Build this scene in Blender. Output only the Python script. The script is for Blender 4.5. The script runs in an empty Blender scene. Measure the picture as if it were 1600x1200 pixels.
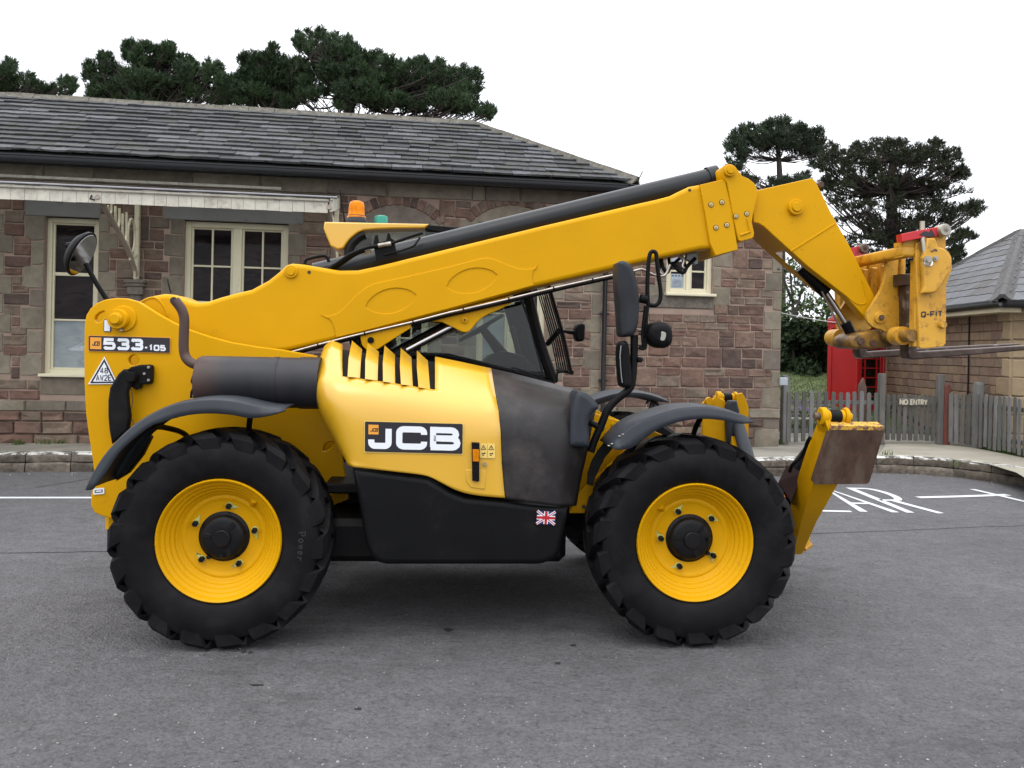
import bpy, bmesh, math, random
import numpy as np
from mathutils import Vector, Matrix

S = bpy.context.scene
COL = S.collection
PI = math.pi
R = math.radians

# ------------------------------------------------------------------ camera
FPX, CX, CY, ROLL, CAMH = 1350.0, 800.0, 548.0, R(1.2), 1.731
CO, SI = math.cos(ROLL), math.sin(ROLL)
cam_data = bpy.data.cameras.new('camera')
cam = bpy.data.objects.new('camera', cam_data)
COL.objects.link(cam)
cam_data.sensor_width = 36.0
cam_data.sensor_fit = 'HORIZONTAL'
cam_data.lens = 36.0 * FPX / 1600.0
cam_data.shift_y = -(600.0 - CY) / 1600.0
cam_data.clip_start = 0.05
cam_data.clip_end = 2000.0
cam.matrix_world = Matrix(((CO, -SI, 0, 0), (0, 0, -1, 0), (SI, CO, 0, CAMH), (0, 0, 0, 1)))
S.camera = cam

# ------------------------------------------------------------------ sky and sun (bright overcast)
SUN_EL, SUN_AZ = 62.0, -150.0
world = bpy.data.worlds.new('World')
S.world = world
world.use_nodes = True
wn, wl = world.node_tree.nodes, world.node_tree.links
wn.clear()
wout = wn.new('ShaderNodeOutputWorld')
bg = wn.new('ShaderNodeBackground')
sky = wn.new('ShaderNodeTexSky')
sky.sky_type = 'NISHITA'
sky.sun_disc = False
sky.sun_elevation = R(SUN_EL)
sky.sun_rotation = R(SUN_AZ)
hsv = wn.new('ShaderNodeHueSaturation')
hsv.inputs['Saturation'].default_value = 0.35
wl.new(sky.outputs[0], hsv.inputs['Color'])
wmix = wn.new('ShaderNodeMix')
wmix.data_type = 'RGBA'
wmix.inputs[0].default_value = 0.86
wtc = wn.new('ShaderNodeTexCoord')
wno = wn.new('ShaderNodeTexNoise')
wno.inputs['Scale'].default_value = 2.2
wno.inputs['Detail'].default_value = 5
wrp = wn.new('ShaderNodeValToRGB')
wrp.color_ramp.elements[0].position = 0.3
wrp.color_ramp.elements[0].color = (15.0, 15.6, 16.6, 1)
wrp.color_ramp.elements[1].position = 0.7
wrp.color_ramp.elements[1].color = (20.5, 20.7, 21.0, 1)
wl.new(wtc.outputs['Generated'], wno.inputs['Vector'])
wl.new(wno.outputs[0], wrp.inputs[0])
# overcast sky: the zenith is brighter than the horizon
wsp = wn.new('ShaderNodeSeparateXYZ')
wl.new(wtc.outputs['Generated'], wsp.inputs[0])
wgr = wn.new('ShaderNodeValToRGB')
wgr.color_ramp.elements[0].position = 0.0
wgr.color_ramp.elements[0].color = (0.74, 0.75, 0.77, 1)
wgr.color_ramp.elements[1].position = 1.0
wgr.color_ramp.elements[1].color = (1.72, 1.72, 1.72, 1)
wl.new(wsp.outputs[2], wgr.inputs[0])
wmu = wn.new('ShaderNodeMix')
wmu.data_type = 'RGBA'
wmu.blend_type = 'MULTIPLY'
wmu.inputs[0].default_value = 1.0
wl.new(wrp.outputs[0], wmu.inputs[6])
wl.new(wgr.outputs[0], wmu.inputs[7])
wl.new(hsv.outputs[0], wmix.inputs[6])
wl.new(wmu.outputs[2], wmix.inputs[7])
wl.new(wmix.outputs[2], bg.inputs['Color'])
bg.inputs['Strength'].default_value = 0.106
wl.new(bg.outputs[0], wout.inputs[0])

sd = bpy.data.lights.new('sun', 'SUN')
sd.energy = 0.9
sd.angle = R(35)
sd.color = (1.0, 0.97, 0.92)
sun = bpy.data.objects.new('sun', sd)
COL.objects.link(sun)
sv = Vector((math.sin(R(SUN_AZ)) * math.cos(R(SUN_EL)), math.cos(R(SUN_AZ)) * math.cos(R(SUN_EL)), math.sin(R(SUN_EL))))
sun.rotation_euler = sv.to_track_quat('Z', 'Y').to_euler()

S.view_settings.view_transform = 'Standard'
S.view_settings.look = 'None'
S.view_settings.exposure = 0.0
S.view_settings.gamma = 1.0
S.view_settings.use_curve_mapping = False
S.cycles.max_bounces = 6
S.cycles.diffuse_bounces = 3
S.cycles.glossy_bounces = 3
S.cycles.transmission_bounces = 4
S.cycles.transparent_max_bounces = 12
S.cycles.use_denoising = True

# ------------------------------------------------------------------ geometry of the place
def ray(px, py):
    dx, dy = px - CX, py - CY
    return Vector(((CO * dx + SI * dy) / FPX, 1.0, (SI * dx - CO * dy) / FPX))

def G(px, py, z=0.0):
    d = ray(px, py)
    t = (z - CAMH) / d.z
    return Vector((d.x * t, t, z))

def at(px, py, Y):
    d = ray(px, py)
    return Vector((d.x * Y, Y, CAMH + d.z * Y))

def proj(p):
    x, y = p.x / p.y * FPX, -(p.z - CAMH) / p.y * FPX
    return CX + CO * x - SI * y, CY + SI * x + CO * y

class Frame:
    """a plan frame: local x along, local y away, z up"""
    def __init__(s, o, yaw):
        s.o, s.yaw, s.c, s.s = Vector((o[0], o[1], 0)), yaw, math.cos(yaw), math.sin(yaw)
    def w(s, x, y, z):
        return Vector((s.o.x + s.c * x - s.s * y, s.o.y + s.s * x + s.c * y, z))
    def l(s, p):
        q = p - s.o
        return Vector((s.c * q.x + s.s * q.y, -s.s * q.x + s.c * q.y, p.z))
    def U(s, px, py, ly):
        d = ray(px, py)
        o = s.l(Vector((0, 0, CAMH)))
        dl = Vector((s.c * d.x + s.s * d.y, -s.s * d.x + s.c * d.y, d.z))
        t = (ly - o.y) / dl.y
        return Vector((o.x + dl.x * t, ly, o.z + dl.z * t))

# ------------------------------------------------------------------ object helpers
def tag(o, label=None, cat=None, group=None, kind=None):
    if label: o['label'] = label
    if cat: o['category'] = cat
    if group: o['group'] = group
    if kind: o['kind'] = kind
    return o

def empty(name, loc=(0, 0, 0), rz=0.0, parent=None):
    o = bpy.data.objects.new(name, None)
    COL.objects.link(o)
    o.location = loc
    o.rotation_euler = (0, 0, rz)
    o.empty_display_size = 0.2
    if parent: o.parent = parent
    return o

def link(name, me, mats, parent=None, loc=None, rot=None, scale=None):
    o = bpy.data.objects.new(name, me)
    COL.objects.link(o)
    if mats is not None and len(me.materials) == 0:
        for m in (mats if isinstance(mats, (list, tuple)) else [mats]):
            me.materials.append(m)
    if parent: o.parent = parent
    if loc is not None: o.location = loc
    if rot is not None: o.rotation_euler = rot
    if scale is not None: o.scale = scale
    return o

def finish(me, smooth=32):
    if smooth:
        me.shade_smooth()
        me.set_sharp_from_angle(angle=R(smooth))
    return me

def from_bm(bm, name='m', smooth=32, fix=True):
    if fix: bmesh.ops.recalc_face_normals(bm, faces=bm.faces[:])
    me = bpy.data.meshes.new(name)
    bm.to_mesh(me)
    bm.free()
    return finish(me, smooth)

def pyd(verts, faces, smooth=32, fix=True):
    bm = bmesh.new()
    vs = [bm.verts.new(v) for v in verts]
    for f in faces:
        try: bm.faces.new([vs[i] for i in f])
        except ValueError: pass
    return from_bm(bm, smooth=smooth, fix=fix)

def catmull(pts, n=4, closed=False):
    P = [Vector(p) for p in pts]
    out, N = [], len(P)
    for i in range(N if closed else N - 1):
        g = (lambda k: P[k % N]) if closed else (lambda k: P[min(max(k, 0), N - 1)])
        p0, p1, p2, p3 = g(i - 1), g(i), g(i + 1), g(i + 2)
        for k in range(n):
            t = k / n
            out.append(0.5 * ((2 * p1) + (p2 - p0) * t + (2 * p0 - 5 * p1 + 4 * p2 - p3) * t * t + (3 * p1 - p0 - 3 * p2 + p3) * t ** 3))
    if not closed: out.append(P[-1].copy())
    return out

def add_box(bm, c, s, bev=0.0, M=None, seg=1):
    r = bmesh.ops.create_cube(bm, size=1.0)
    vs = r['verts']
    bmesh.ops.scale(bm, vec=s, verts=vs)
    if bev > 0:
        es = list({e for v in vs for e in v.link_edges})
        r2 = bmesh.ops.bevel(bm, geom=es, offset=bev, segments=seg, affect='EDGES', profile=0.5)
        vs = list({v for f in r2['faces'] for v in f.verts} | {v for v in vs if v.is_valid})
    if M is not None: bmesh.ops.transform(bm, matrix=M, verts=vs)
    bmesh.ops.translate(bm, vec=c, verts=vs)
    return vs

def box_me(c, s, bev=0.0, M=None, seg=1, smooth=32):
    bm = bmesh.new()
    add_box(bm, c, s, bev, M, seg)
    return from_bm(bm, smooth=smooth)

def add_tube(bm, pts, r, n=10, caps=True, closed=False):
    P = [Vector(p) for p in pts]
    N = len(P)
    rr = r if isinstance(r, (list, tuple)) else [r] * N
    rings = []
    up = None
    for i in range(N):
        if closed: t = (P[(i + 1) % N] - P[i - 1])
        else: t = P[min(i + 1, N - 1)] - P[max(i - 1, 0)]
        t.normalize()
        if up is None:
            up = Vector((0, 0, 1)) if abs(t.z) < 0.9 else Vector((0, 1, 0))
        up = (up - t * up.dot(t)).normalized()
        sd_ = t.cross(up)
        rings.append([bm.verts.new(P[i] + (up * math.cos(a) + sd_ * math.sin(a)) * rr[i]) for a in (2 * PI * k / n for k in range(n))])
    for i in range(N if closed else N - 1):
        a, b = rings[i], rings[(i + 1) % N]
        for k in range(n):
            bm.faces.new((a[k], a[(k + 1) % n], b[(k + 1) % n], b[k]))
    if caps and not closed:
        bm.faces.new(rings[0]); bm.faces.new(rings[-1])

def tube_me(pts, r, n=10, caps=True, closed=False, smooth=40):
    bm = bmesh.new()
    add_tube(bm, pts, r, n, caps, closed)
    return from_bm(bm, smooth=smooth)

def add_lathe(bm, prof, n=48, c=(0, 0, 0), axis='Y', closed=False):
    """prof: (radius, offset along the axis)"""
    c = Vector(c)
    rings = []
    for rad, h in prof:
        ring = []
        for k in range(n):
            a = 2 * PI * k / n
            if axis == 'Y': v = Vector((rad * math.cos(a), h, rad * math.sin(a)))
            elif axis == 'X': v = Vector((h, rad * math.cos(a), rad * math.sin(a)))
            else: v = Vector((rad * math.cos(a), rad * math.sin(a), h))
            ring.append(bm.verts.new(v + c))
        rings.append(ring)
    for a, b in zip(rings, rings[1:]):
        for k in range(n): bm.faces.new((a[k], a[(k + 1) % n], b[(k + 1) % n], b[k]))
    if closed:
        a, b = rings[-1], rings[0]
        for k in range(n): bm.faces.new((a[k], a[(k + 1) % n], b[(k + 1) % n], b[k]))
    else:
        if prof[0][0] > 1e-6: bm.faces.new(rings[0])
        if prof[-1][0] > 1e-6: bm.faces.new(rings[-1])

def lathe_me(prof, n=48, c=(0, 0, 0), axis='Y', smooth=35, closed=False):
    bm = bmesh.new()
    add_lathe(bm, prof, n, c, axis, closed)
    return from_bm(bm, smooth=smooth)

def plate_me(outer, holes, y0, y1, bev=0.004, res=1, smooth=32):
    """flat shape with real holes in the x/z plane, from y0 (near) to y1 (far)"""
    th = y1 - y0
    bev = min(bev, th * 0.45)
    cu = bpy.data.curves.new('c', 'CURVE')
    cu.dimensions = '2D'
    cu.fill_mode = 'BOTH'
    for loop in [outer] + list(holes):
        sp = cu.splines.new('POLY')
        sp.points.add(len(loop) - 1)
        for p, q in zip(sp.points, loop): p.co = (q[0], q[1], 0, 1)
        sp.use_cyclic_u = True
    cu.extrude = th / 2 - bev
    cu.bevel_depth = bev
    cu.bevel_resolution = res
    cu.offset = -bev
    ob = bpy.data.objects.new('c', cu)
    me = bpy.data.meshes.new_from_object(ob)
    bpy.data.objects.remove(ob)
    bpy.data.curves.remove(cu)
    me.materials.clear()
    bm = bmesh.new()
    bm.from_mesh(me)
    bpy.data.meshes.remove(me)
    bmesh.ops.remove_doubles(bm, verts=bm.verts[:], dist=2e-5)
    yc = (y0 + y1) / 2
    for v in bm.verts:
        x, y, z = v.co
        v.co = (x, yc - z, y)
    me = from_bm(bm, smooth=smooth)
    if smooth:
        for p in me.polygons:
            if abs(p.normal.y) > 0.9995: p.use_smooth = False
    return me

def join_me(parts, smooth=32):
    """several meshes -> one mesh (single part made of several shapes)"""
    bm = bmesh.new()
    for m in parts: bm.from_mesh(m)
    return from_bm(bm, smooth=smooth)

def rounded(pts, r=0.02, n=3):
    """round the corners of a 2-D loop"""
    out, N = [], len(pts)
    for i in range(N):
        p, a, b = Vector(pts[i]), Vector(pts[i - 1]), Vector(pts[(i + 1) % N])
        da, db = (a - p), (b - p)
        k = min(r, da.length * 0.45, db.length * 0.45)
        s, e = p + da.normalized() * k, p + db.normalized() * k
        for j in range(n + 1):
            t = j / n
            out.append((1 - t) ** 2 * s + 2 * t * (1 - t) * p + t * t * e)
    return out

def fastmesh(V, F, name='m'):
    V = np.asarray(V, dtype=np.float32); F = np.asarray(F, dtype=np.int32)
    k = F.shape[1]
    me = bpy.data.meshes.new(name)
    me.vertices.add(len(V)); me.vertices.foreach_set('co', V.ravel())
    me.loops.add(F.size); me.loops.foreach_set('vertex_index', F.ravel())
    me.polygons.add(len(F)); me.polygons.foreach_set('loop_start', np.arange(0, F.size, k, dtype=np.int32))
    try: me.polygons.foreach_set('loop_total', np.full(len(F), k, dtype=np.int32))
    except Exception: pass
    me.update(calc_edges=True)
    return me

# ------------------------------------------------------------------ materials
MATS = {}
def nodes_of(name):
    m = bpy.data.materials.new(name)
    m.use_nodes = True
    nt = m.node_tree
    return m, nt.nodes, nt.links, nt.nodes['Principled BSDF']

def noise(N, L, vec, scale, detail=4, rough=0.55, dist=0.0):
    n = N.new('ShaderNodeTexNoise')
    n.inputs['Scale'].default_value = scale
    n.inputs['Detail'].default_value = detail
    n.inputs['Roughness'].default_value = rough
    n.inputs['Distortion'].default_value = dist
    L.new(vec, n.inputs['Vector'])
    return n.outputs[0]

def ramp(N, L, fac, stops, interp='LINEAR'):
    r = N.new('ShaderNodeValToRGB')
    cr = r.color_ramp
    cr.interpolation = interp
    while len(cr.elements) < len(stops): cr.elements.new(0.5)
    for e, (p, c) in zip(cr.elements, stops):
        e.position = p
        e.color = (*c, 1) if len(c) == 3 else c
    L.new(fac, r.inputs[0])
    return r.outputs[0]

def mixc(N, L, fac, a, b, mode='MIX'):
    m = N.new('ShaderNodeMix')
    m.data_type = 'RGBA'
    m.blend_type = mode
    for sock, v in ((m.inputs[0], fac), (m.inputs[6], a), (m.inputs[7], b)):
        if hasattr(v, 'links'): L.new(v, sock)
        elif isinstance(v, (int, float)): sock.default_value = v
        else: sock.default_value = (*v, 1)
    return m.outputs[2]

def mth(N, L, op, a, b=0.0):
    m = N.new('ShaderNodeMath')
    m.operation = op
    for sock, v in ((m.inputs[0], a), (m.inputs[1], b)):
        if hasattr(v, 'links'): L.new(v, sock)
        else: sock.default_value = v
    return m.outputs[0]

def worldpos(N, L, sc=None):
    g = N.new('ShaderNodeNewGeometry')
    if sc is None: return g.outputs['Position']
    mp = N.new('ShaderNodeMapping')
    mp.inputs['Scale'].default_value = sc
    L.new(g.outputs['Position'], mp.inputs['Vector'])
    return mp.outputs[0]

def bump(N, L, bsdf, h, strength=0.3, dist=0.01):
    b = N.new('ShaderNodeBump')
    b.inputs['Strength'].default_value = strength
    b.inputs['Distance'].default_value = dist
    L.new(h, b.inputs['Height'])
    L.new(b.outputs[0], bsdf.inputs['Normal'])
    return b

def pm(name, col, rough=0.5, metal=0.0, var=0.12, vs=3.0, bs=0, bstr=0.1, bd=0.004, coat=0.0, spec=0.5, dirt=None, ds=2.0, dthr=(0.55, 0.75), rvar=0.1, sc=None):
    if name in MATS: return MATS[name]
    m, N, L, b = nodes_of(name)
    pos = worldpos(N, L, sc)
    f = noise(N, L, pos, vs, 5)
    lo = tuple(c * (1 - var) for c in col); hi = tuple(min(1, c * (1 + var)) for c in col)
    c = ramp(N, L, f, [(0.3, lo), (0.7, hi)])
    if dirt:
        f2 = ramp(N, L, noise(N, L, pos, ds, 7, 0.68), [(dthr[0], (0, 0, 0)), (dthr[1], (1, 1, 1))])
        c = mixc(N, L, f2, c, dirt)
    L.new(c, b.inputs['Base Color'])
    b.inputs['Metallic'].default_value = metal
    b.inputs['Specular IOR Level'].default_value = spec
    if rvar:
        rr = mth(N, L, 'ADD', mth(N, L, 'MULTIPLY', noise(N, L, pos, vs * 2.3, 4), rvar), rough - rvar / 2)
        L.new(rr, b.inputs['Roughness'])
    else: b.inputs['Roughness'].default_value = rough
    if coat:
        b.inputs['Coat Weight'].default_value = coat
        b.inputs['Coat Roughness'].default_value = 0.22
    if bs: bump(N, L, b, noise(N, L, pos, bs, 5), bstr, bd)
    MATS[name] = m
    return m

def piece_mat(name, palette, island=False, mott=0.35, ms=9.0, stain=(0.06, 0.055, 0.045), st=0.5, bs=25, bstr=0.6, bd=0.012, rough=0.9, sc=None, ss=1.3):
    """stone, slate or wood laid as separate pieces: a tone per piece, mottled"""
    m, N, L, b = nodes_of(name)
    if island:
        g = N.new('ShaderNodeNewGeometry'); rnd = g.outputs['Random Per Island']
    else:
        g = N.new('ShaderNodeObjectInfo'); rnd = g.outputs['Random']
    pos = worldpos(N, L, sc)
    n = len(palette)
    c = ramp(N, L, rnd, [((i + 0.0) / n, p) for i, p in enumerate(palette)], 'CONSTANT' if n > 2 else 'LINEAR')
    mo = noise(N, L, pos, ms, 6, 0.65)
    k = ramp(N, L, mo, [(0.25, (1 - mott,) * 3), (0.75, (1 + mott,) * 3)])
    c = mixc(N, L, 1.0, c, k, 'MULTIPLY')
    s_ = ramp(N, L, noise(N, L, pos, ss, 8, 0.7), [(0.5, (0, 0, 0)), (0.72, (st,) * 3)])
    c = mixc(N, L, s_, c, stain)
    L.new(c, b.inputs['Base Color'])
    b.inputs['Roughness'].default_value = rough
    b.inputs['Specular IOR Level'].default_value = 0.3
    bump(N, L, b, noise(N, L, pos, bs, 7, 0.65), bstr, bd)
    return m

YEL = (0.66, 0.315, 0.008)
def paint(name='machine_yellow_paint', sp0=0.76):
    m, N, L, b = nodes_of(name)
    pos = worldpos(N, L)
    c = ramp(N, L, noise(N, L, pos, 1.3, 4), [(0.3, (0.525, 0.262, 0.001)), (0.7, (0.61, 0.31, 0.002))])
    grime = ramp(N, L, noise(N, L, pos, 5.0, 9, 0.75), [(0.62, (0, 0, 0)), (0.82, (0.35, 0.35, 0.35))])
    c = mixc(N, L, grime, c, (0.16, 0.09, 0.02))
    sp = ramp(N, L, noise(N, L, pos, 60.0, 2, 0.5), [(sp0, (0, 0, 0)), (sp0 + 0.03, (0.7, 0.7, 0.7))])
    c = mixc(N, L, sp, c, (0.10, 0.05, 0.02))
    L.new(c, b.inputs['Base Color'])
    rr = mth(N, L, 'ADD', mth(N, L, 'MULTIPLY', noise(N, L, pos, 4.0, 6), 0.22), 0.28)
    L.new(rr, b.inputs['Roughness'])
    b.inputs['Specular IOR Level'].default_value = 0.11
    bump(N, L, b, noise(N, L, pos, 90, 3), 0.012, 0.002)
    return m
M_YEL = paint()
M_YELW = paint('chipped_yellow_paint', 0.705)
def worn_yellow():
    m, N, L, b = nodes_of('worn_attachment_yellow')
    pos = worldpos(N, L)
    c = ramp(N, L, noise(N, L, pos, 3.0, 5), [(0.3, (0.52, 0.25, 0.015)), (0.7, (0.62, 0.34, 0.03))])
    g = ramp(N, L, noise(N, L, pos, 14.0, 10, 0.78), [(0.52, (0, 0, 0)), (0.66, (0.85,) * 3)])
    c = mixc(N, L, g, c, (0.11, 0.05, 0.022))
    L.new(c, b.inputs['Base Color'])
    b.inputs['Roughness'].default_value = 0.5
    bump(N, L, b, noise(N, L, pos, 45, 6, 0.7), 0.25, 0.004)
    return m
M_WYEL = worn_yellow()
M_HOOD = pm('hood_yellow_plastic', (0.62, 0.345, 0.014), 0.36, var=0.04, vs=2, coat=1.0, spec=0.5, rvar=0.12, dirt=(0.45, 0.22, 0.03), ds=3, dthr=(0.66, 0.9))
M_BLACKP = pm('black_plastic', (0.0045, 0.0045, 0.005), 0.5, var=0.3, bs=300, bstr=0.12, bd=0.001, spec=0.12, dirt=(0.014, 0.013, 0.012), ds=3)
M_GREYP = pm('grey_plastic', (0.026, 0.030, 0.037), 0.5, var=0.18, vs=6, bs=250, bstr=0.12, bd=0.001, spec=0.25, dirt=(0.08, 0.075, 0.07), ds=5, dthr=(0.6, 0.85))
M_FAIR = pm('weathered_fairing_plastic', (0.014, 0.012, 0.0125), 0.44, var=0.35, vs=3.5, bs=200, bstr=0.08, bd=0.001, spec=0.32, dirt=(0.050, 0.042, 0.040), ds=3.2, dthr=(0.46, 0.70), rvar=0.25)
M_TUBE = pm('boom_cover_black', (0.006, 0.007, 0.009), 0.34, var=0.2, spec=0.3, rvar=0.1)
M_RUB = pm('tyre_rubber', (0.0055, 0.0052, 0.0062), 0.58, var=0.3, vs=7, bs=90, bstr=0.3, bd=0.003, spec=0.13, dirt=(0.015, 0.0135, 0.0135), ds=3.5, dthr=(0.5, 0.85))
M_STEEL = pm('ram_chrome', (0.55, 0.53, 0.52), 0.22, metal=1.0, var=0.1, rvar=0.1)
M_PIPE = pm('steel_pipe', (0.36, 0.32, 0.29), 0.33, metal=1.0, var=0.25, vs=12)
M_ZINC = pm('zinc_fitting', (0.34, 0.31, 0.26), 0.42, metal=0.7, var=0.2)
M_FORK = pm('fork_steel', (0.06, 0.04, 0.032), 0.42, metal=0.4, var=0.4, vs=14, dirt=(0.3, 0.27, 0.24), ds=7, dthr=(0.55, 0.75))
M_HUB = pm('black_hub_paint', (0.005, 0.005, 0.006), 0.45, spec=0.2, var=0.4, vs=12, bs=60, bstr=0.2, bd=0.003)
M_SIL = None
def silencer_mat():
    m, N, L, b = nodes_of('silencer_heat_paint')
    pos = worldpos(N, L)
    c = ramp(N, L, noise(N, L, pos, 6, 6), [(0.3, (0.010, 0.010, 0.013)), (0.7, (0.020, 0.019, 0.023))])
    sx = N.new('ShaderNodeSeparateXYZ'); L.new(pos, sx.inputs[0])
    nz = noise(N, L, pos, 5, 6, 0.7)
    a = mth(N, L, 'ADD', sx.outputs[0], mth(N, L, 'MULTIPLY', nz, 0.18))
    f = ramp(N, L, mth(N, L, 'ADD', mth(N, L, 'MULTIPLY', a, 1.0), 2.5), [(0.70, (0.75,) * 3), (0.88, (0, 0, 0))])
    c = mixc(N, L, f, c, (0.075, 0.040, 0.030))
    L.new(c, b.inputs['Base Color'])
    b.inputs['Roughness'].default_value = 0.5
    b.inputs['Specular IOR Level'].default_value = 0.35
    return m
M_SIL = silencer_mat()
M_RUST = None
def rust_mat():
    m, N, L, b = nodes_of('rusty_pad_steel')
    pos = worldpos(N, L, (1.0, 1.0, 0.35))
    c = ramp(N, L, noise(N, L, pos, 9, 8, 0.7), [(0.25, (0.035, 0.020, 0.014)), (0.45, (0.085, 0.045, 0.03)), (0.6, (0.12, 0.085, 0.06)), (0.8, (0.14, 0.055, 0.035))])
    L.new(c, b.inputs['Base Color'])
    b.inputs['Roughness'].default_value = 0.6
    b.inputs['Metallic'].default_value = 0.15
    bump(N, L, b, noise(N, L, pos, 40, 6, 0.7), 0.3, 0.003)
    return m
M_RUST = rust_mat()
def flake_mat():
    m, N, L, b = nodes_of('flaking_yellow_paint')
    pos = worldpos(N, L)
    f = ramp(N, L, noise(N, L, pos, 28, 8, 0.75), [(0.50, (0, 0, 0)), (0.56, (1, 1, 1))])
    c = mixc(N, L, f, (0.60, 0.33, 0.04), (0.14, 0.075, 0.05))
    L.new(c, b.inputs['Base Color'])
    b.inputs['Roughness'].default_value = 0.6
    return m
M_FLAKE = flake_mat()
M_WHITE = pm('white_print', (0.72, 0.74, 0.78), 0.4, var=0.03)
M_BADGE = pm('badge_black', (0.012, 0.010, 0.016), 0.35, var=0.1)
M_ORANGE = pm('logo_orange', (0.72, 0.30, 0.03), 0.4, var=0.05)
M_STICKY = pm('warning_yellow', (0.72, 0.50, 0.12), 0.5, var=0.05)
M_AMBER = pm('amber_lens', (0.55, 0.17, 0.002), 0.3, var=0.25, vs=30, spec=0.12)
M_GREEN = pm('green_lens', (0.01, 0.22, 0.17), 0.25, var=0.1)
M_RED = pm('red_paint', (0.50, 0.012, 0.018), 0.4, var=0.15, dirt=(0.05, 0.01, 0.01), ds=9)
M_REDL = pm('red_lens', (0.42, 0.01, 0.02), 0.3)
M_BLUE = pm('flag_blue', (0.015, 0.025, 0.12), 0.4)
M_TAG = pm('wheel_nut_tag', (0.42, 0.46, 0.16), 0.5, var=0.1)
M_SKIN = pm('seat_fabric', (0.018, 0.018, 0.02), 0.85, var=0.2)
def glass_mat(name, tint, w=0.12, rough=0.02):
    m, N, L, b = nodes_of(name)
    N.remove(b)
    out = N['Material Output']
    tr = N.new('ShaderNodeBsdfTransparent'); tr.inputs[0].default_value = (*tint, 1)
    gl = N.new('ShaderNodeBsdfGlossy'); gl.inputs['Roughness'].default_value = rough
    lw = N.new('ShaderNodeLayerWeight'); lw.inputs[0].default_value = 0.35
    mx = N.new('ShaderNodeMixShader')
    f = mth(N, L, 'ADD', mth(N, L, 'MULTIPLY', lw.outputs['Fresnel'], 0.28), w * 0.15)
    L.new(f, mx.inputs[0]); L.new(tr.outputs[0], mx.inputs[1]); L.new(gl.outputs[0], mx.inputs[2])
    L.new(mx.outputs[0], out.inputs[0])
    return m
M_CABGL = glass_mat('cab_glass', (0.74, 0.77, 0.75))
def pane_mat(name, a, b_, rough=0.05, spec=0.25):
    m, N, L, b = nodes_of(name)
    pos = worldpos(N, L, (0.8, 0.8, 2.6))
    c = ramp(N, L, noise(N, L, pos, 1.7, 5, 0.6, 0.8), [(0.38, a), (0.58, b_), (0.62, a), (0.75, tuple(v * 1.8 for v in b_))])  # noise bands in the colour stand in for reflections of things opposite
    L.new(c, b.inputs['Base Color'])
    b.inputs['Roughness'].default_value = rough
    b.inputs['Specular IOR Level'].default_value = spec
    bump(N, L, b, noise(N, L, pos, 1.5, 2), 0.05, 0.02)
    return m
M_PANE = pane_mat('dark_window_glass', (0.006, 0.005, 0.006), (0.026, 0.018, 0.018), 0.06, 0.12)
M_MIRP = pm('mirror_plastic', (0.016, 0.018, 0.022), 0.5, var=0.25, vs=9, bs=200, bstr=0.1, bd=0.001, spec=0.25)
M_FROST = pane_mat('frosted_window_glass', (0.19, 0.22, 0.24), (0.27, 0.30, 0.31), 0.3)
M_MIRR = pm('mirror_glass', (0.26, 0.265, 0.27), 0.04, metal=1.0, var=0.02, rvar=0)
M_CREAM = pm('cream_window_paint', (0.58, 0.53, 0.38), 0.5, var=0.06, dirt=(0.32, 0.28, 0.20), ds=8, dthr=(0.62, 0.9))
M_VAL = pm('weathered_white_paint', (0.56, 0.53, 0.45), 0.65, var=0.12, vs=5, dirt=(0.27, 0.22, 0.18), ds=9, dthr=(0.50, 0.78), bs=60, bstr=0.2)
M_IRON = pm('cream_cast_iron', (0.55, 0.50, 0.36), 0.5, var=0.1, dirt=(0.22, 0.15, 0.10), ds=12, dthr=(0.55, 0.75))
M_STAINED = pm('stained_cream_timber', (0.30, 0.25, 0.20), 0.6, var=0.15, dirt=(0.16, 0.12, 0.10), ds=9)
M_GUT = pm('black_gutter', (0.008, 0.008, 0.010), 0.35, var=0.2, spec=0.4)
M_LEAD = pm('lead_sheet', (0.12, 0.12, 0.13), 0.5, var=0.2)
RED_P = [(0.112, 0.067, 0.053), (0.138, 0.089, 0.069), (0.092, 0.056, 0.047), (0.146, 0.098, 0.076), (0.122, 0.072, 0.057), (0.150, 0.110, 0.084), (0.102, 0.068, 0.056), (0.130, 0.079, 0.062), (0.074, 0.050, 0.043), (0.134, 0.102, 0.080)]
RED_P = [(r_ * 1.16, g_ * 1.15, b_ * 1.12) for r_, g_, b_ in RED_P]
GRY_P = [(0.175, 0.150, 0.112), (0.145, 0.122, 0.095), (0.195, 0.168, 0.128), (0.155, 0.128, 0.105)]
M_STONE = piece_mat('red_sandstone', RED_P, mott=0.36, bstr=0.9, bd=0.02, bs=18, st=0.65)
M_STONEI = piece_mat('red_sandstone_blocks', RED_P, island=True)
M_GREY = piece_mat('grey_sandstone', GRY_P, mott=0.28, st=0.5, bstr=0.5, ms=7)
M_GREYD = piece_mat('lichened_sandstone', [(0.17, 0.15, 0.12), (0.14, 0.12, 0.10)], mott=0.4, ms=20, stain=(0.05, 0.05, 0.04), st=0.8, ss=6)
M_MORT = pm('pale_mortar', (0.27, 0.195, 0.155), 0.95, var=0.15, bs=60, bstr=0.4)
SLP = [tuple(v * 0.78 + 0.004 * i_ for i_, v in enumerate(c_)) for c_ in [(0.050, 0.047, 0.048), (0.066, 0.062, 0.062), (0.042, 0.039, 0.040), (0.082, 0.078, 0.078), (0.055, 0.052, 0.050), (0.115, 0.113, 0.118), (0.048, 0.044, 0.042), (0.070, 0.064, 0.058), (0.095, 0.092, 0.094)]]
M_SLATE = piece_mat('mossy_roof_slate', SLP, mott=0.35, ms=14, stain=(0.035, 0.034, 0.018), st=0.85, ss=5, rough=0.8, bs=30, bstr=0.5, bd=0.008)
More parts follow.
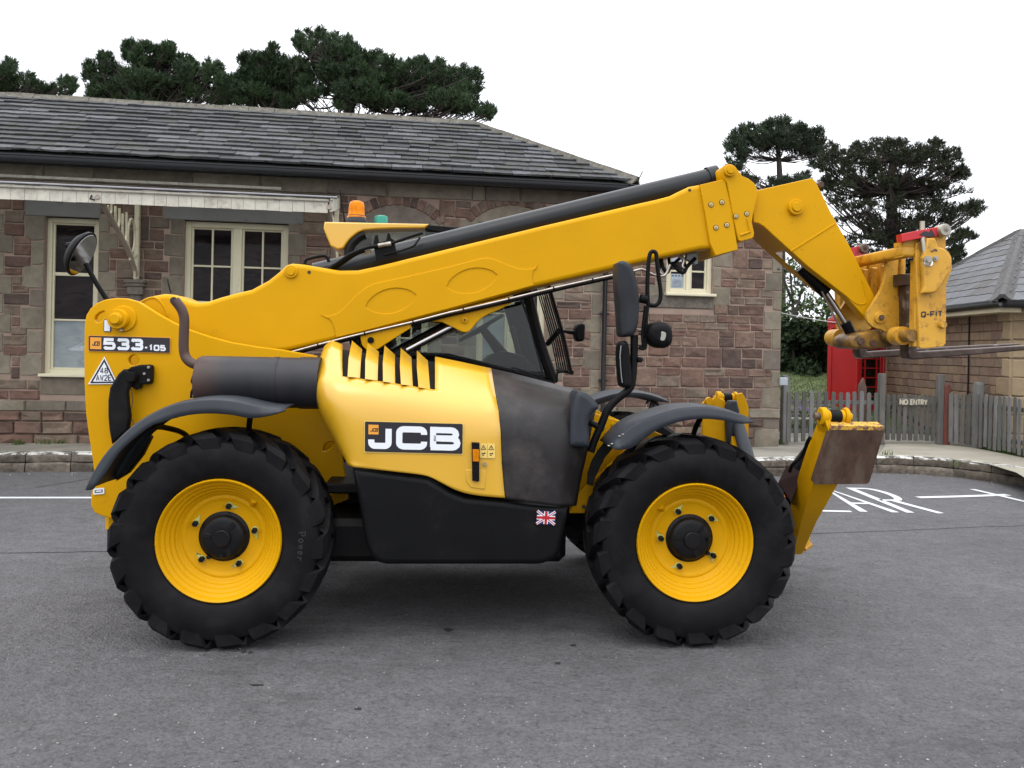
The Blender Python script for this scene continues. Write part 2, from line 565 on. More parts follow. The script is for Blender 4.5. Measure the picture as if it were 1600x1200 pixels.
M_SLATEI = piece_mat('mossy_roof_slate_run', SLP, island=True, mott=0.35, ms=14, stain=(0.035, 0.034, 0.018), st=0.85, ss=5, rough=0.8, bs=30, bstr=0.5, bd=0.008)
M_SLATE2 = piece_mat('smooth_roof_slate', [(0.070, 0.072, 0.080), (0.062, 0.058, 0.060), (0.084, 0.088, 0.096), (0.048, 0.042, 0.040), (0.074, 0.076, 0.083)], mott=0.22, st=0.25, rough=0.55, bs=30, bstr=0.2)
M_RIDGE = pm('lichened_ridge', (0.115, 0.105, 0.085), 0.9, var=0.4, vs=14, bs=40, bstr=0.5, dirt=(0.20, 0.19, 0.15), ds=18, dthr=(0.55, 0.7))
M_RIDGE2 = pm('grey_ridge_tile', (0.06, 0.056, 0.055), 0.8, var=0.3, vs=8, bs=40, bstr=0.4)
M_BRK = piece_mat('warm_sandstone_block', [(0.175, 0.115, 0.082), (0.20, 0.132, 0.09), (0.155, 0.10, 0.074), (0.21, 0.145, 0.095), (0.168, 0.118, 0.086)], mott=0.2, st=0.25, stain=(0.12, 0.08, 0.06))
M_BRKQ = piece_mat('buff_quoin_block', [(0.26, 0.195, 0.12), (0.24, 0.175, 0.108), (0.28, 0.21, 0.13)], mott=0.12, st=0.2, stain=(0.2, 0.14, 0.09))
WDP = [(0.118, 0.116, 0.112), (0.085, 0.083, 0.076), (0.15, 0.148, 0.146), (0.102, 0.104, 0.094), (0.122, 0.115, 0.106)]
M_WOOD = piece_mat('weathered_oak', WDP, mott=0.3, ms=7, stain=(0.05, 0.055, 0.04), st=0.6, ss=3, sc=(1, 1, 0.25), bs=40, bstr=0.4)
M_WOODR = pm('red_stained_wood', (0.13, 0.035, 0.025), 0.7, var=0.25, vs=9, sc=(1, 1, 0.3))
M_BARK = pm('pine_bark', (0.045, 0.035, 0.03), 0.9, var=0.4, vs=4, bs=9, bstr=0.8, bd=0.05)

def asphalt():
    m, N, L, b = nodes_of('old_asphalt')
    pos = worldpos(N, L)
    big = noise(N, L, pos, 0.45, 4, 0.6, 0.3)
    c = ramp(N, L, big, [(0.3, (0.088, 0.085, 0.089)), (0.7, (0.124, 0.120, 0.125))])
    c2 = ramp(N, L, noise(N, L, pos, 6.0, 8, 0.75), [(0.25, (0.70,) * 3), (0.75, (1.26,) * 3)])
    c = mixc(N, L, 1.0, c, c2, 'MULTIPLY')
    c3 = ramp(N, L, noise(N, L, pos, 30.0, 6, 0.7), [(0.30, (0.42,) * 3), (0.43, (0.95,) * 3), (0.75, (1.28,) * 3)])
    c = mixc(N, L, 1.0, c, c3, 'MULTIPLY')
    v = N.new('ShaderNodeTexVoronoi'); v.inputs['Scale'].default_value = 62
    L.new(pos, v.inputs['Vector'])
    g = ramp(N, L, v.outputs['Distance'], [(0.0, (1.22,) * 3), (0.45, (1.0,) * 3), (0.9, (0.68,) * 3)])
    c = mixc(N, L, 0.75, c, mixc(N, L, 1.0, c, g, 'MULTIPLY'))
    # scattered pale chips of aggregate
    v2 = N.new('ShaderNodeTexVoronoi'); v2.inputs['Scale'].default_value = 26
    L.new(pos, v2.inputs['Vector'])
    sep = N.new('ShaderNodeSeparateColor'); L.new(v2.outputs['Color'], sep.inputs[0])
    pick = mth(N, L, 'GREATER_THAN', sep.outputs[0], 0.955)
    near = mth(N, L, 'LESS_THAN', v2.outputs['Distance'], 0.13)
    c = mixc(N, L, mth(N, L, 'MULTIPLY', mth(N, L, 'MULTIPLY', pick, near), 0.7), c, (0.34, 0.33, 0.31))
    # oil and damp marks
    d = ramp(N, L, noise(N, L, worldpos(N, L, (0.7, 1.8, 1)), 1.6, 7, 0.7), [(0.56, (0, 0, 0)), (0.74, (0.6,) * 3)])
    c = mixc(N, L, d, c, (0.048, 0.044, 0.042))
    L.new(c, b.inputs['Base Color'])
    b.inputs['Roughness'].default_value = 0.86
    b.inputs['Specular IOR Level'].default_value = 0.3
    h = mth(N, L, 'ADD', mth(N, L, 'MULTIPLY', v.outputs['Distance'], -0.6), mth(N, L, 'ADD', noise(N, L, pos, 38, 6, 0.7), mth(N, L, 'MULTIPLY', noise(N, L, pos, 11, 5, 0.65), 2.2)))
    bump(N, L, b, h, 1.0, 0.013)
    return m
M_ASPH = asphalt()
M_PAVE = pm('concrete_pavement', (0.20, 0.185, 0.155), 0.9, var=0.22, vs=1.2, bs=50, bstr=0.4, dirt=(0.10, 0.092, 0.075), ds=0.9, dthr=(0.42, 0.72))
M_KERB = piece_mat('worn_kerb_stone', [(0.115, 0.095, 0.075), (0.14, 0.118, 0.095), (0.09, 0.075, 0.06)], mott=0.6, ms=11, st=0.5, stain=(0.035, 0.032, 0.027), ss=5, bs=14, bstr=1.0, bd=0.03)
def kerb_top():
    m, N, L, b = nodes_of('worn_white_kerb_paint')
    pos = worldpos(N, L)
    f = ramp(N, L, noise(N, L, pos, 7, 9, 0.75), [(0.47, (1, 1, 1)), (0.55, (0, 0, 0))])
    c = mixc(N, L, f, (0.075, 0.066, 0.055), (0.50, 0.49, 0.46))
    L.new(c, b.inputs['Base Color']); b.inputs['Roughness'].default_value = 0.85
    bump(N, L, b, noise(N, L, pos, 30, 6, 0.7), 0.6, 0.01)
    return m
M_KTOP = kerb_top()
def road_paint():
    m, N, L, b = nodes_of('road_marking_paint')
    pos = worldpos(N, L)
    f = ramp(N, L, noise(N, L, pos, 24, 9, 0.78), [(0.62, (0, 0, 0)), (0.70, (0.8,) * 3)])
    c = mixc(N, L, f, (0.52, 0.53, 0.54), (0.11, 0.11, 0.11))
    L.new(c, b.inputs['Base Color']); b.inputs['Roughness'].default_value = 0.7
    bump(N, L, b, noise(N, L, pos, 60, 6), 0.3, 0.004)
    return m
M_PAINT = road_paint()
M_TAR = pm('tar_joint', (0.016, 0.015, 0.015), 0.7, var=0.4, vs=15)
M_SOIL = pm('ground_soil', (0.07, 0.06, 0.04), 0.95, var=0.3)
M_LAWN = pm('lawn_ground', (0.055, 0.075, 0.022), 0.95, var=0.35, vs=3, bs=50, bstr=0.5)
def leaf_mat(name, a, b_, tr=0.0):
    m, N, L, b = nodes_of(name)
    g = N.new('ShaderNodeNewGeometry')
    c = ramp(N, L, g.outputs['Random Per Island'], [(0.0, a), (1.0, b_)])
    k = ramp(N, L, noise(N, L, g.outputs['Position'], 0.6, 3), [(0.3, (0.7,) * 3), (0.7, (1.25,) * 3)])
    c = mixc(N, L, 1.0, c, k, 'MULTIPLY')
    L.new(c, b.inputs['Base Color'])
    b.inputs['Roughness'].default_value = 0.7
    b.inputs['Specular IOR Level'].default_value = 0.25
    return m
M_PINE = leaf_mat('pine_needles_dark', (0.018, 0.036, 0.016), (0.046, 0.078, 0.030))
M_PINE2 = leaf_mat('pine_needles_blue', (0.022, 0.036, 0.020), (0.045, 0.065, 0.035))
M_PINE3 = leaf_mat('pine_needles_olive', (0.013, 0.018, 0.009), (0.028, 0.036, 0.014))
M_LEAF = leaf_mat('hedge_leaves', (0.008, 0.017, 0.006), (0.020, 0.036, 0.010))
M_LEAFM = leaf_mat('bush_leaves', (0.03, 0.055, 0.016), (0.07, 0.105, 0.03))
M_GRASS = leaf_mat('grass_blades', (0.045, 0.075, 0.016), (0.085, 0.115, 0.028))
M_FLW = leaf_mat('purple_petals', (0.12, 0.06, 0.32), (0.22, 0.12, 0.45))
M_KIOSK = pm('kiosk_red', (0.36, 0.010, 0.012), 0.35, var=0.1, vs=2)
M_CABLE = pm('pale_cable', (0.45, 0.45, 0.45), 0.6)
M_BLUEG = pm('pale_grey_box', (0.30, 0.34, 0.36), 0.5)

# ------------------------------------------------------------------ stroke lettering
def add_strokes(bm, strokes, w, M, z0=0.0, th=0.0):
    """strokes: (points, closed); mitred flat strips in a local x/y plane, M maps them to 3-D; each stroke a hair above the last"""
    for si, st in enumerate(strokes):
        pts, closed = st[0], st[1]
        ww = st[2] * w if len(st) > 2 else w
        P = []
        for p in pts:
            v = Vector((p[0], p[1]))
            if not P or (v - P[-1]).length > w * 0.04: P.append(v)
        if closed and (P[0] - P[-1]).length < w * 0.04: P.pop()
        N = len(P)
        A, B = [], []
        for i in range(N):
            a = P[i - 1] if (closed or i > 0) else None
            c = P[(i + 1) % N] if (closed or i < N - 1) else None
            d1 = (P[i] - a).normalized() if a is not None else None
            d2 = (c - P[i]).normalized() if c is not None else None
            if d1 is None: d1 = d2
            if d2 is None: d2 = d1
            n1, n2 = Vector((-d1.y, d1.x)), Vector((-d2.y, d2.x))
            m_ = (n1 + n2)
            if m_.length < 1e-6: m_ = n1
            m_.normalize()
            k = ww / 2 / max(0.45, m_.dot(n1))
            A.append(P[i] + m_ * k); B.append(P[i] - m_ * k)
        z = z0 + si * 0.00025
        va = [bm.verts.new(M @ Vector((p.x, p.y, z))) for p in A]
        vb = [bm.verts.new(M @ Vector((p.x, p.y, z))) for p in B]
        for i in range(N if closed else N - 1):
            j = (i + 1) % N
            bm.faces.new((va[i], va[j], vb[j], vb[i]))

def arc(cx, cy, rx, ry, a0, a1, n=8):
    return [(cx + rx * math.cos(R(a0 + (a1 - a0) * k / n)), cy + ry * math.sin(R(a0 + (a1 - a0) * k / n))) for k in range(n + 1)]

# glyphs in a unit cell (width 1 x height 1), stroke centre lines
def rr(x0, y0, x1, y1, r=0.16):
    return arc(x1 - r, y1 - r, r, r, 0, 90, 3) + arc(x0 + r, y1 - r, r, r, 90, 180, 3) + arc(x0 + r, y0 + r, r, r, 180, 270, 3) + arc(x1 - r, y0 + r, r, r, 270, 360, 3)
GL = {
    'A': [([(0, 0), (0.5, 1), (1, 0)], False), ([(0.2, 0.32), (0.8, 0.32)], False)],
    'a': [([(0, 0), (0.42, 1), (0.58, 1), (1, 0)], False), ([(0.18, 0.32), (0.82, 0.32)], False)],
    'C': [(arc(0.5, 0.75, 0.5, 0.25, 15, 180, 6) + arc(0.5, 0.25, 0.5, 0.25, 180, 345, 6), False)],
    'E': [([(1, 1), (0, 1), (0, 0), (1, 0)], False), ([(0, 0.5), (0.85, 0.5)], False)],
    'L': [([(0, 1), (0, 0), (1, 0)], False)],
    'N': [([(0, 0), (0, 1), (1, 0), (1, 1)], False)],
    'O': [(arc(0.5, 0.5, 0.5, 0.5, 0, 345, 23), True)],
    'T': [([(0, 1), (1, 1)], False), ([(0.5, 1), (0.5, 0)], False)],
    'R': [([(0, 0), (0, 1), (0.5, 1)] + arc(0.55, 0.74, 0.42, 0.26, 90, -90, 8) + [(0, 0.48)], False), ([(0.45, 0.48), (1, 0)], False)],
    'Y': [([(0, 1), (0.5, 0.45), (1, 1)], False), ([(0.5, 0.45), (0.5, 0)], False)],
    'P': [([(0, 0), (0, 1), (0.5, 1)] + arc(0.55, 0.74, 0.42, 0.26, 90, -90, 8) + [(0, 0.48)], False)],
    'W': [([(0, 1), (0.27, 0), (0.5, 0.75), (0.73, 0), (1, 1)], False)],
    'I': [([(0.5, 0), (0.5, 1)], False)],
    'F': [([(0, 0), (0, 1), (1, 1)], False), ([(0, 0.5), (0.8, 0.5)], False)],
    'Q': [(rr(0, 0, 1, 1), True), ([(0.6, 0.35), (0.95, -0.08)], False)],
    '-': [([(0.05, 0.5), (0.95, 0.5)], False)],
    '0': [(rr(0, 0, 1, 1), True)],
    '1': [([(0.15, 0.75), (0.55, 1), (0.55, 0)], False)],
    '2': [(arc(0.5, 0.72, 0.5, 0.28, 170, -20, 7) + [(0, 0), (1, 0)], False)],
    '3': [([(0.02, 0.82), (0.10, 1), (0.85, 1)] + arc(0.85, 0.76, 0.14, 0.24, 90, -90, 5) + [(0.35, 0.51)], False), ([(0.35, 0.5), (0.85, 0.5)] + arc(0.85, 0.25, 0.16, 0.25, 90, -90, 5) + [(0.10, 0), (0.0, 0.18)], False)],
    '4': [([(0.75, 0), (0.75, 1), (0, 0.3), (1, 0.3)], False)],
    '5': [([(0.95, 1), (0.08, 1), (0.04, 0.56), (0.80, 0.58)] + arc(0.80, 0.29, 0.20, 0.29, 90, -90, 5) + [(0.12, 0), (0.0, 0.18)], False)],
    '8': [(arc(0.5, 0.75, 0.42, 0.25, 0, 345, 15), True), (arc(0.5, 0.25, 0.5, 0.25, 0, 345, 15), True)],
    # heavy logo letters
    'j': [([(0.92, 1.0), (0.92, 0.22)] + arc(0.72, 0.20, 0.20, 0.20, 0, -90, 4) + [(0.22, 0.0)] + arc(0.22, 0.2, 0.2, 0.2, -90, -180, 4) + [(0.02, 0.36)], False)],
    'c': [([(1, 0.70)] + arc(0.82, 0.8, 0.18, 0.2, 0, 90, 4) + arc(0.2, 0.8, 0.2, 0.2, 90, 180, 4) + arc(0.2, 0.2, 0.2, 0.2, 180, 270, 4) + arc(0.82, 0.2, 0.18, 0.2, 270, 360, 4) + [(1, 0.30)], False)],
    'b': [([(0.0, 0.0), (0.0, 1.0), (0.74, 1.0)] + arc(0.74, 0.76, 0.2, 0.24, 90, -90, 6) + [(0.02, 0.52)], False), ([(0.3, 0.51), (0.78, 0.51)] + arc(0.78, 0.255, 0.22, 0.255, 90, -90, 6) + [(-0.10, 0.0)], False)],
    'e': [([(0.05, 0.32), (0.95, 0.32)] + arc(0.5, 0.3, 0.45, 0.3, 0, 310, 12), False)],
    'o': [(arc(0.5, 0.3, 0.48, 0.3, 0, 345, 15), True)],
    'r': [([(0.1, 0), (0.1, 0.6)], False), (arc(0.55, 0.3, 0.45, 0.3, 180, 60, 5), False)],
    'w': [([(0, 0.6), (0.25, 0), (0.5, 0.55), (0.75, 0), (1, 0.6)], False)],
}
def text_bm(bm, text, M, h, w, gap, stroke, z0=0.0, widths=None):
    x = 0.0
    for i, ch in enumerate(text):
        ww = w * (widths.get(ch, 1.0) if widths else 1.0)
        if ch != ' ':
            st = [([(x + p[0] * ww, p[1] * h) for p in s[0]], s[1]) + tuple(s[2:]) for s in GL[ch]]
            add_strokes(bm, st, stroke, M, z0)
        x += ww + gap
    return x

# ================================================================== THE SETTING
rng = random.Random(7)
PZ = 0.25                                   # height of the platform pavement above the road

# ground under everything and the road on it
gm = pyd([(-400, -60, -0.02), (400, -60, -0.02), (400, 600, -0.02), (-400, 600, -0.02)], [(0, 1, 2, 3)], smooth=0)
tag(link('ground', gm, M_SOIL), kind='structure', label='bare ground reaching to the horizon')
rm = pyd([(-60, -25, 0), (60, -25, 0), (60, 16.5, 0), (-60, 16.5, 0)], [(0, 1, 2, 3)], smooth=0)
tag(link('road', rm, M_ASPH), kind='structure', label='worn grey asphalt yard')

# small oil drips and stains by the wheels
for px, py, sx_, sy_ in ((323, 1017, .016, .008), (381, 1019, .012, .010), (391, 1020, .014, .010), (400, 1071, .040, .006), (896, 1009, .020, .010), (700, 985, .03, .02), (872, 1037, .018, .010), (1182, 895, .03, .015), (560, 1108, .018, .007)):
    p_ = G(px, py)
    pts_ = [(p_.x + sx_ * math.cos(t) * rng.uniform(.7, 1.2), p_.y + sy_ * 2 * math.sin(t) * rng.uniform(.7, 1.2), 0.0035) for t in [2 * PI * k / 11 for k in range(11)]]
    tag(link('oil_spot', pyd(pts_, [tuple(range(11))], smooth=0), M_TAR), kind='structure', label='small dark oil spot on the asphalt')
# kerb line on the ground, from left to right, curving back towards the camera
kpx = [(0, 738), (140, 737), (420, 738), (700, 740), (960, 742.5), (1190, 744), (1290, 741), (1363, 738.5), (1460, 742), (1545, 752), (1600, 761)]
kern = [G(px, py) for px, py in kpx]
d0 = (kern[1] - kern[0]).normalized()
kern = [kern[0] - d0 * 14, kern[0] - d0 * 7] + kern
e_ = kern[-1]
kern += [e_ + Vector((0.9, -1.2, 0)), e_ + Vector((1.7, -3.2, 0)), e_ + Vector((2.1, -6.5, 0)), e_ + Vector((2.2, -16, 0))]
kline = catmull(kern, 5)
def resample(L, step):
    out, acc = [L[0]], 0.0
    for a, b in zip(L, L[1:]):
        d = (b - a).length
        while acc + d >= step:
            t = (step - acc) / d
            a = a.lerp(b, t); out.append(a.copy()); d = (b - a).length; acc = 0.0
        acc += d
    return out
kl = resample(kline, 0.55)
# pavement slab behind the kerb
inner = []
for i, p in enumerate(kl):
    t = (kl[min(i + 1, len(kl) - 1)] - kl[max(i - 1, 0)]).normalized()
    inner.append(p + Vector((-t.y, t.x, 0)) * 0.16)
V = [Vector((p.x, p.y, PZ - 0.006)) for p in inner]
nI = len(V)
V += [Vector((40, -13, PZ - 0.006)), Vector((40, 70, PZ - 0.006)), Vector((-22, 70, PZ - 0.006))]
bm = bmesh.new()
f = bm.faces.new([bm.verts.new(v) for v in V])
ex = bmesh.ops.extrude_face_region(bm, geom=[f])
bmesh.ops.translate(bm, vec=(0, 0, -PZ), verts=[v for v in ex['geom'] if isinstance(v, bmesh.types.BMVert)])
tag(link('pavement', from_bm(bm, smooth=0), M_PAVE), kind='structure', label='raised pavement round the station')

kerb = empty('kerb')
tag(kerb, 'double course of worn stone kerb with white painted top', kind='structure')
def kerb_block(a, b, z0, z1, depth, back, seed, top):
    r = random.Random(seed)
    t = (b - a).normalized(); n = Vector((-t.y, t.x, 0))
    a = a + t * 0.006; b = b - t * 0.006
    bm = bmesh.new()
    rows = []
    for k in range(5):
        p = a.lerp(b, k / 4)
        j = r.uniform(-0.014, 0.014)
        e0, e1 = p + n * (back + j), p + n * (back + depth)
        zt = z1 + r.uniform(-0.010, 0.006)
        rows.append([bm.verts.new(v) for v in (Vector((e0.x, e0.y, z0)), Vector((e0.x - n.x * r.uniform(0, .012), e0.y - n.y * r.uniform(0, .012), (z0 + z1) / 2)),
                     Vector((e0.x, e0.y, zt - 0.022)), Vector((e0.x + n.x * 0.025, e0.y + n.y * 0.025, zt)), Vector((e1.x, e1.y, z1)), Vector((e1.x, e1.y, z0)))])
    for A, B in zip(rows, rows[1:]):
        for k in range(5): bm.faces.new((A[k], A[k + 1], B[k + 1], B[k]))
    bm.faces.new(rows[0]); bm.faces.new(rows[-1])
    me = from_bm(bm, smooth=40)
    me.materials.append(M_KERB); me.materials.append(M_KTOP)
    if top:
        for p in me.polygons:
            if p.normal.z > 0.6: p.material_index = 1
    return me
for i in range(len(kl) - 1):
    if kl[i].y < 2.5: break
    mid = kl[i] * 0.5 + kl[i + 1] * 0.5
    link('kerb_stone', kerb_block(kl[i], kl[i + 1], 0.135, PZ, 0.20, 0.0, i, True), None, kerb)
    link('kerb_stone', kerb_block(kl[i] + (kl[i+1]-kl[i]) * 0.0, kl[i + 1], -0.01, 0.125, 0.20, -0.025, i + 500, False), None, kerb)
# concrete apron in front of the gate, paler
ap = [G(px, py, PZ) for px, py in [(1372, 712), (1460, 714), (1545, 725), (1588, 738), (1640, 770), (1760, 800), (1800, 760), (1640, 722), (1522, 699), (1462, 693), (1385, 693)]]
tag(link('path', pyd([v + Vector((0, 0, -0.002)) for v in ap], [tuple(range(len(ap)))], smooth=0),
    pm('pale_concrete_path', (0.27, 0.25, 0.20), 0.9, var=0.15, vs=1.5, bs=60, bstr=0.3, dirt=(0.17, 0.15, 0.11), ds=1.6, dthr=(0.5, 0.75))), kind='structure', label='pale concrete path up to the gate')

# painted road markings
def ribbon(pts, w, z):
    V, F = [], []
    for i, p in enumerate(pts):
        t = (pts[min(i + 1, len(pts) - 1)] - pts[max(i - 1, 0)]).normalized()
        n = Vector((-t.y, t.x, 0)) * w / 2
        V += [Vector((p.x + n.x, p.y + n.y, z)), Vector((p.x - n.x, p.y - n.y, z))]
    for i in range(len(pts) - 1): F.append((2 * i, 2 * i + 1, 2 * i + 3, 2 * i + 2))
    return pyd(V, F, smooth=0)
def mark(name, me, label):
    tag(link(name, me, M_PAINT), label, 'road marking', 'white painted lines in the yard' if name == 'painted_line' else None)
mark('painted_line', ribbon([G(-420, 779), G(0, 778), G(150, 778), G(420, 779)], 0.10, 0.004), 'long white bay line on the asphalt behind the rear wheel')
mark('painted_line', ribbon([G(1434, 777.6), G(1500, 776), G(1575, 773.4)], 0.12, 0.004), 'short white line running across the yard right of the word')
mark('painted_line', ribbon([G(1519, 765), G(1560, 774.5), G(1600, 784), G(1700, 808)], 0.085, 0.0065), 'white line slanting to the picture edge below the kerb bend')
bm = bmesh.new()
zt, zb = 11.45, 9.72
Mx = Matrix(((1, 0, 0, 2.62), (0, 1, 0, zb), (0, 0, 1, 0.004), (0, 0, 0, 1)))
gx = lambda px: G(px, 802).x
xs = {'C': 2.56, 'L': 3.00, 'E': gx(1335) - .40, 'A': gx(1354), 'R': gx(1424)}
for ch, ww in (('C', .34), ('L', .32), ('E', .40), ('A', gx(1402) - gx(1354)), ('R', gx(1469) - gx(1424))):
    Mx = Matrix(((1, 0, 0, xs[ch]), (0, 1, 0, zb), (0, 0, 1, 0.004), (0, 0, 0, 1)))
    text_bm(bm, ch, Mx, zt - zb, ww, 0, 0.09)
mark('painted_word', from_bm(bm, smooth=0, fix=False), 'white painted word CLEAR on the asphalt, half hidden by the stabiliser')
# tar joint across the yard
pts = []
for px, py in [(-500, 868), (0, 864.5), (165, 862), (520, 853), (900, 845), (1264, 834), (1400, 829), (1600, 821.5), (2100, 806)]:
    pts.append(G(px, py))
jl = resample(catmull(pts, 6), 0.12)
jl = [p + Vector((rng.uniform(-.012, .012), rng.uniform(-.012, .012), 0)) for p in jl]
tag(link('tar_joint', ribbon(jl, 0.014, 0.0032), M_TAR), kind='structure', label='thin dark joint line across the asphalt')
tag(link('asphalt_crack', ribbon([p + Vector((rng.uniform(-.01, .01),) * 2 + (0,)) for p in resample(catmull([G(55, 762), G(95, 756), G(130, 750), G(165, 744)], 5), 0.1)], 0.014, 0.0032), M_TAR), kind='structure', label='crack in the asphalt near the left kerb')
# loose pale grit on the asphalt
bm = bmesh.new()
for i in range(420):
    px, py = rng.uniform(-40, 1640), 1200 - 340 * rng.random() ** 1.6
    p = G(px, py)
    s = rng.uniform(0.0018, 0.0045) * (1.5 if rng.random() < 0.08 else 1)
    add = bmesh.ops.create_icosphere(bm, subdivisions=1, radius=s)['verts']
    for v in add: v.co = Vector((v.co.x * rng.uniform(.8, 1.6), v.co.y * rng.uniform(.8, 1.5), v.co.z * 0.7)) + Vector((p.x, p.y, s * 0.4))
for i in range(260):
    q = rng.uniform(0, len(kl) - 8); p = kl[int(q)] + Vector((rng.uniform(-.2, .2), rng.uniform(-.35, -0.04), 0))
    s = rng.uniform(0.006, 0.016)
    add = bmesh.ops.create_icosphere(bm, subdivisions=1, radius=s)['verts']
    for v in add: v.co = v.co * 0.8 + Vector((p.x, p.y, s * 0.4))
tag(link('gravel', from_bm(bm, smooth=0), pm('pale_grit', (0.26, 0.25, 0.235), 0.9, var=0.4, vs=30)), 'small pale grit scattered over the asphalt', 'gravel', kind='stuff')

# ------------------------------------------------------------------ STATION BUILDING
BL, BR = G(0, 691, PZ), G(1218, 697, PZ)
bdir = (BR - BL); BYAW = math.atan2(bdir.y, bdir.x)
BF = Frame((BL.x, BL.y), BYAW)
BW = lambda px, py, v=0.0: BF.U(px, py, v)
station = empty('station_building', (BL.x, BL.y, 0), BYAW)
tag(station, 'long single storey station building of red sandstone with slate roof and white canopy', 'building')

# rough rectangle on the machine side that hides stones behind it
MASK = [[(132, 470), (200, 466), (300, 470), (450, 411), (530, 422), (1100, 262), (1140, 256), (1184, 300), (1178, 370), (1095, 390), (860, 448), (700, 560), (930, 625), (900, 900), (170, 900), (132, 800)]]
def in_poly(x, y, P):
    c = False
    for (x1, y1), (x2, y2) in zip(P, P[1:] + P[:1]):
        if (y1 > y) != (y2 > y) and x < (x2 - x1) * (y - y1) / (y2 - y1) + x1: c = not c
    return c
def seen(p):
    x, y = proj(p)
    return -5 < x < 1605 and 0 < y < 1200 and not any(in_poly(x, y, m) for m in MASK)

def stone_templates(n, seed, rough=0.10, edge=0.10):
    out = []
    r = random.Random(seed)
    for _ in range(n):
        bm = bmesh.new()
        o = [(-.5, -.5), (0, -.5), (.5, -.5), (.5, 0), (.5, .5), (0, .5), (-.5, .5), (-.5, 0)]
        outer = [(x + r.uniform(-.018, .018), y + r.uniform(-.03, .03)) for x, y in o]
        k = 1 - edge
        vb = [bm.verts.new((x, 0.5, y)) for x, y in outer]
        vo = [bm.verts.new((x, -0.25, y)) for x, y in outer]
        vi = [bm.verts.new((x * k, -0.5 + r.uniform(-rough, rough), y * (1 - edge * 1.6))) for x, y in outer]
        c = bm.verts.new((r.uniform(-.2, .2), -0.5 + r.uniform(-rough * 1.4, rough), r.uniform(-.15, .15)))
        for i in range(8):
            j = (i + 1) % 8
            bm.faces.new((vb[i], vb[j], vo[j], vo[i])); bm.faces.new((vo[i], vo[j], vi[j], vi[i])); bm.faces.new((vi[i], vi[j], c))
        out.append(from_bm(bm, smooth=28))
    return out
ST = stone_templates(14, 3, rough=0.2)
STG = stone_templates(8, 5, rough=0.035, edge=0.05)

class Pieces:
    """collects alike pieces; the largest seen ones become parts, the rest one joined part"""
    def __init__(s): s.L = []
    def add(s, me, loc, scale, rot=(0, 0, 0), area=1.0, world=None): s.L.append((me, Vector(loc), Vector(scale), rot, area, world))
    def build(s, name, rest_name, mat, mati, parent, limit=290):
        def key(e):
            return (0 if (e[5] is None or seen(e[5])) else 1, -e[4])
        s.L.sort(key=key)
        cache = {}
        for me, loc, sc, rot, ar, w in s.L[:limit]:
            k = (me.name, mat.name)
            if k not in cache:
                c = me.copy(); c.materials.clear(); c.materials.append(mat); cache[k] = c
            link(name, cache[k], None, parent, loc, rot, sc)
        rest = s.L[limit:]
        if rest:
            Vs, Fs, off = [], [], 0
            tri = {}
            from mathutils import Euler
            for me, loc, sc, rot, ar, w in rest:
                if me.name not in tri:
                    me.calc_loop_triangles()
                    tri[me.name] = (np.array([v.co[:] for v in me.vertices]), np.array([t.vertices[:] for t in me.loop_triangles]))
                v, t = tri[me.name]
                Rm = np.array(Euler(rot).to_matrix())
                Vs.append((v * np.array(sc)) @ Rm.T + np.array(loc)); Fs.append(t + off); off += len(v)
            me = finish(fastmesh(np.vstack(Vs), np.vstack(Fs)), 28)
            tag(link(rest_name, me, mati, parent), kind='stuff')

def rows_fill(P, u0, u1, z0, z1, holes, seed, tmpl, hmin, hmax, lmin, lmax, tall=0.14, depth=0.05, v=0.0, fr=BF, gap=0.019, jy=0.006):
    r = random.Random(seed)
    zs = [z0]
    while zs[-1] < z1 - hmin * 0.8:
        zs.append(min(z1, zs[-1] + r.uniform(hmin, hmax)))
    blocked = []
    for i in range(len(zs) - 1):
        a, b = zs[i], zs[i + 1]
        cuts = [(h[0], h[1]) for h in holes if min(b, h[3]) - max(a, h[2]) > 0.45 * (b - a)] + [t for t in blocked]
        blocked = []
        free, cur = [], u0
        for c in sorted(cuts):
            if c[0] > cur: free.append((cur, min(c[0], u1)))
            cur = max(cur, c[1])
        if cur < u1: free.append((cur, u1))
        for s, e in free:
            x = s
            while e - x > 0.05:
                l = r.uniform(lmin, lmax)
                if e - (x + l) < lmin * 0.6: l = e - x
                top = b
                if i < len(zs) - 2 and r.random() < tall and l < 0.42 and e - x > l + 0.02:
                    nb = zs[i + 2]
                    ok = not any(min(nb, h[3]) - max(b, h[2]) > 0.02 and h[0] < x + l and h[1] > x for h in holes)
                    if ok: top = nb; blocked.append((x, x + l))
                w, h = l - gap, top - a - gap
                cu_, cz = x + l / 2, (a + top) / 2
                if w > 0.03:
                    P.add(r.choice(tmpl), (cu_, v - depth / 2 + depth * 0.5 + r.uniform(-jy, jy), cz), (w, depth, h), (0, 0, 0), w * h, fr.w(cu_, v, cz))
                x += l

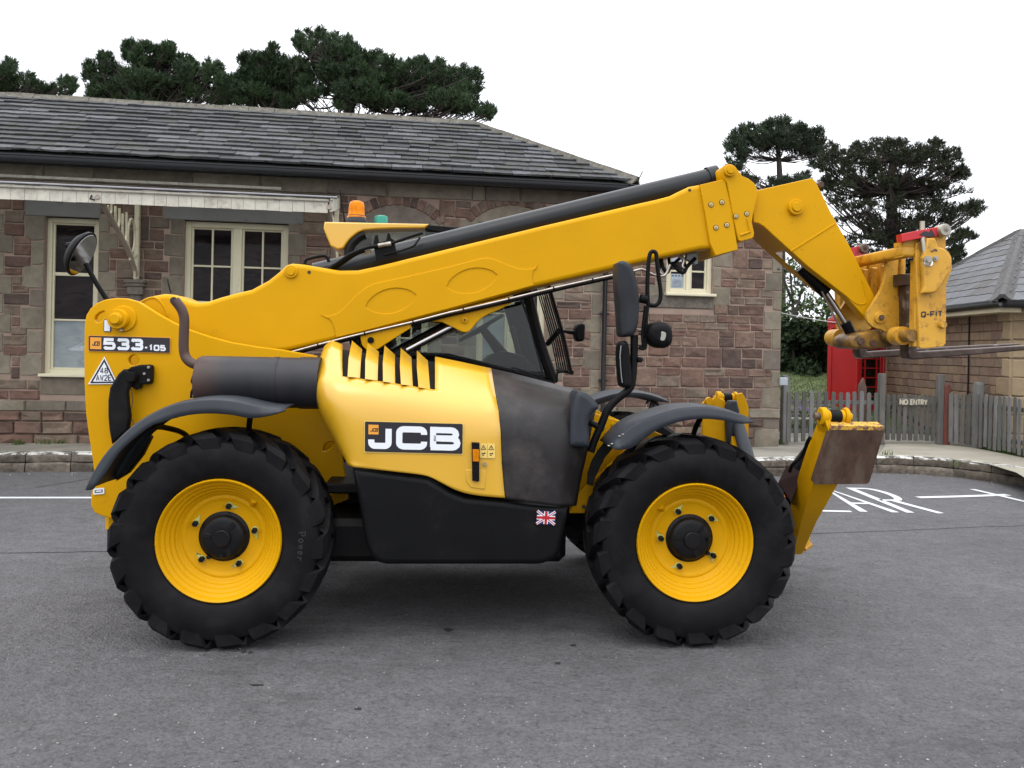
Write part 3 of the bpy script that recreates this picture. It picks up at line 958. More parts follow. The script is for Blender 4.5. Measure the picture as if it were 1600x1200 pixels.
# measured things on the front wall: (u, z) from pixels
def rectpx(x0, y0, x1, y1, v=0.0):
    a, b = BW(x0, y0, v), BW(x1, y1, v)
    return (a.x, b.x, b.z, a.z)          # u0,u1,z0,z1
UEND = BW(1218, 600).x
U0 = -7.0
ZG = BW(300, 250, -0.47).z                       # gutter top height
win1 = rectpx(71, 338, 150, 586)
win2 = rectpx(288, 347, 446, 586)
arch3 = rectpx(570, 346, 668, 590)
arch4 = rectpx(748, 346, 850, 590)
win5 = rectpx(1042, 385, 1113, 461)
win0 = (BW(-90, 338).x, BW(-10, 338).x, win1[2], win1[3])
for a in (arch3, arch4, win2): pass
arch3 = (arch3[0], arch3[1], win1[2], BW(620, 346).z); arch4 = (arch4[0], arch4[1], win1[2], BW(800, 346).z)
win2 = (win2[0], win2[1], win1[2], BW(366, 347).z)
openings = [win0, win1, win2, arch3, arch4, win5]

UJ = BW(941, 500).x                       # joint between the tall block and the lower wing
ZW = ZG - 0.10
ZWING = 3.98
# backing of mortar behind the stones, with openings through it
def backing(bm, u0, u1, z0, z1, ops, y0, y1):
    us = sorted({u0, u1} | {o[0] for o in ops if u0 < o[0] < u1} | {o[1] for o in ops if u0 < o[1] < u1})
    for a, b in zip(us, us[1:]):
        m = (a + b) / 2
        o = [o for o in ops if o[0] < m < o[1]]
        if o:
            o = o[0]
            if o[2] > z0: add_box(bm, ((a + b) / 2, (y0 + y1) / 2, (z0 + o[2]) / 2), (b - a, y1 - y0, o[2] - z0))
            if o[3] < z1: add_box(bm, ((a + b) / 2, (y0 + y1) / 2, (z1 + o[3]) / 2), (b - a, y1 - y0, z1 - o[3]))
        else: add_box(bm, ((a + b) / 2, (y0 + y1) / 2, (z0 + z1) / 2), (b - a, y1 - y0, z1 - z0))
BD = 7.2                                   # depth of the building
bm = bmesh.new()
backing(bm, U0, UJ, 0.05, ZW, openings, -0.007, 0.40)
backing(bm, UJ, UEND, 0.05, ZWING, openings, -0.0065, 0.405)
add_box(bm, (UEND - 0.2, 3.2, (ZWING + .05) / 2), (0.395, 5.6, ZWING - 0.05))
add_box(bm, (UJ - 0.2, 3.6, ZW / 2), (0.39, 6.4, ZW - .1))
add_box(bm, (U0 / 2 + UEND / 2, BD, ZWING / 2), (UEND - U0, 0.4, ZWING - 0.1))
add_box(bm, ((UJ + UEND) / 2, 3.0, ZWING + 0.02), (UEND - UJ + 0.1, 6.1, 0.10))
add_box(bm, ((U0 + UEND) / 2, 1.6, 0.45), (UEND - U0 - 1, 0.05, 0.1))
link('wall', from_bm(bm, smooth=0), M_MORT, station)
# dark room partition a little behind the windows
link('inner_wall', box_me(((U0 + UEND) / 2, 2.4, 2.0), (UEND - U0 - 1, 0.1, 3.6)), pm('dim_room_wall', (0.10, 0.09, 0.08), 0.9), station)

zpl = BW(1150, 646).z                      # plinth top
PLt = BW(60, 633).z
zpl = (zpl + PLt) / 2
zfr0, zfr1 = BW(300, 292).z, BW(300, 265).z   # frieze band
ZF0, ZF1 = BW(600, 309).z, BW(600, 283.5).z
zfr0, zfr1 = (zfr0 + ZF0) / 2, (zfr1 + ZF1) / 2

grey = Pieces(); red = Pieces()
def gblock(u0, u1, z0, z1, proud=0.018, depth=0.06, g=0.010, tm=STG, P=None, seed=None):
    r = rng
    w, h = u1 - u0 - g, z1 - z0 - g
    (P or grey).add(r.choice(tm), ((u0 + u1) / 2, depth / 2 - proud, (z0 + z1) / 2), (w, depth, h), (0, 0, 0), w * h, BF.w((u0 + u1) / 2, 0, (z0 + z1) / 2))
# frieze: long grey blocks
x = U0
xs_ = [BW(p, 290).x for p in (-60, 70, 147, 300, 408, 512, 605)] + [BW(p, 300).x for p in (738, 758, 812, 918)]
edges_ = [U0, U0 + 1.6, U0 + 3.2, U0 + 4.7] + [e for e in xs_ if e > U0 + 5] + [UJ - 0.25, UJ]
for a, b in zip(edges_, edges_[1:]):
    if b - a > 0.05: gblock(a, b, zfr0, zfr1, proud=0.045)
# plinth cap course and corner quoins
x = U0
while x < UEND - 0.05:
    l = min(rng.uniform(0.55, 1.0), UEND - x)
    if UEND - x - l < 0.3: l = UEND - x
    gblock(x, x + l, zpl - 0.075, zpl + 0.075, proud=0.05, depth=0.09)
    x += l
holes = list(openings)
def quoin_column(ua, ub, za, zb, flip=False, seed=1, wn=0.16, ww=0.29, side=1):
    """alternating short and long grey blocks beside an edge at ua; side=+1 they run to larger u"""
    r = random.Random(seed)
    z, k = za, 0
    while z < zb - 0.06:
        h = min(r.uniform(0.26, 0.36), zb - z)
        if zb - z - h < 0.12: h = zb - z
        w = (ww if k % 2 == 0 else wn) * r.uniform(0.92, 1.1)
        a, b = (ua, ua + w) if side > 0 else (ua - w, ua)
        gblock(a, b, z, z + h)
        holes.append((a, b, z, z + h))
        z += h; k += 1
quoin_column(UEND, 0, zpl + .08, ZWING, side=-1, seed=2)
quoin_column(UEND - 0.0, 0, PZ - 0.02, zpl - .08, side=-1, seed=12, wn=.3, ww=.42)
quoin_column(UJ - 0.02, 0, zpl + .08, zfr0, side=-1, seed=3)
for o, s in ((win0, 4), (win1, 5), (win2, 6)):
    quoin_column(o[0], 0, o[2] - 0.02, o[3] + .02, side=-1, seed=s, wn=0.19, ww=0.28)
    quoin_column(o[1], 0, o[2] - 0.02, o[3] + .02, side=1, seed=s + 20, wn=0.15, ww=0.26)
for o, s in ((arch3, 7), (arch4, 8)):
    quoin_column(o[0], 0, o[2], o[3], side=-1, seed=s, wn=0.18, ww=0.3)
    quoin_column(o[1], 0, o[2], o[3], side=1, seed=s + 30, wn=0.18, ww=0.3)
quoin_column(win5[0], 0, win5[2] - .12, win5[3], side=-1, seed=9, wn=0.16, ww=0.3)
quoin_column(win5[1], 0, win5[2] - .18, win5[3], side=1, seed=10, wn=0.14, ww=0.3)
# lintels
lin = []
for o in (win0, win1):
    lin.append((o[0] - 0.28, o[1] + 0.02, o[3], o[3] + 0.24))
lin.append((win2[0] - 0.30, win2[1] + 0.22, win2[3], win2[3] + 0.25))
lin.append((win5[0] - 0.25, win5[1] + 0.25, win5[3], win5[3] + 0.3))
for l in lin:
    link('lintel', box_me(((l[0] + l[1]) / 2, 0.09, (l[2] + l[3]) / 2), (l[1] - l[0], 0.22, l[3] - l[2]), 0.012), pm('grey_lintel_stone', (0.165, 0.16, 0.155), 0.85, var=0.12, bs=60, bstr=0.25, dirt=(0.09, 0.085, 0.08), ds=3), station)
    holes.append(l)
# sill stones and the stone apron below the windows
for o in (win0, win1, win2, arch3, arch4):
    gblock(o[0] - 0.02, o[1] + 0.02, o[2] - 0.30, o[2] - 0.02, proud=0.02, depth=0.08)
    holes.append((o[0] - .02, o[1] + .02, o[2] - .30, o[2]))
sp = (win5[0] - 0.30, win5[1] + 0.02, win5[2] - 0.24, win5[2] - 0.01)
link('sill_stone', box_me(((sp[0] + sp[1]) / 2, 0.05, (sp[2] + sp[3]) / 2), (sp[1] - sp[0], 0.15, sp[3] - sp[2]), 0.02), M_GREYD, station)
holes.append(sp)

# relieving arches over the two arched windows: grey tympanum and a ring of red voussoirs
vz = Pieces()
for o in (arch3, arch4):
    uc, hw = (o[0] + o[1]) / 2, (o[1] - o[0]) / 2 + 0.10
    rise = 0.27
    Rr = (hw * hw + rise * rise) / (2 * rise)
    zc = o[3] - 0.03 + rise - Rr
    a0 = math.asin(hw / Rr)
    V = [(uc - hw, 0.0, o[3] - 0.03), (uc + hw, 0.0, o[3] - 0.03)]
    arcp = [(uc + Rr * math.sin(a0 - 2 * a0 * k / 14), zc + Rr * math.cos(a0 - 2 * a0 * k / 14)) for k in range(15)]
    link('tympanum', plate_me([(uc - hw, o[3] - 0.03), (uc + hw, o[3] - 0.03)] + arcp[1:-1], [], -0.014, 0.10, 0.003), M_GREY, station)
    n = 13
    for k in range(n):
        a = -a0 * 1.06 + 2 * a0 * 1.06 * (k + 0.5) / n
        rr_ = Rr + 0.09
        wv = 2 * a0 * 1.06 * Rr / n - 0.012
        pu, pz = uc + rr_ * math.sin(a), zc + rr_ * math.cos(a)
        vz.add(rng.choice(ST), (pu, -0.004, pz), (wv, 0.055, 0.165), (0, a, 0), 1, None)
    holes.append((uc - hw - 0.02, uc + hw + 0.02, o[3] - 0.02, o[3] + rise + 0.05))
    holes.append((uc - hw * 0.55, uc + hw * 0.55, o[3], o[3] + rise + 0.19))
vz.build('voussoir', 'voussoirs', M_STONE, M_STONEI, station)
rows_fill(red, U0, UJ, zpl + 0.08, zfr0 - 0.01, holes, 11, ST, 0.11, 0.19, 0.20, 0.50)
rows_fill(red, UJ, UEND, zpl + 0.08, ZWING, holes, 17, ST, 0.11, 0.19, 0.18, 0.42, tall=0.2)
rows_fill(red, U0, UEND, PZ - 0.03, zpl - 0.08, [h for h in holes if h[2] < zpl - .1], 13, ST, 0.13, 0.22, 0.28, 0.62, v=-0.03, depth=0.07)
red.build('wall_stone', 'wall_stones', M_STONE, M_STONEI, station)
grey.build('quoin_block', 'quoin_blocks', M_GREY, M_GREY, station)

# windows
def window(o, cols, rows, y=0.13, fw=0.055, mull=None, frost_rows=(), bars=0.028, sash_split=None, sill=True, frame_mat=None):
    u0, u1, z0, z1 = o
    fm = frame_mat or M_CREAM
    bm = bmesh.new()
    add_box(bm, (u0 + fw / 2, y, (z0 + z1) / 2), (fw, 0.09, z1 - z0), 0.006)
    add_box(bm, (u1 - fw / 2, y, (z0 + z1) / 2), (fw, 0.09, z1 - z0), 0.006)
    add_box(bm, ((u0 + u1) / 2, y, z1 - fw / 2), (u1 - u0 - 2 * fw, 0.085, fw), 0.006)
    add_box(bm, ((u0 + u1) / 2, y, z0 + fw / 2), (u1 - u0 - 2 * fw, 0.085, fw), 0.006)
    w = link('window', from_bm(bm), fm, station)
    if sill: link('window_sill', box_me(((u0 + u1) / 2, y - 0.09, z0 - 0.012), (u1 - u0 + 0.06, 0.26, 0.045), 0.008), fm, w)
    iu0, iu1, iz0, iz1 = u0 + fw, u1 - fw, z0 + fw, z1 - fw
    groups = [(iu0, iu1)]
    if mull:
        c = (iu0 + iu1) / 2
        link('mullion', box_me((c, y, (iz0 + iz1) / 2), (mull, 0.08, iz1 - iz0), 0.006), fm, w)
        groups = [(iu0, c - mull / 2), (c + mull / 2, iu1)]
    zr = rows if isinstance(rows, list) else [k / rows for k in range(rows + 1)]
    bmb = bmesh.new()
    for (a, b) in groups:
        sf = 0.032
        for q in ((a + sf / 2, (iz0 + iz1) / 2, sf, iz1 - iz0), (b - sf / 2, (iz0 + iz1) / 2, sf, iz1 - iz0)):
            add_box(bmb, (q[0], y + 0.01, q[1]), (q[2], 0.05, q[3]), 0.004)
        for k in range(1, cols):
            add_box(bmb, (a + (b - a) * k / cols, y + 0.012, (iz0 + iz1) / 2), (bars, 0.04, iz1 - iz0), 0.004)
        for t in zr:
            zz = iz0 + (iz1 - iz0) * t
            th = 0.05 if (sash_split and abs(t - sash_split) < 1e-6) else bars
            add_box(bmb, ((a + b) / 2, y + 0.014, min(max(zz, iz0 + th / 2), iz1 - th / 2)), (b - a, 0.036, th), 0.004)
    link('glazing_bar', from_bm(bmb), fm, w)
    for (a, b) in groups:
        for c in range(cols):
            for r_ in range(len(zr) - 1):
                pa, pb = a + (b - a) * c / cols, a + (b - a) * (c + 1) / cols
                za, zb = iz0 + (iz1 - iz0) * zr[r_], iz0 + (iz1 - iz0) * zr[r_ + 1]
                M = Matrix.Rotation(rng.uniform(-.006, .006), 4, 'X') @ Matrix.Rotation(rng.uniform(-.01, .01), 4, 'Z')
                link('pane', box_me(((pa + pb) / 2, y + 0.022, (za + zb) / 2), (pb - pa - 0.004, 0.005, zb - za - 0.004), M=M, smooth=0), M_FROST if r_ in frost_rows else M_PANE, w)
    return w
f1 = lambda py: (BW(100, py).z - win1[2]) / (win1[3] - win1[2])
window(win1, 1, [0.0, f1(502), f1(425), 1.0], frost_rows=(0,), fw=0.07, sash_split=f1(425))
window(win0, 1, [0.0, f1(502), f1(425), 1.0], frost_rows=(0,), fw=0.07)
f2 = lambda py: (BW(366, py).z - win2[2]) / (win2[3] - win2[2])
window(win2, 2, [0.0, f2(530), f2(473), f2(412), 1.0], fw=0.085, mull=0.13)
window(arch3, 2, 4, fw=0.07, mull=0.10)
window(arch4, 1, [0, 0.42, 1.0], fw=0.08, mull=0.10, frost_rows=(0,))
w5 = window(win5, 1, 2, fw=0.075, mull=0.07, y=0.10)
# posters on the inside of the small window
u0, u1, z0, z1 = win5
pw = (u1 - u0)
link('poster', box_me((u0 + pw * 0.30, 0.113, z0 + (z1 - z0) * 0.27), (pw * 0.30, 0.002, (z1 - z0) * 0.34), smooth=0), pm('pale_poster', (0.30, 0.35, 0.40), 0.5, var=0.15, vs=18), w5)
bm = bmesh.new()
for i in range(3):
    for j in range(2):
        pass
for i in range(4):
    add_lathe(bm, [(0.0, -0.0025), (0.016, -0.0025), (0.016, 0)], 12, (u0 + pw * 0.19 + i * 0.052, 0.1115, z0 + (z1 - z0) * 0.40), 'Y')
for i in range(7):
    add_box(bm, (u0 + pw * 0.28, 0.1105, z0 + (z1 - z0) * (0.14 + i * 0.028)), (pw * 0.2, 0.002, 0.006))
link('poster_print', from_bm(bm, smooth=0), pm('poster_ink', (0.05, 0.07, 0.12), 0.5), w5)
link('notice', box_me((u0 + pw * 0.30, 0.113, z0 + (z1 - z0) * 0.80), (pw * 0.30, 0.002, (z1 - z0) * 0.20), smooth=0), pm('pale_notice', (0.4, 0.42, 0.48), 0.5, var=0.2, vs=14), w5)

# gutter, downpipe
ze = ZG - 0.03
gu1 = BW(1003, 292, -0.45).x
prof = [(math.cos(a) * 0.062, math.sin(a) * 0.062) for a in [PI + PI * k / 8 for k in range(9)]]
def gutter_me(u0, u1, z, y):
    bm = bmesh.new()
    ring = [(0.07, 0.045), (0.07, 0.0)] + prof[::-1][1:-1] + [(-0.07, 0.0), (-0.07, 0.05), (-0.062, 0.05), (-0.058, 0.0)]
    ring = [(-0.07, 0.055), (-0.085, 0.055), (-0.085, 0.035), (-0.07, 0.03)] + [(math.cos(a) * 0.07, math.sin(a) * 0.07) for a in [PI + PI * k / 8 for k in range(9)]] + [(0.07, 0.05)] + [(math.cos(a) * 0.062, math.sin(a) * 0.062) for a in [2 * PI - PI * k / 8 for k in range(9)]]
    A = [bm.verts.new((u0, y + p[0], z + p[1])) for p in ring]; B = [bm.verts.new((u1, y + p[0], z + p[1])) for p in ring]
    n = len(ring)
    for i in range(n): bm.faces.new((A[i], A[(i + 1) % n], B[(i + 1) % n], B[i]))
    bm.faces.new(A); bm.faces.new(B)
    return from_bm(bm)
gut = link('gutter', gutter_me(U0 - 0.4, gu1, ze - 0.06, -0.42), M_GUT, station)
x = U0
while x < gu1:
    link('gutter_joint', gutter_me(x, x + 0.05, ze - 0.061, -0.422), M_GUT, gut); x += 1.75
link('soffit', box_me(((U0 + UJ) / 2, -0.19, max(ze - 0.07, zfr1 + 0.03)), (UJ - U0, 0.40, 0.05)), pm('dark_soffit', (0.03, 0.022, 0.022), 0.7), station)
link('fascia_board', box_me(((U0 + gu1) / 2, -0.33, ze - 0.07), (gu1 - U0, 0.03, 0.11)), M_GUT, station)
dpu = BW(944.5, 500, -0.08).x
dp = link('downpipe', tube_me([(dpu, -0.30, ze - 0.15), (dpu, -0.20, ze - 0.28), (dpu, -0.075, ze - 0.42), (dpu, -0.075, zpl + 0.2), (dpu, -0.10, zpl + 0.05), (dpu, -0.10, PZ + 0.1), (dpu, -0.16, PZ + 0.03)], 0.038, 12), M_GUT, station)
for z in (ze - 0.9, ze - 2.0, zpl + 0.5):
    link('pipe_bracket', box_me((dpu, -0.055, z), (0.14, 0.05, 0.035), 0.005), M_GUT, dp)

# main roof: front slope from the eave to the ridge, hipped at the right end
ev = -0.47
ec = BW(994, 283, ev)                     # eave corner
Ue, Ze = ec.x, ZG + 0.0
best = None
for a in np.linspace(1.5, 6.0, 91):
    p = BW(740, 195, ev + a)
    err = abs((Ue - p.x) - a)
    if best is None or err < best[0]: best = (err, a, p.z)
_, RA, ZR_ = best
RA = 3.9 if RA > 5.8 else RA
pr = BW(740, 195, ev + RA)
URe, ZR_ = pr.x, pr.z
roof = empty('roof', parent=station)
V = [(U0 - 0.6, ev, Ze), (Ue, ev, Ze), (URe, ev + RA, ZR_), (U0 - 0.6, ev + RA, ZR_), (U0 - 0.6, ev + 2 * RA, Ze), (Ue, ev + 2 * RA, Ze)]
link('roof_deck', pyd([(v[0], v[1], v[2] - 0.03) for v in V], [(0, 1, 2, 3), (1, 5, 2), (3, 2, 5, 4), (0, 4, 5, 1), (0, 3, 4)], smooth=0), pm('roof_boarding', (0.03, 0.028, 0.028), 0.9), roof)
sl = math.hypot(RA, ZR_ - Ze); pitch = math.atan2(ZR_ - Ze, RA)
NC = 13
def slate_t(seed, w=1.0):
    r = random.Random(seed)
    bm = bmesh.new()
    k = 5
    lo = [(-.5 + i / (k - 1) * 1.0, -.5 + r.uniform(-.07, .07) * (1 if 0 < i < k - 1 else .6)) for i in range(k)]
    tp = [(.5, .62), (-.5, .62)]
    top = [bm.verts.new((x, y, 1.0)) for x, y in lo] + [bm.verts.new((x, y, 0.1)) for x, y in tp]
    bot = [bm.verts.new((x, y, 0.0)) for x, y in lo] + [bm.verts.new((x, y, -0.8)) for x, y in tp]
    bm.faces.new(top); bm.faces.new(bot[::-1])
    n = len(top)
    for i in range(n): bm.faces.new((top[i], bot[i], bot[(i + 1) % n], top[(i + 1) % n]))
    return from_bm(bm, smooth=0)
SLT = [slate_t(i) for i in range(8)]
slp = Pieces()
ex_ = sl / NC
for c in range(NC):
    s0 = c * ex_
    y, z = ev - 0.03 + (s0 + ex_ / 2) * math.cos(pitch), Ze + 0.012 + (s0 + ex_ / 2) * math.sin(pitch)
    umax = Ue + (URe - Ue) * (s0 + ex_ * 0.5) / sl
    x = U0 - 0.6 - (c % 2) * 0.2 - rng.uniform(0, .1)
    while x < umax:
        w = rng.uniform(0.30, 0.50)
        xe = min(x + w, umax)
        ww = xe - x - 0.007
        if ww > 0.06:
            slp.add(rng.choice(SLT), ((x + xe) / 2, y, z + rng.uniform(0, .006)), (ww, ex_ * rng.uniform(0.98, 1.06), rng.uniform(0.026, 0.042)), (pitch + rng.uniform(-.012, .012), rng.uniform(-.006, .006), rng.uniform(-.012, .012)), ww, BF.w((x + xe) / 2, y, z))
        x = xe
slp.build('slate', 'slates', M_SLATE, M_SLATEI, roof)
# moss clumps along the slate edges
bm = bmesh.new()
for i in range(260):
    c = rng.randrange(0, NC); s0 = c * ex_ + rng.uniform(-.02, .03)
    if rng.random() < 0.5: s0 = min(s0, rng.randrange(0, 5) * ex_)
    u = rng.uniform(U0 + 6, Ue - 0.3 - (Ue - URe) * s0 / sl)
    y, z = ev - 0.03 + s0 * math.cos(pitch), Ze + 0.035 + s0 * math.sin(pitch)
    vs = bmesh.ops.create_icosphere(bm, subdivisions=1, radius=1.0)['verts']
    sx = rng.uniform(.02, .075)
    for v in vs: v.co = Vector((v.co.x * sx * rng.uniform(.8, 1.2), v.co.y * 0.016, v.co.z * 0.012)) + Vector((u, y, z))
tag(link('moss', from_bm(bm, smooth=60), pm('roof_moss', (0.022, 0.022, 0.012), 1.0, var=0.5, vs=20, bs=60, bstr=0.8), roof), kind='stuff')
# ridge and hip cappings
def capping(p, q, n, w=0.15, mat=M_RIDGE, name='ridge_tile', parent=roof, drop=0.07):
    p, q = Vector(p), Vector(q)
    t = (q - p).normalized(); side = t.cross(Vector((0, 0, 1))).normalized(); up = side.cross(t)
    for i in range(n):
        a, b = p.lerp(q, i / n) + t * 0.004, p.lerp(q, (i + 1) / n) - t * 0.004
        j = rng.uniform(-.006, .006)
        prof_ = [(-w, -drop), (-w * 0.45, 0.0), (-0.035, 0.055), (0.035, 0.055), (w * 0.45, 0.0), (w, -drop), (w, -drop - 0.025), (0, 0.0), (-w, -drop - 0.025)]
        V = [c + side * x + up * (y + j) for c in (a, b) for x, y in prof_]
        k = len(prof_)
        link(name, pyd(V, [tuple(range(k)), tuple(range(k, 2 * k))] + [(i_, (i_ + 1) % k, k + (i_ + 1) % k, k + i_) for i_ in range(k)], smooth=30), mat, parent)
capping((U0 - 0.6, ev + RA, ZR_ + 0.02), (URe, ev + RA, ZR_ + 0.02), 34)
capping((URe, ev + RA, ZR_ + 0.015), (Ue + 0.02, ev - 0.02, Ze + 0.03), 11, w=0.13)
link('hip_iron', tube_me([(Ue + 0.03, ev - 0.03, Ze + 0.05), (Ue + 0.06, ev - .03, Ze + 0.10), (Ue + 0.09, ev - .03, Ze + 0.17)], 0.008, 6), M_GUT, roof)

# canopy on iron brackets
canopy = empty('canopy', parent=station)
vo = -1.85
cl, cr_ = BW(-420, 295, vo), BW(512.5, 315, vo)
zt_ = (BW(0, 292, vo).z + BW(500, 314.5, vo).z) / 2
zb_ = (BW(0, 311, vo).z + BW(500, 332.5, vo).z) / 2
vb = Pieces()
x, i = cr_.x, 0
wb = 0.158
VT = [box_me((0, 0, 0), (1, 1, 1), 0.02) for _ in range(1)]
while x > cl.x:
    wv = wb * rng.uniform(0.93, 1.07)
    if i == 0: wv = 0.30
    b = link('valance_board', VT[0], M_VAL, canopy, (x - wv / 2, vo + rng.uniform(-.002, .002), (zt_ + zb_) / 2 + rng.uniform(-.003, .003)), None, (wv - 0.004, 0.022, zt_ - zb_))
    x -= wv; i += 1
link('top_moulding', box_me(((cl.x + cr_.x) / 2, vo - 0.012, zt_ + 0.012), (cr_.x - cl.x + 0.02, 0.07, 0.034), 0.008), M_VAL, canopy)
link('canopy_beam', box_me(((cl.x + cr_.x) / 2 - .02, vo + 0.07, (zt_ + zb_) / 2 + 0.01), (cr_.x - cl.x - 0.1, 0.09, zt_ - zb_ - 0.06), 0.005), M_STAINED, canopy)
zwj = BW(250, 290, -0.02).z - 0.02
bm = bmesh.new()
for (ya, za, yb, zb2) in ((vo - 0.06, zt_ + 0.035, -0.0, zwj),):
    V = [(cl.x, ya, za), (cr_.x + 0.12, ya, za), (cr_.x + 0.12, yb, zb2), (cl.x, yb, zb2)]
    top = [bm.verts.new((a, b, c + 0.03)) for a, b, c in V]; bo = [bm.verts.new(v) for v in V]
    bm.faces.new(top); bm.faces.new(bo)
    for k in range(4): bm.faces.new((top[k], top[(k + 1) % 4], bo[(k + 1) % 4], bo[k]))
link('canopy_glazing', from_bm(bm, smooth=0), glass_mat('old_canopy_glazing', (0.80, 0.82, 0.80)), canopy)
x = cl.x + 0.2
while x < cr_.x:
    link('rafter', tube_me([(x, vo + 0.02, zt_ + 0.0), (x, -0.0, zwj - 0.035)], 0.024, 4, smooth=0), M_VAL, canopy)
    x += 0.62
link('front_lead_strip', box_me(((cl.x + cr_.x) / 2 + 0.06, vo - 0.03, zt_ + 0.052), (cr_.x - cl.x + 0.12, 0.10, 0.02), 0.004), pm('grey_lead_flashing', (0.30, 0.29, 0.31), 0.6, var=0.2), canopy)
link('flashing', box_me(((cl.x + BW(440, 290).x) / 2, -0.04, zwj + 0.055), (BW(440, 290).x - cl.x, 0.05, 0.04), 0.005), M_VAL, canopy)
link('end_bargeboard', pyd([(cr_.x + .02, vo, zb_ + .02), (cr_.x + .02, vo, zt_ + .03), (cr_.x + .02, -0.02, zwj), (cr_.x + .02, -0.02, zwj - .20), (cr_.x + .06, vo, zb_ + .02), (cr_.x + .06, vo, zt_ + .03), (cr_.x + .06, -0.02, zwj), (cr_.x + .06, -0.02, zwj - .20)],
     [(0, 1, 2, 3), (4, 5, 6, 7), (0, 1, 5, 4), (1, 2, 6, 5), (2, 3, 7, 6), (3, 0, 4, 7)], smooth=0), M_VAL, canopy)
def bracket(u, zbot):
    b = empty('bracket', parent=station)
    z1 = zb_ + 0.08
    yo = vo - 0.02
    link('wall_post', box_me((u, -0.07, (z1 + 0.25 + zbot) / 2), (0.07, 0.09, z1 + 0.25 - zbot), 0.01), M_IRON, b)
    arcp = []
    for k in range(15):
        a = k / 14 * PI / 2
        t_ = k / 14
        arcp.append(Vector((u, -0.10 + (yo + 0.10) * t_ ** 1.5, zbot + 0.05 + (z1 - zbot - 0.05) * t_)))
    link('curved_rib', tube_me(arcp, 0.034, 8), M_STAINED, b)
    def sc(name, P, r=0.017): link(name, tube_me(catmull([Vector((u, y, z)) for y, z in P], 4), r, 7), M_IRON, b)
    H = z1 - zbot
    # scrolls in the spandrel
    cy_, cz_ = -0.36, z1 - 0.30
    sc('scroll', [(cy_ + 0.17 * math.cos(a), cz_ + 0.24 * math.sin(a)) for a in [2 * PI * k / 12 for k in range(13)]])
    sc('scroll', [(-0.13, z1 - 0.55), (-0.26, z1 - 0.62), (-0.34, z1 - 0.52), (-0.42, z1 - 0.66)])
    sc('scroll', [(-0.62, z1), (-0.60, z1 - 0.30), (-0.68, z1 - 0.44), (-0.78, z1 - 0.30), (-0.80, z1 - 0.05)])
    sc('scroll', [(-0.95, z1), (-0.94, z1 - 0.18), (-1.02, z1 - 0.28), (-1.12, z1 - 0.14), (-1.13, z1)])
    sc('scroll', [(-1.30, z1), (-1.30, z1 - 0.10), (-1.38, z1 - 0.15), (-1.44, z1 - 0.04)], 0.014)
    sc('scroll', [(-0.11, z1 - 0.70), (-0.17, z1 - 0.80), (-0.12, z1 - 0.95)], 0.015)
    bm = bmesh.new()
    for k, (w, h, z) in enumerate(((0.30, 0.05, zbot - 0.03), (0.26, 0.05, zbot - 0.08), (0.22, 0.12, zbot - 0.165), (0.15, 0.10, zbot - 0.275))):
        add_box(bm, (u, -0.05, z), (w, w * 0.9, h), 0.01)
    link('corbel', from_bm(bm), M_GREYD, b)
bracket(BW(213, 437, -0.07).x, BW(213, 437, -0.07).z)
bracket(BW(524, 441, -0.07).x, BW(213, 437, -0.07).z)
bracket(BW(-170, 430, -0.07).x, BW(213, 437, -0.07).z)
# small lamp peg, valance hook, wall hooks
link('valance_hook', tube_me([(BW(144, 306, vo).x, vo - 0.02, zb_ + 0.09), (BW(144, 306, vo).x, vo - 0.07, zb_ + 0.04), (BW(147, 306, vo).x + 0.03, vo - 0.05, zb_ + 0.03)], 0.012, 7), M_GUT, canopy)
bu = BW(262, 445)
link('wall_hook', tube_me([(bu.x, -0.02, bu.z + .08), (bu.x + .03, -0.08, bu.z), (bu.x + .06, -0.06, bu.z - .12)], 0.009, 6), M_GUT, station)
# lamp bracket on the corner with a square glazed lantern beyond it
lp = BW(1214, 420.5)
lam = empty('wall_lantern', (0, 0, 0))
tag(lam, 'square glazed lantern on a black bracket at the right corner of the station', 'lantern')
P0 = BF.w(lp.x, -0.02, lp.z); P1 = at(1250, 424, P0.y + 0.2)
link('bracket_arm', tube_me([P0, P0.lerp(P1, 0.5) + Vector((0, 0, 0.01)), P1], 0.014, 7), M_GUT, lam)
c = at(1252, 436, P0.y + 0.2)
bm = bmesh.new()
for sx in (-1, 1):
    for sy in (-1, 1):
        add_tube(bm, [c + Vector((sx * 0.10, sy * 0.10, 0.13)), c + Vector((sx * 0.075, sy * 0.075, -0.10))], 0.010, 6)
for z, k in ((0.13, 0.10), (-0.10, 0.075)):
    add_tube(bm, [c + Vector((a * k, b * k, z)) for a, b in ((-1, -1), (1, -1), (1, 1), (-1, 1))], 0.011, 6, closed=True)
add_tube(bm, [c + Vector((0, 0, 0.13)), P1 + Vector((0, 0, 0.02))], 0.01, 6)
link('lantern_frame', from_bm(bm), M_GUT, lam)
link('lantern_glass', box_me(c + Vector((0, 0, 0.015)), (0.15, 0.15, 0.2), smooth=0), glass_mat('lantern_glass', (0.85, 0.88, 0.88)), lam)

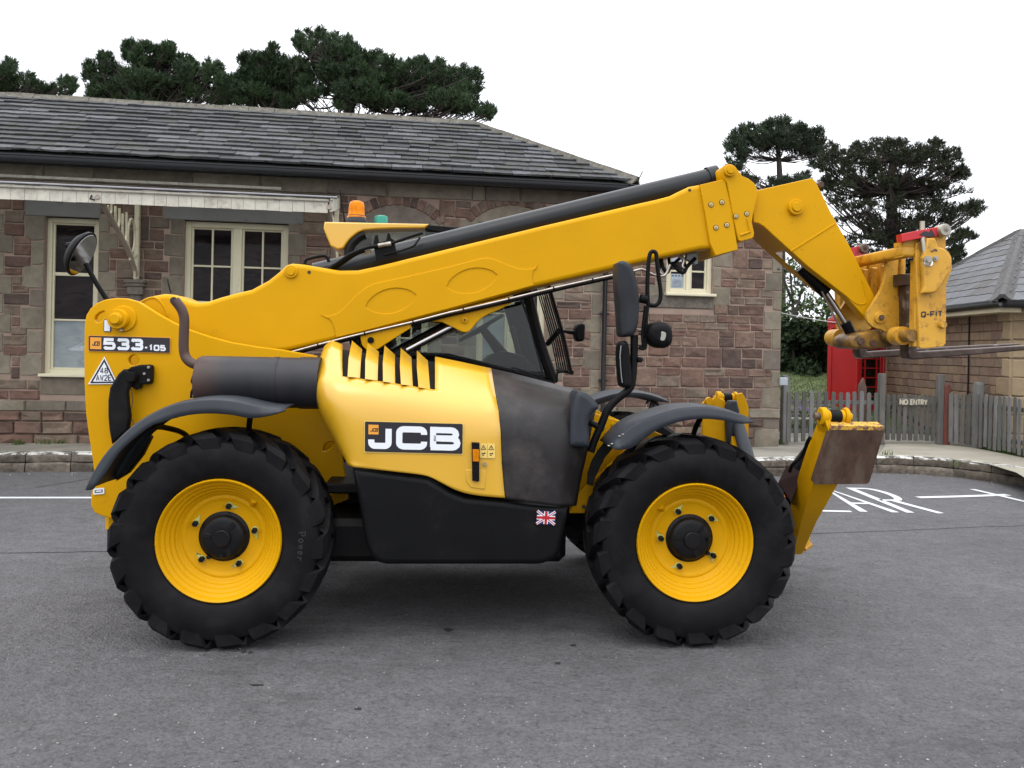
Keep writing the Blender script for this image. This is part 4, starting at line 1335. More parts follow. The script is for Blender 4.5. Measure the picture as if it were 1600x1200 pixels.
# ------------------------------------------------------------------ OUTBUILDING on the right
oc = at(1581, 477, 14.0)                    # wall corner under the eave
OL = at(1381, 499, 19.4)                    # far end of the left wall
dv = Vector((oc.x - OL.x, oc.y - OL.y, 0)); oyaw = math.atan2(dv.y, dv.x)
OF = Frame((OL.x, OL.y), oyaw)
ob = empty('outbuilding', (OL.x, OL.y, 0), oyaw)
tag(ob, 'small warm sandstone outbuilding with hipped slate roof behind the fence', 'building')
OLn = dv.length; OH = oc.z; OD = 5.2
bm = bmesh.new()
add_box(bm, (OLn / 2, OD / 2, (OH + 0.1) / 2), (OLn - 0.024, OD - 0.024, OH - 0.1))
link('wall', from_bm(bm, smooth=0), pm('buff_mortar', (0.30, 0.22, 0.16), 0.95, var=0.12), ob)
BT = stone_templates(8, 9, rough=0.05, edge=0.07)
ok = Pieces(); oq = Pieces()
r = random.Random(4)
z = PZ; k = 0
hq = 0.0
while z < OH - 0.03:
    h = min(0.152, OH - z)
    x = -0.15 * (k % 2)
    qa = 0.42 if (k // 2) % 2 else 0.24
    while x < OLn - qa - 0.02:
        l = r.uniform(0.22, 0.42); xe = min(x + l, OLn - qa)
        xs0 = max(x, 0.28)
        if xe - xs0 > 0.05:
            ok.add(r.choice(BT), ((xs0 + xe) / 2, 0.0 + r.uniform(-.003, .003), z + h / 2), (xe - xs0 - 0.012, 0.035, h - 0.012), (0, 0, 0), (xe - xs0) * h * (10 if True else 1), OF.w((xs0 + xe) / 2, 0, z + h / 2))
        x = xe
    # return wall to the right
    y = 0.0 + (0.24 if (k // 2) % 2 else 0.42)
    while y < OD:
        l = r.uniform(0.24, 0.42)
        ok.add(r.choice(BT), (OLn, y + l / 2, z + h / 2), (l - 0.012, 0.035, h - 0.012), (0, 0, PI / 2), l * h, OF.w(OLn, y + l / 2, z + h / 2))
        y += l
    z += h; k += 1
z = PZ; k = 0
while z < OH - 0.05:
    h = min(0.304, OH - z)
    a, b = (0.42, 0.24) if k % 2 else (0.24, 0.42)
    oq.add(r.choice(BT), (OLn - a / 2 + 0.012, -0.002, z + h / 2), (a, 0.05, h - 0.012), (0, 0, 0), 1, None)
    oq.add(r.choice(BT), (OLn + 0.004, b / 2 + 0.0, z + h / 2), (b - 0.03, 0.045, h - 0.012), (0, 0, PI / 2), 1, None)
    oq.add(r.choice(BT), (0.14, -0.002, z + h / 2), (0.27, 0.05, h - 0.012), (0, 0, 0), 1, None)
    z += h; k += 1
ok.build('wall_stone', 'wall_stones', M_BRK, M_BRK, ob)
oq.build('quoin_block', 'quoin_blocks', M_BRKQ, M_BRKQ, ob)
# roof
ov = 0.28
ry = at(1600, 362, 14.0)
oroof = empty('roof', parent=ob)
ha = OD / 2 + ov
apex = OF.U(1600.5, 363, OD / 2)
ZO = OH + 0.06
rise = None
# the hip runs from the eave corner back to the apex at the middle of the gable end
ax_, az_ = OLn + ov - ha, apex.z
az_ = OF.U(1600, 362, OD / 2).z
Vr = [(-ov, -ov, ZO), (OLn + ov, -ov, ZO), (OLn + ov, OD + ov, ZO), (-ov, OD + ov, ZO), (ax_, OD / 2, 0), (-ov + ha, OD / 2, 0)]
zap = OF.U(1597, 363, OD / 2)
# choose apex u so that it projects at px 1598
axu = OF.U(1598, 364, OD / 2).x
zz = OF.U(1598, 364, OD / 2).z
print('outbuilding', OLn, OH, 'apex u', axu, 'z', zz, 'hip would be', ax_)
Vr[4] = (axu, OD / 2, zz); Vr[5] = (min(-ov + ha, axu - .3), OD / 2, zz)
link('roof_deck', pyd([(v[0], v[1], v[2] - 0.02) for v in Vr], [(0, 1, 4, 5), (1, 2, 4), (2, 3, 5, 4), (3, 0, 5), (0, 3, 2, 1)], smooth=0), pm('roof_boarding', (0.03, 0.028, 0.028), 0.9), oroof)
osl = Pieces()
run = OD / 2 + ov; rs = zz - ZO; L_ = math.hypot(run, rs); pt = math.atan2(rs, run); nco = 11
for c in range(nco):
    e = L_ / nco; s0 = (c + 0.5) * e
    y, z_ = -ov - 0.02 + s0 * math.cos(pt), ZO + 0.008 + s0 * math.sin(pt)
    ul = -ov + (Vr[5][0] + ov) * s0 / L_; ur = OLn + ov + (axu - OLn - ov) * s0 / L_
    x = ul - (c % 2) * 0.15
    while x < ur:
        w = 0.30; xe = min(x + w, ur)
        if xe - max(x, ul) > 0.05:
            x0_ = max(x, ul)
            osl.add(rng.choice(SLT), ((x0_ + xe) / 2, y, z_), (xe - x0_ - 0.005, e * 1.02, 0.012), (pt, 0, 0), xe - x0_, OF.w((x0_ + xe) / 2, y, z_))
        x = xe
# right slope
run2 = OLn + ov - axu; L2 = math.hypot(run2, rs); pt2 = math.atan2(rs, run2)
for c in range(nco):
    e = L2 / nco; s0 = (c + 0.5) * e
    xx, z_ = OLn + ov + 0.02 - s0 * math.cos(pt2), ZO + 0.008 + s0 * math.sin(pt2)
    ya, yb = -ov + (OD / 2 + ov) * s0 / L2, OD + ov - (OD / 2 + ov) * s0 / L2
    y = ya - (c % 2) * 0.15
    while y < yb:
        ye = min(y + 0.30, yb); y0_ = max(y, ya)
        if ye - y0_ > 0.05:
            osl.add(rng.choice(SLT), (xx, (y0_ + ye) / 2, z_), (ye - y0_ - 0.005, e * 1.02, 0.012), (pt2, 0, PI / 2), (ye - y0_) * 0.5, OF.w(xx, (y0_ + ye) / 2, z_))
        y = ye
osl.build('slate', 'slates', M_SLATE2, M_SLATE2, oroof)
capping((OLn + ov + 0.03, -ov - 0.03, ZO + 0.04), (axu, OD / 2, zz + 0.03), 8, w=0.17, mat=M_RIDGE2, name='hip_tile', parent=oroof)
capping((-ov, -ov, ZO + 0.03), (Vr[5][0], OD / 2, zz + 0.03), 8, w=0.12, mat=M_RIDGE2, name='hip_tile', parent=oroof)
capping((Vr[5][0], OD / 2, zz + 0.03), (axu, OD / 2, zz + 0.03), 9, w=0.12, mat=M_RIDGE2, name='ridge_tile', parent=oroof)
g1 = gutter_me(-ov, OLn + ov + 0.08, ZO - 0.05, -ov - 0.05)
link('gutter', g1, M_GUT, ob)
link('gutter', gutter_me(-ov, OD + ov, ZO - 0.052, 0.0), M_GUT, ob, (OLn + ov + 0.05, 0, 0), (0, 0, PI / 2))
link('soffit_board', box_me((OLn / 2, -ov / 2 - .01, ZO - 0.15), (OLn + 2 * ov - 0.06, ov + 0.06, 0.07)), pm('buff_soffit_paint', (0.42, 0.36, 0.24), 0.6), ob)
link('soffit_board', box_me((OLn + ov / 2 + .01, OD / 2, ZO - 0.152), (ov + 0.055, OD + 2 * ov - 0.7, 0.069)), pm('buff_soffit_paint', (0.42, 0.36, 0.24), 0.6), ob)
cu_ = OF.U(1513.5, 560, -0.03)
link('wall_cable', tube_me([(cu_.x, -0.035, ZO - 0.15), (cu_.x + 0.01, -0.035, 1.6), (cu_.x, -0.035, PZ)], 0.014, 6), M_GUT, ob)

# ------------------------------------------------------------------ TELEPHONE KIOSK
kc = G(1337, 662, PZ)
kyaw = math.atan2(kc.y, kc.x) - PI / 2 + R(45)
kiosk = empty('telephone_kiosk', (kc.x, kc.y, PZ), R(-67))
tag(kiosk, 'red cast iron telephone kiosk standing on the lawn behind the picket fence', 'telephone box')
W = 0.90; hk = W / 2
bm = bmesh.new()
add_box(bm, (0, 0, 0.05), (W + 0.04, W + 0.04, 0.10), 0.01)
for sx in (-1, 1):
    for sy in (-1, 1): add_box(bm, (sx * (hk - 0.06), sy * (hk - 0.06), 1.15), (0.12, 0.12, 2.1), 0.012)
add_box(bm, (0, 0, 2.20), (W, W, 0.12), 0.012)
link('body', from_bm(bm), M_KIOSK, kiosk)
rf = bmesh.new()
add_box(rf, (0, 0, 2.30), (W + 0.03, W + 0.03, 0.12), 0.015)
add_box(rf, (0, 0, 2.38), (W - 0.06, W - 0.06, 0.08), 0.03)
vs = bmesh.ops.create_uvsphere(rf, u_segments=20, v_segments=10, radius=0.5)['verts']
for v in vs: v.co = Vector((v.co.x * 0.84, v.co.y * 0.84, max(0, v.co.z) * 0.26 + 2.40))
link('roof', from_bm(rf, smooth=40), M_KIOSK, kiosk)
for a in range(4):
    Rz = Matrix.Rotation(a * PI / 2, 4, 'Z')
    solid = (a == 0)
    if solid:
        pn = link('back_panel', box_me((0, -hk + 0.045, 1.12), (W - 0.24, 0.04, 2.04), 0.004), M_KIOSK, kiosk)
        pn.matrix_local = Rz
        continue
    bm = bmesh.new()
    add_box(bm, (0, -hk + 0.05, 0.26), (W - 0.24, 0.05, 0.34), 0.006)
    for sx in (-1, 1): add_box(bm, (sx * 0.30, -hk + 0.05, 1.28), (0.055, 0.045, 1.72), 0.004)
    add_box(bm, (0, -hk + 0.05, 2.12), (W - 0.24, 0.05, 0.05), 0.004)
    d = link('door' if a == 1 else 'side_panel', from_bm(bm), M_KIOSK, kiosk); d.matrix_local = Rz
    bm = bmesh.new()
    for k in range(9): add_box(bm, (0, -hk + 0.048, 0.43 + k * 0.208), (0.55, 0.03, 0.022))
    for sx in (-0.17, 0.17): add_box(bm, (sx, -hk + 0.046, 1.26), (0.022, 0.03, 1.68))
    link('glazing_bar', from_bm(bm, smooth=0), M_KIOSK, d)
    link('pane', box_me((0, -hk + 0.06, 1.26), (0.55, 0.006, 1.68), smooth=0), glass_mat('kiosk_glass', (0.45, 0.48, 0.46)) if 'kg' not in MATS else MATS['kg'], d)
link('telephone', box_me((0.05, 0.30, 1.2), (0.4, 0.12, 0.7), 0.02), M_BLACKP, kiosk)
link('notice_board', box_me((-0.1, 0.22, 1.55), (0.3, 0.02, 0.35), 0.004), pm('notice_white', (0.5, 0.5, 0.5), 0.5, var=0.3, vs=20), kiosk)

# ------------------------------------------------------------------ PICKET FENCES, GATE AND SIGN
def picket_me(w=0.075, h=0.9, t=0.02, seed=0):
    P = [(-w / 2, 0), (w / 2, 0), (w / 2, h - w / 2)] + arc(0, h - w / 2, w / 2, w / 2, 0, 180, 6)[1:-1] + [(-w / 2, h - w / 2)]
    return plate_me(P, [], -t / 2, t / 2, 0.003)
def fence(label, A, B, n, h=0.86, posts=(), skip_rail=False, ptop=0.0, w=0.075, z=PZ, cap='round'):
    d = B - A; yaw = math.atan2(d.y, d.x); Ln = d.length
    f_ = empty('picket_fence', (A.x, A.y, z), yaw)
    tag(f_, label, 'fence', 'grey picket fences by the gate')
    me = picket_me(w, h)
    for i in range(n):
        x = Ln * (i + 0.5) / n
        link('picket', me, M_WOOD, f_, (x, rng.uniform(-.004, .004), 0.04 + rng.uniform(-.015, .015)), (rng.uniform(-.01, .01), rng.uniform(-.012, .012), 0))
    for zz_ in (0.22, h - 0.15):
        link('rail', box_me((Ln / 2, 0.04, zz_), (Ln, 0.045, 0.07), 0.006), M_WOOD, f_)
    for x, ph, pw in posts:
        if cap == 'round':
            P = [(-pw / 2, 0), (pw / 2, 0), (pw / 2, ph - pw / 2)] + arc(0, ph - pw / 2, pw / 2, pw / 2, 0, 180, 6)[1:-1] + [(-pw / 2, ph - pw / 2)]
            link('post', plate_me(P, [], -pw / 2 + .03, pw / 2 + 0.03, 0.006), M_WOOD, f_, (x, 0.03, 0))
        else: link('post', box_me((x, 0.05, ph / 2), (pw, pw, ph), 0.008), M_WOOD, f_)
    return f_
FA, FB, FC, FD = G(1226, 694, PZ), G(1373, 693.5, PZ), G(1470, 694, PZ), G(1517, 699, PZ)
FE = G(1601, 716, PZ)
FE2 = FD + (FE - FD) * 2.2
fence('grey picket fence between the station corner and the gate', FA, FB, 13, posts=((0.02, 1.17, 0.11),))
fence('short run of grey pickets between the gate and the leaning post', FC + (FD - FC) * 0.24, FD, 4, posts=())
fence('grey picket fence turning towards the yard in front of the outbuilding', FD + (FE - FD) * 0.06, FE2, 24, h=0.88, posts=((0.0, 1.12, 0.13), ((FE2 - FD).length * 0.5, 1.1, 0.12), ((FE2 - FD).length * 0.93, 1.1, 0.12)))
gd = FC - FB; gy = math.atan2(gd.y, gd.x); gl = gd.length
gate = empty('picket_gate', (FB.x, FB.y, PZ), gy)
tag(gate, 'grey picket gate with diagonal brace hung between two square posts', 'gate')
for x in (0.03, gl - 0.03): link('gate_post', box_me((x, 0.0, 0.61), (0.10, 0.10, 1.22), 0.008), M_WOOD, gate)
me = picket_me(0.072, 0.80)
for i in range(9):
    link('picket', me, M_WOOD, gate, (0.16 + (gl - 0.32) * i / 8, rng.uniform(-.003, .003), 0.06 + rng.uniform(-.01, .01)), (0, rng.uniform(-.01, .01), 0))
for z_ in (0.22, 0.70): link('rail', box_me((gl / 2, 0.035, z_), (gl - 0.16, 0.035, 0.07), 0.005), M_WOOD, gate)
p, q = Vector((0.14, 0.06, 0.70)), Vector((gl - 0.14, 0.06, 0.22))
link('brace', tube_me([p, q], 0.032, 4), M_WOOD, gate)
# red-brown boarding post right of the gate
pp = FC + (FD - FC) * 0.22
tag(link('timber_post', plate_me([(-.055, 0), (.055, 0), (.05, .82), (.045, 1.02), (.0, 1.07), (-.05, 1.0)], [], -0.05, 0.05, 0.01), M_WOODR, None, (pp.x, pp.y + 0.06, PZ), (0, 0, 0)), 'red brown timber post with bleached top right beside the gate', 'post')
pp = G(1366, 692, PZ) + Vector((-0.06, 0.4, 0))
tag(link('timber_post', plate_me([(-.06, 0), (.06, 0), (.055, .95), (.0, 1.12), (-.07, .98)], [], -0.05, 0.05, 0.01), pm('brown_weathered_wood', (0.10, 0.06, 0.045), 0.8, var=0.3), None, (pp.x, pp.y, PZ)), 'brown weathered timber post behind the left gate post', 'post')
# the sign
sc_ = 0.475
sg = empty('no_entry_sign', (FB.x, FB.y, PZ), gy)
tag(sg, 'dark wooden board reading NO ENTRY in cream letters on the gate', 'sign')
sx = (1424 - 1373) / 97 * gl
link('board', box_me((sx, -0.028, 0.735), (0.56, 0.018, 0.12), 0.003), M_WOOD, sg)
bm = bmesh.new()
Mt = Matrix(((1, 0, 0, sx - 0.255), (0, 0, -1, -0.0385), (0, 1, 0, 0.695), (0, 0, 0, 1)))
wd = {'N': 1.05, 'O': 1.25, 'E': 0.7, 'T': 0.9, 'R': 0.85, 'Y': 0.95, ' ': 0.45}
text_bm(bm, 'NO ENTRY', Mt, 0.078, 0.051, 0.020, 0.021, widths=wd)
link('lettering', from_bm(bm, smooth=0, fix=False), pm('cream_letters', (0.55, 0.50, 0.38), 0.5), sg)
# little box on the fence post, red fire bucket behind
bp = BW(1221, 596, -0.05); bw_ = BF.w(bp.x + 0.03, -0.06, bp.z)
tag(link('junction_box', box_me(bw_, (0.13, 0.06, 0.13), 0.01), M_BLUEG), 'pale grey square plate fixed at the corner of the station by the fence', 'plate')
# overhead cable
a, b = BF.w(UEND + 0.0, 0.1, BW(1218, 487.5).z), at(1420, 497, 20)
cp = [a.lerp(b, t / 12) + Vector((0, 0, -0.16 * math.sin(PI * t / 12))) for t in range(13)]
tag(link('overhead_cable', tube_me(cp, 0.008, 6), M_CABLE), 'thin pale cable strung from the station corner past the trees', 'cable')
# garden: lawn, bench-like pale steps, flowers
lw = [Vector((G(1190, 640, PZ).x, 16.3, PZ + 0.0)), Vector((12.5, 17.2, PZ)), Vector((14, 34, PZ + 1.0)), Vector((4, 34, PZ + 1.2))]
V = [(2.5, 17.0, PZ + .004), (14, 17.4, PZ + .004), (18, 23.5, PZ + 1.0), (2, 23.5, PZ + 1.08)]
tag(link('lawn', pyd(V, [(0, 1, 2, 3)], smooth=0), M_LAWN), kind='structure', label='grass lawn rising behind the fence')
def blades(name, pts, h, label, mat=M_GRASS, w=0.006, cat='grass'):
    V = np.zeros((len(pts) * 3, 3)); r = np.random.RandomState(5)
    P = np.array(pts); a = r.uniform(0, 2 * PI, len(P)); hh = h * r.uniform(.5, 1.2, len(P))
    V[0::3] = P + np.stack([np.cos(a) * w, np.sin(a) * w, 0 * a], 1)
    V[1::3] = P - np.stack([np.cos(a) * w, np.sin(a) * w, 0 * a], 1)
    V[2::3] = P + np.stack([r.uniform(-.3, .3, len(P)) * hh, r.uniform(-.3, .3, len(P)) * hh, hh], 1)
    me = fastmesh(V, np.arange(len(V)).reshape(-1, 3))
    tag(link(name, me, mat), label, cat, kind='stuff')
pts = []
for i in range(26000):
    u, v_ = rng.random(), rng.random()
    x0_, x1_ = 2.5 + (2 - 2.5) * v_, 14 + 4 * v_
    pts.append((x0_ + (x1_ - x0_) * u, 17.0 + .4 * u * (1 - v_) + 6.5 * v_, PZ + (1.0 + .08 * (1 - u)) * v_))
blades('grass', pts, 0.045, 'mown grass of the lawn behind the fence', w=0.012)
pts = []
for i in range(9000):
    t = rng.random(); s = rng.random() ** 1.5
    p = FD.lerp(FE2, t); n = Vector((0.62, 0.78, 0))
    q = p + n * (s * 0.9 + 0.02) + Vector((0.05, 0, 0))
    pts.append((q.x, q.y, PZ))
blades('grass', pts, 0.10, 'green grass verge under the right hand picket fence', w=0.006)
pts = []
for px, py, n_ in ((1208, 690, 90), (1215, 694, 60), (1386, 710, 24), (1492, 727, 14), (30, 694, 40), (95, 692, 50), (70, 693, 40)):
    c = G(px, py, PZ)
    for i in range(n_): pts.append((c.x + rng.gauss(0, .05), c.y + rng.gauss(0, .03) - .03, PZ))
blades('weeds', pts, 0.09, 'small weeds in the pavement joints at the foot of the wall', w=0.006, cat='weeds')
# pale slatted bench / steps seen through the pickets
bc = G(1256, 672, PZ)
bench = empty('garden_bench', (bc.x, bc.y, PZ), 0)
tag(bench, 'low pale timber slatted bench behind the left part of the picket fence', 'bench')
MB_ = pm('bleached_timber', (0.24, 0.235, 0.21), 0.8, var=0.2)
for i in range(3): link('slat', box_me((0, 0.03 * i, 0.30 + 0.115 * i), (1.15, 0.03, 0.07), 0.008), MB_, bench)
for i in range(3): link('seat_slat', box_me((0, -0.14 - 0.11 * i, 0.25), (1.15, 0.09, 0.03), 0.006), MB_, bench)
for sx in (-0.52, 0, 0.52): link('leg', box_me((sx, -0.02, 0.13), (0.07, 0.30, 0.23), 0.008), MB_, bench)

# ------------------------------------------------------------------ TREES AND HEDGES
NR = np.random.RandomState(11)
def tufts(centres, dirs, L, K, wd, spread, axis_len):
    """centres (n,3), dirs (n,3) unit; K needles each -> triangles"""
    n = len(centres)
    V = np.zeros((n, K, 3, 3))
    for k in range(K):
        a = NR.normal(0, spread, (n, 3))
        d = dirs + a; d /= np.linalg.norm(d, axis=1, keepdims=True)
        base = centres + dirs * (axis_len * L * (k / K))[:, None] if np.ndim(L) else centres + dirs * axis_len * L * (k / K)
        ln = (L * NR.uniform(.7, 1.1, n))[:, None]
        s = np.cross(d, NR.normal(0, 1, (n, 3))); s /= np.linalg.norm(s, axis=1, keepdims=True)
        V[:, k, 0] = base + s * wd; V[:, k, 1] = base - s * wd; V[:, k, 2] = base + d * ln
    V = V.reshape(-1, 3)
    return V
def blob_tree(name, label, cat, blobs, Y, dep, mat, per, L, K, wd, trunk, spread=0.5, axis=0.8, up=0.9, zmin=PZ, group=None, limbs=True, crown='crown'):
    t = empty(name, (trunk[0].x, trunk[0].y, trunk[0].z))
    tag(t, label, cat, 'pine trees behind the station' if name == 'pine_tree' else group)
    base = np.array(trunk[0])
    C, D, S_ = [], [], []
    tips = []
    for (px, py, rx, ry) in blobs:
        o = at(px, py, Y); yy = NR.uniform(-dep, dep)
        sc = (Y + yy) / Y
        o = Vector((o.x * sc, Y + yy, CAMH + (o.z - CAMH) * sc))
        ax_m, az_m = rx / FPX * (Y + yy), ry / FPX * (Y + yy)
        ay_m = max(ax_m, az_m) * 0.9
        n = int(per * rx * ry / 400.0) + 12
        u = NR.normal(0, 1, (n, 3)); u /= np.linalg.norm(u, axis=1, keepdims=True)
        u[:, 2] = np.where(NR.random(n) < 0.35, np.abs(u[:, 2]), u[:, 2])
        rad = NR.uniform(0.25, 1.0, n) ** 0.5
        bumpy = 1 + 0.16 * np.sin(u[:, 0] * 7 + px) * np.cos(u[:, 2] * 6 + py)
        P = np.array(o) + u * np.array([ax_m, ay_m, az_m]) * (rad * bumpy)[:, None]
        d = u * 0.7 + np.array([0, 0, up]); d /= np.linalg.norm(d, axis=1, keepdims=True)
        C.append(P); D.append(d); S_.append(np.full(n, L) * NR.uniform(.75, 1.3, n))
        tips.append(o)
    C = np.vstack(C); D = np.vstack(D); S_ = np.concatenate(S_)
    V = tufts(C, D, S_, K, wd, spread, axis)
    V -= base
    me = fastmesh(V, np.arange(len(V)).reshape(-1, 3))
    tag(link(crown, me, mat, t))
    bm = bmesh.new()
    T = [Vector(p) - trunk[0] for p in trunk[:-1]]
    r0 = trunk[-1]
    add_tube(bm, catmull(T, 4), [r0 * (1 - 0.65 * i / (4 * (len(T) - 1))) for i in range(4 * (len(T) - 1) + 1)], 9)
    link('trunk', from_bm(bm), M_BARK, t)
    if limbs:
        bm = bmesh.new()
        for i, tp in enumerate(tips):
            tp = tp - trunk[0]
            k = min(range(len(T)), key=lambda j: (T[j] - tp).length + (0 if T[j].z < tp.z else 5))
            s = T[k]
            m1 = s.lerp(tp, 0.35) + Vector((NR.uniform(-.2, .2), NR.uniform(-.3, .3), -0.12 * (tp - s).length + NR.uniform(0, .2)))
            m2 = s.lerp(tp, 0.7) + Vector((NR.uniform(-.2, .2), NR.uniform(-.3, .3), -0.08 * (tp - s).length))
            rb = r0 * 0.12 * (1 + 0.08 * (tp - s).length)
            pth = catmull([s, m1, m2, tp], 4)
            add_tube(bm, pth, [rb * (1 - 0.8 * j / 12) for j in range(13)], 6)
            for q in range(3):
                a_ = pth[5 + q * 2]
                b_ = a_ + Vector((NR.uniform(-.5, .5), NR.uniform(-.5, .5), NR.uniform(.1, .6)))
                add_tube(bm, [a_, a_.lerp(b_, .5) + Vector((0, 0, -.05)), b_], [rb * .35, rb * .25, rb * .1], 5)
        link('limbs', from_bm(bm), M_BARK, t)
    return t
def tr(px, Y, tops, r0):
    """trunk through pixel points at depth Y, rooted in the ground"""
    p0 = at(px, 560, Y); p0.z = 0.1
    return [p0] + [at(x, y, Y) for x, y in tops] + [r0]
def sub(blobs, n, seed, kx=0.55, ky=0.6, rk=0.38):
    """breaks each blob into smaller clumps for an uneven outline"""
    r = random.Random(seed); out = []
    for (x, y, a, b) in blobs:
        out.append((x, y, a * 0.86, b * 0.86))
        for _ in range(n):
            t = r.uniform(0, 2 * PI)
            if r.random() < 0.8:
                f = r.uniform(-0.9, 0.9)
                out.append((x + a * f, y - b * (1 - f * f) ** 0.5 * r.uniform(.75, 1.05) - 2, r.uniform(2.5, 4.5), r.uniform(5, 8)))
            out.append((x + a * kx * math.cos(t) * r.uniform(.9, 1.3), y + b * ky * math.sin(t) * r.uniform(.9, 1.25), a * rk * r.uniform(.5, 1.1), b * rk * r.uniform(.5, 1.1)))
    return out
grp = None
T1 = [(-40, 130, 40, 40), (5, 128, 24, 18), (30, 142, 34, 16), (75, 150, 30, 10), (106, 142, 12, 12), (14, 112, 8, 10)]
T2 = [(140, 124, 8, 18), (150, 146, 16, 12), (168, 104, 12, 14), (176, 130, 22, 18), (205, 88, 12, 16), (235, 92, 34, 20), (262, 92, 12, 14), (288, 110, 14, 14), (305, 125, 30, 18), (330, 122, 16, 16), (350, 138, 12, 14), (225, 130, 45, 18), (270, 145, 45, 14), (190, 148, 44, 16), (320, 152, 34, 14), (250, 158, 60, 10), (345, 160, 20, 10), (155, 160, 22, 8), (240, 112, 30, 18)]
T3 = [(362, 152, 24, 16), (400, 150, 34, 16), (445, 150, 34, 18), (425, 125, 32, 22), (462, 135, 16, 20), (378, 135, 14, 14), (385, 106, 9, 12), (400, 108, 14, 16), (425, 98, 20, 18), (436, 118, 24, 20), (410, 135, 28, 16), (450, 140, 26, 18), (390, 158, 30, 12), (440, 165, 30, 10), (466, 112, 12, 12)]
T4 = [(500, 130, 30, 26), (540, 110, 44, 26), (600, 140, 60, 26), (670, 145, 56, 26), (720, 160, 34, 18), (520, 95, 34, 18), (590, 105, 22, 14), (466, 68, 10, 8), (474, 78, 12, 8), (497, 66, 18, 14), (530, 78, 22, 14), (548, 82, 12, 16), (505, 100, 22, 16), (560, 100, 32, 14), (520, 118, 34, 16), (575, 118, 30, 18), (610, 118, 26, 20), (560, 145, 46, 18), (645, 115, 22, 18), (672, 118, 24, 18), (705, 128, 30, 20), (738, 134, 18, 16), (640, 148, 50, 16), (700, 158, 40, 12), (610, 166, 50, 10), (675, 172, 50, 10), (740, 178, 28, 9), (540, 168, 20, 6), (480, 158, 18, 8), (762, 184, 10, 7)]
blob_tree('pine_tree', 'dark pine crown at the far left above the station roof', 'tree', sub(T1, 5, 1), 27, 1.0, M_PINE, 190, 0.17, 8, 0.015, tr(-20, 27, [(-15, 300), (-10, 180), (0, 140)], 0.25), zmin=0)
blob_tree('pine_tree', 'broad dark pine with ragged top second from the left above the roof', 'tree', sub(T2, 5, 2), 28, 1.2, M_PINE, 190, 0.17, 8, 0.015, tr(240, 28, [(238, 300), (232, 190), (240, 130)], 0.28))
blob_tree('pine_tree', 'smaller rounded pine joined to the left side of the tallest pine', 'tree', sub(T3, 5, 3), 29, 1.0, M_PINE, 190, 0.17, 8, 0.015, tr(425, 29, [(424, 300), (422, 200), (425, 130)], 0.26))
blob_tree('pine_tree', 'tallest and widest dark pine above the middle of the station roof', 'tree', sub(T4, 5, 4), 28, 1.6, M_PINE, 190, 0.17, 8, 0.015, tr(560, 28, [(556, 300), (545, 210), (545, 150), (530, 110)], 0.32))
T5 = [(1205, 222, 60, 12), (1275, 250, 16, 16), (1142, 225, 12, 12), (1150, 240, 20, 10), (1160, 216, 16, 10), (1185, 214, 20, 12), (1210, 205, 18, 11), (1222, 198, 9, 7), (1240, 214, 26, 12), (1266, 218, 20, 12), (1276, 232, 14, 10), (1180, 234, 24, 9), (1225, 230, 30, 9), (1255, 240, 22, 8), (1150, 262, 14, 8), (1215, 292, 22, 6), (1250, 286, 20, 7), (1170, 286, 14, 6)]
blob_tree('pine_tree', 'thin flat topped blue green pine with bare limbs behind the boom head', 'tree', sub(T5, 4, 5), 36, 0.8, M_PINE2, 170, 0.19, 8, 0.017, tr(1222, 36, [(1221, 400), (1219, 300), (1217, 250), (1214, 225)], 0.20), spread=0.6)
T6 = [(1300, 244, 12, 12), (1318, 248, 16, 12), (1340, 240, 12, 10), (1345, 262, 26, 12), (1375, 232, 14, 12), (1400, 238, 22, 14), (1425, 244, 20, 14), (1462, 234, 8, 10), (1450, 252, 22, 12), (1488, 248, 10, 8), (1478, 270, 24, 10), (1400, 266, 36, 14), (1310, 280, 24, 14), (1355, 290, 34, 12), (1420, 292, 36, 11), (1475, 300, 30, 8), (1500, 276, 9, 8), (1330, 318, 30, 12), (1385, 318, 34, 12), (1440, 322, 36, 8), (1340, 348, 34, 10), (1400, 350, 40, 10), (1460, 350, 26, 7), (1500, 336, 24, 7), (1524, 328, 10, 6), (1480, 330, 24, 6), (1360, 378, 40, 10), (1420, 384, 40, 9), (1476, 374, 30, 7), (1508, 372, 14, 6), (1400, 408, 44, 9), (1470, 402, 26, 7), (1495, 398, 14, 6), (1290, 300, 12, 14), (1450, 424, 30, 8), (1490, 410, 14, 6), (1330, 400, 30, 9), (1290, 260, 10, 10), (1380, 430, 40, 8), (1420, 445, 30, 7)]
blob_tree('cedar_tree', 'big dark layered conifer standing behind the boom nose and forks', 'tree', sub([(x_, y_, a_ * 1.15, b_ * 0.78) for x_, y_, a_, b_ in T6], 5, 6, kx=0.8, ky=0.8), 30, 1.8, M_PINE3, 130, 0.15, 8, 0.014, tr(1400, 30, [(1400, 470), (1396, 380), (1392, 300), (1395, 250)], 0.32), spread=0.6, up=0.55)
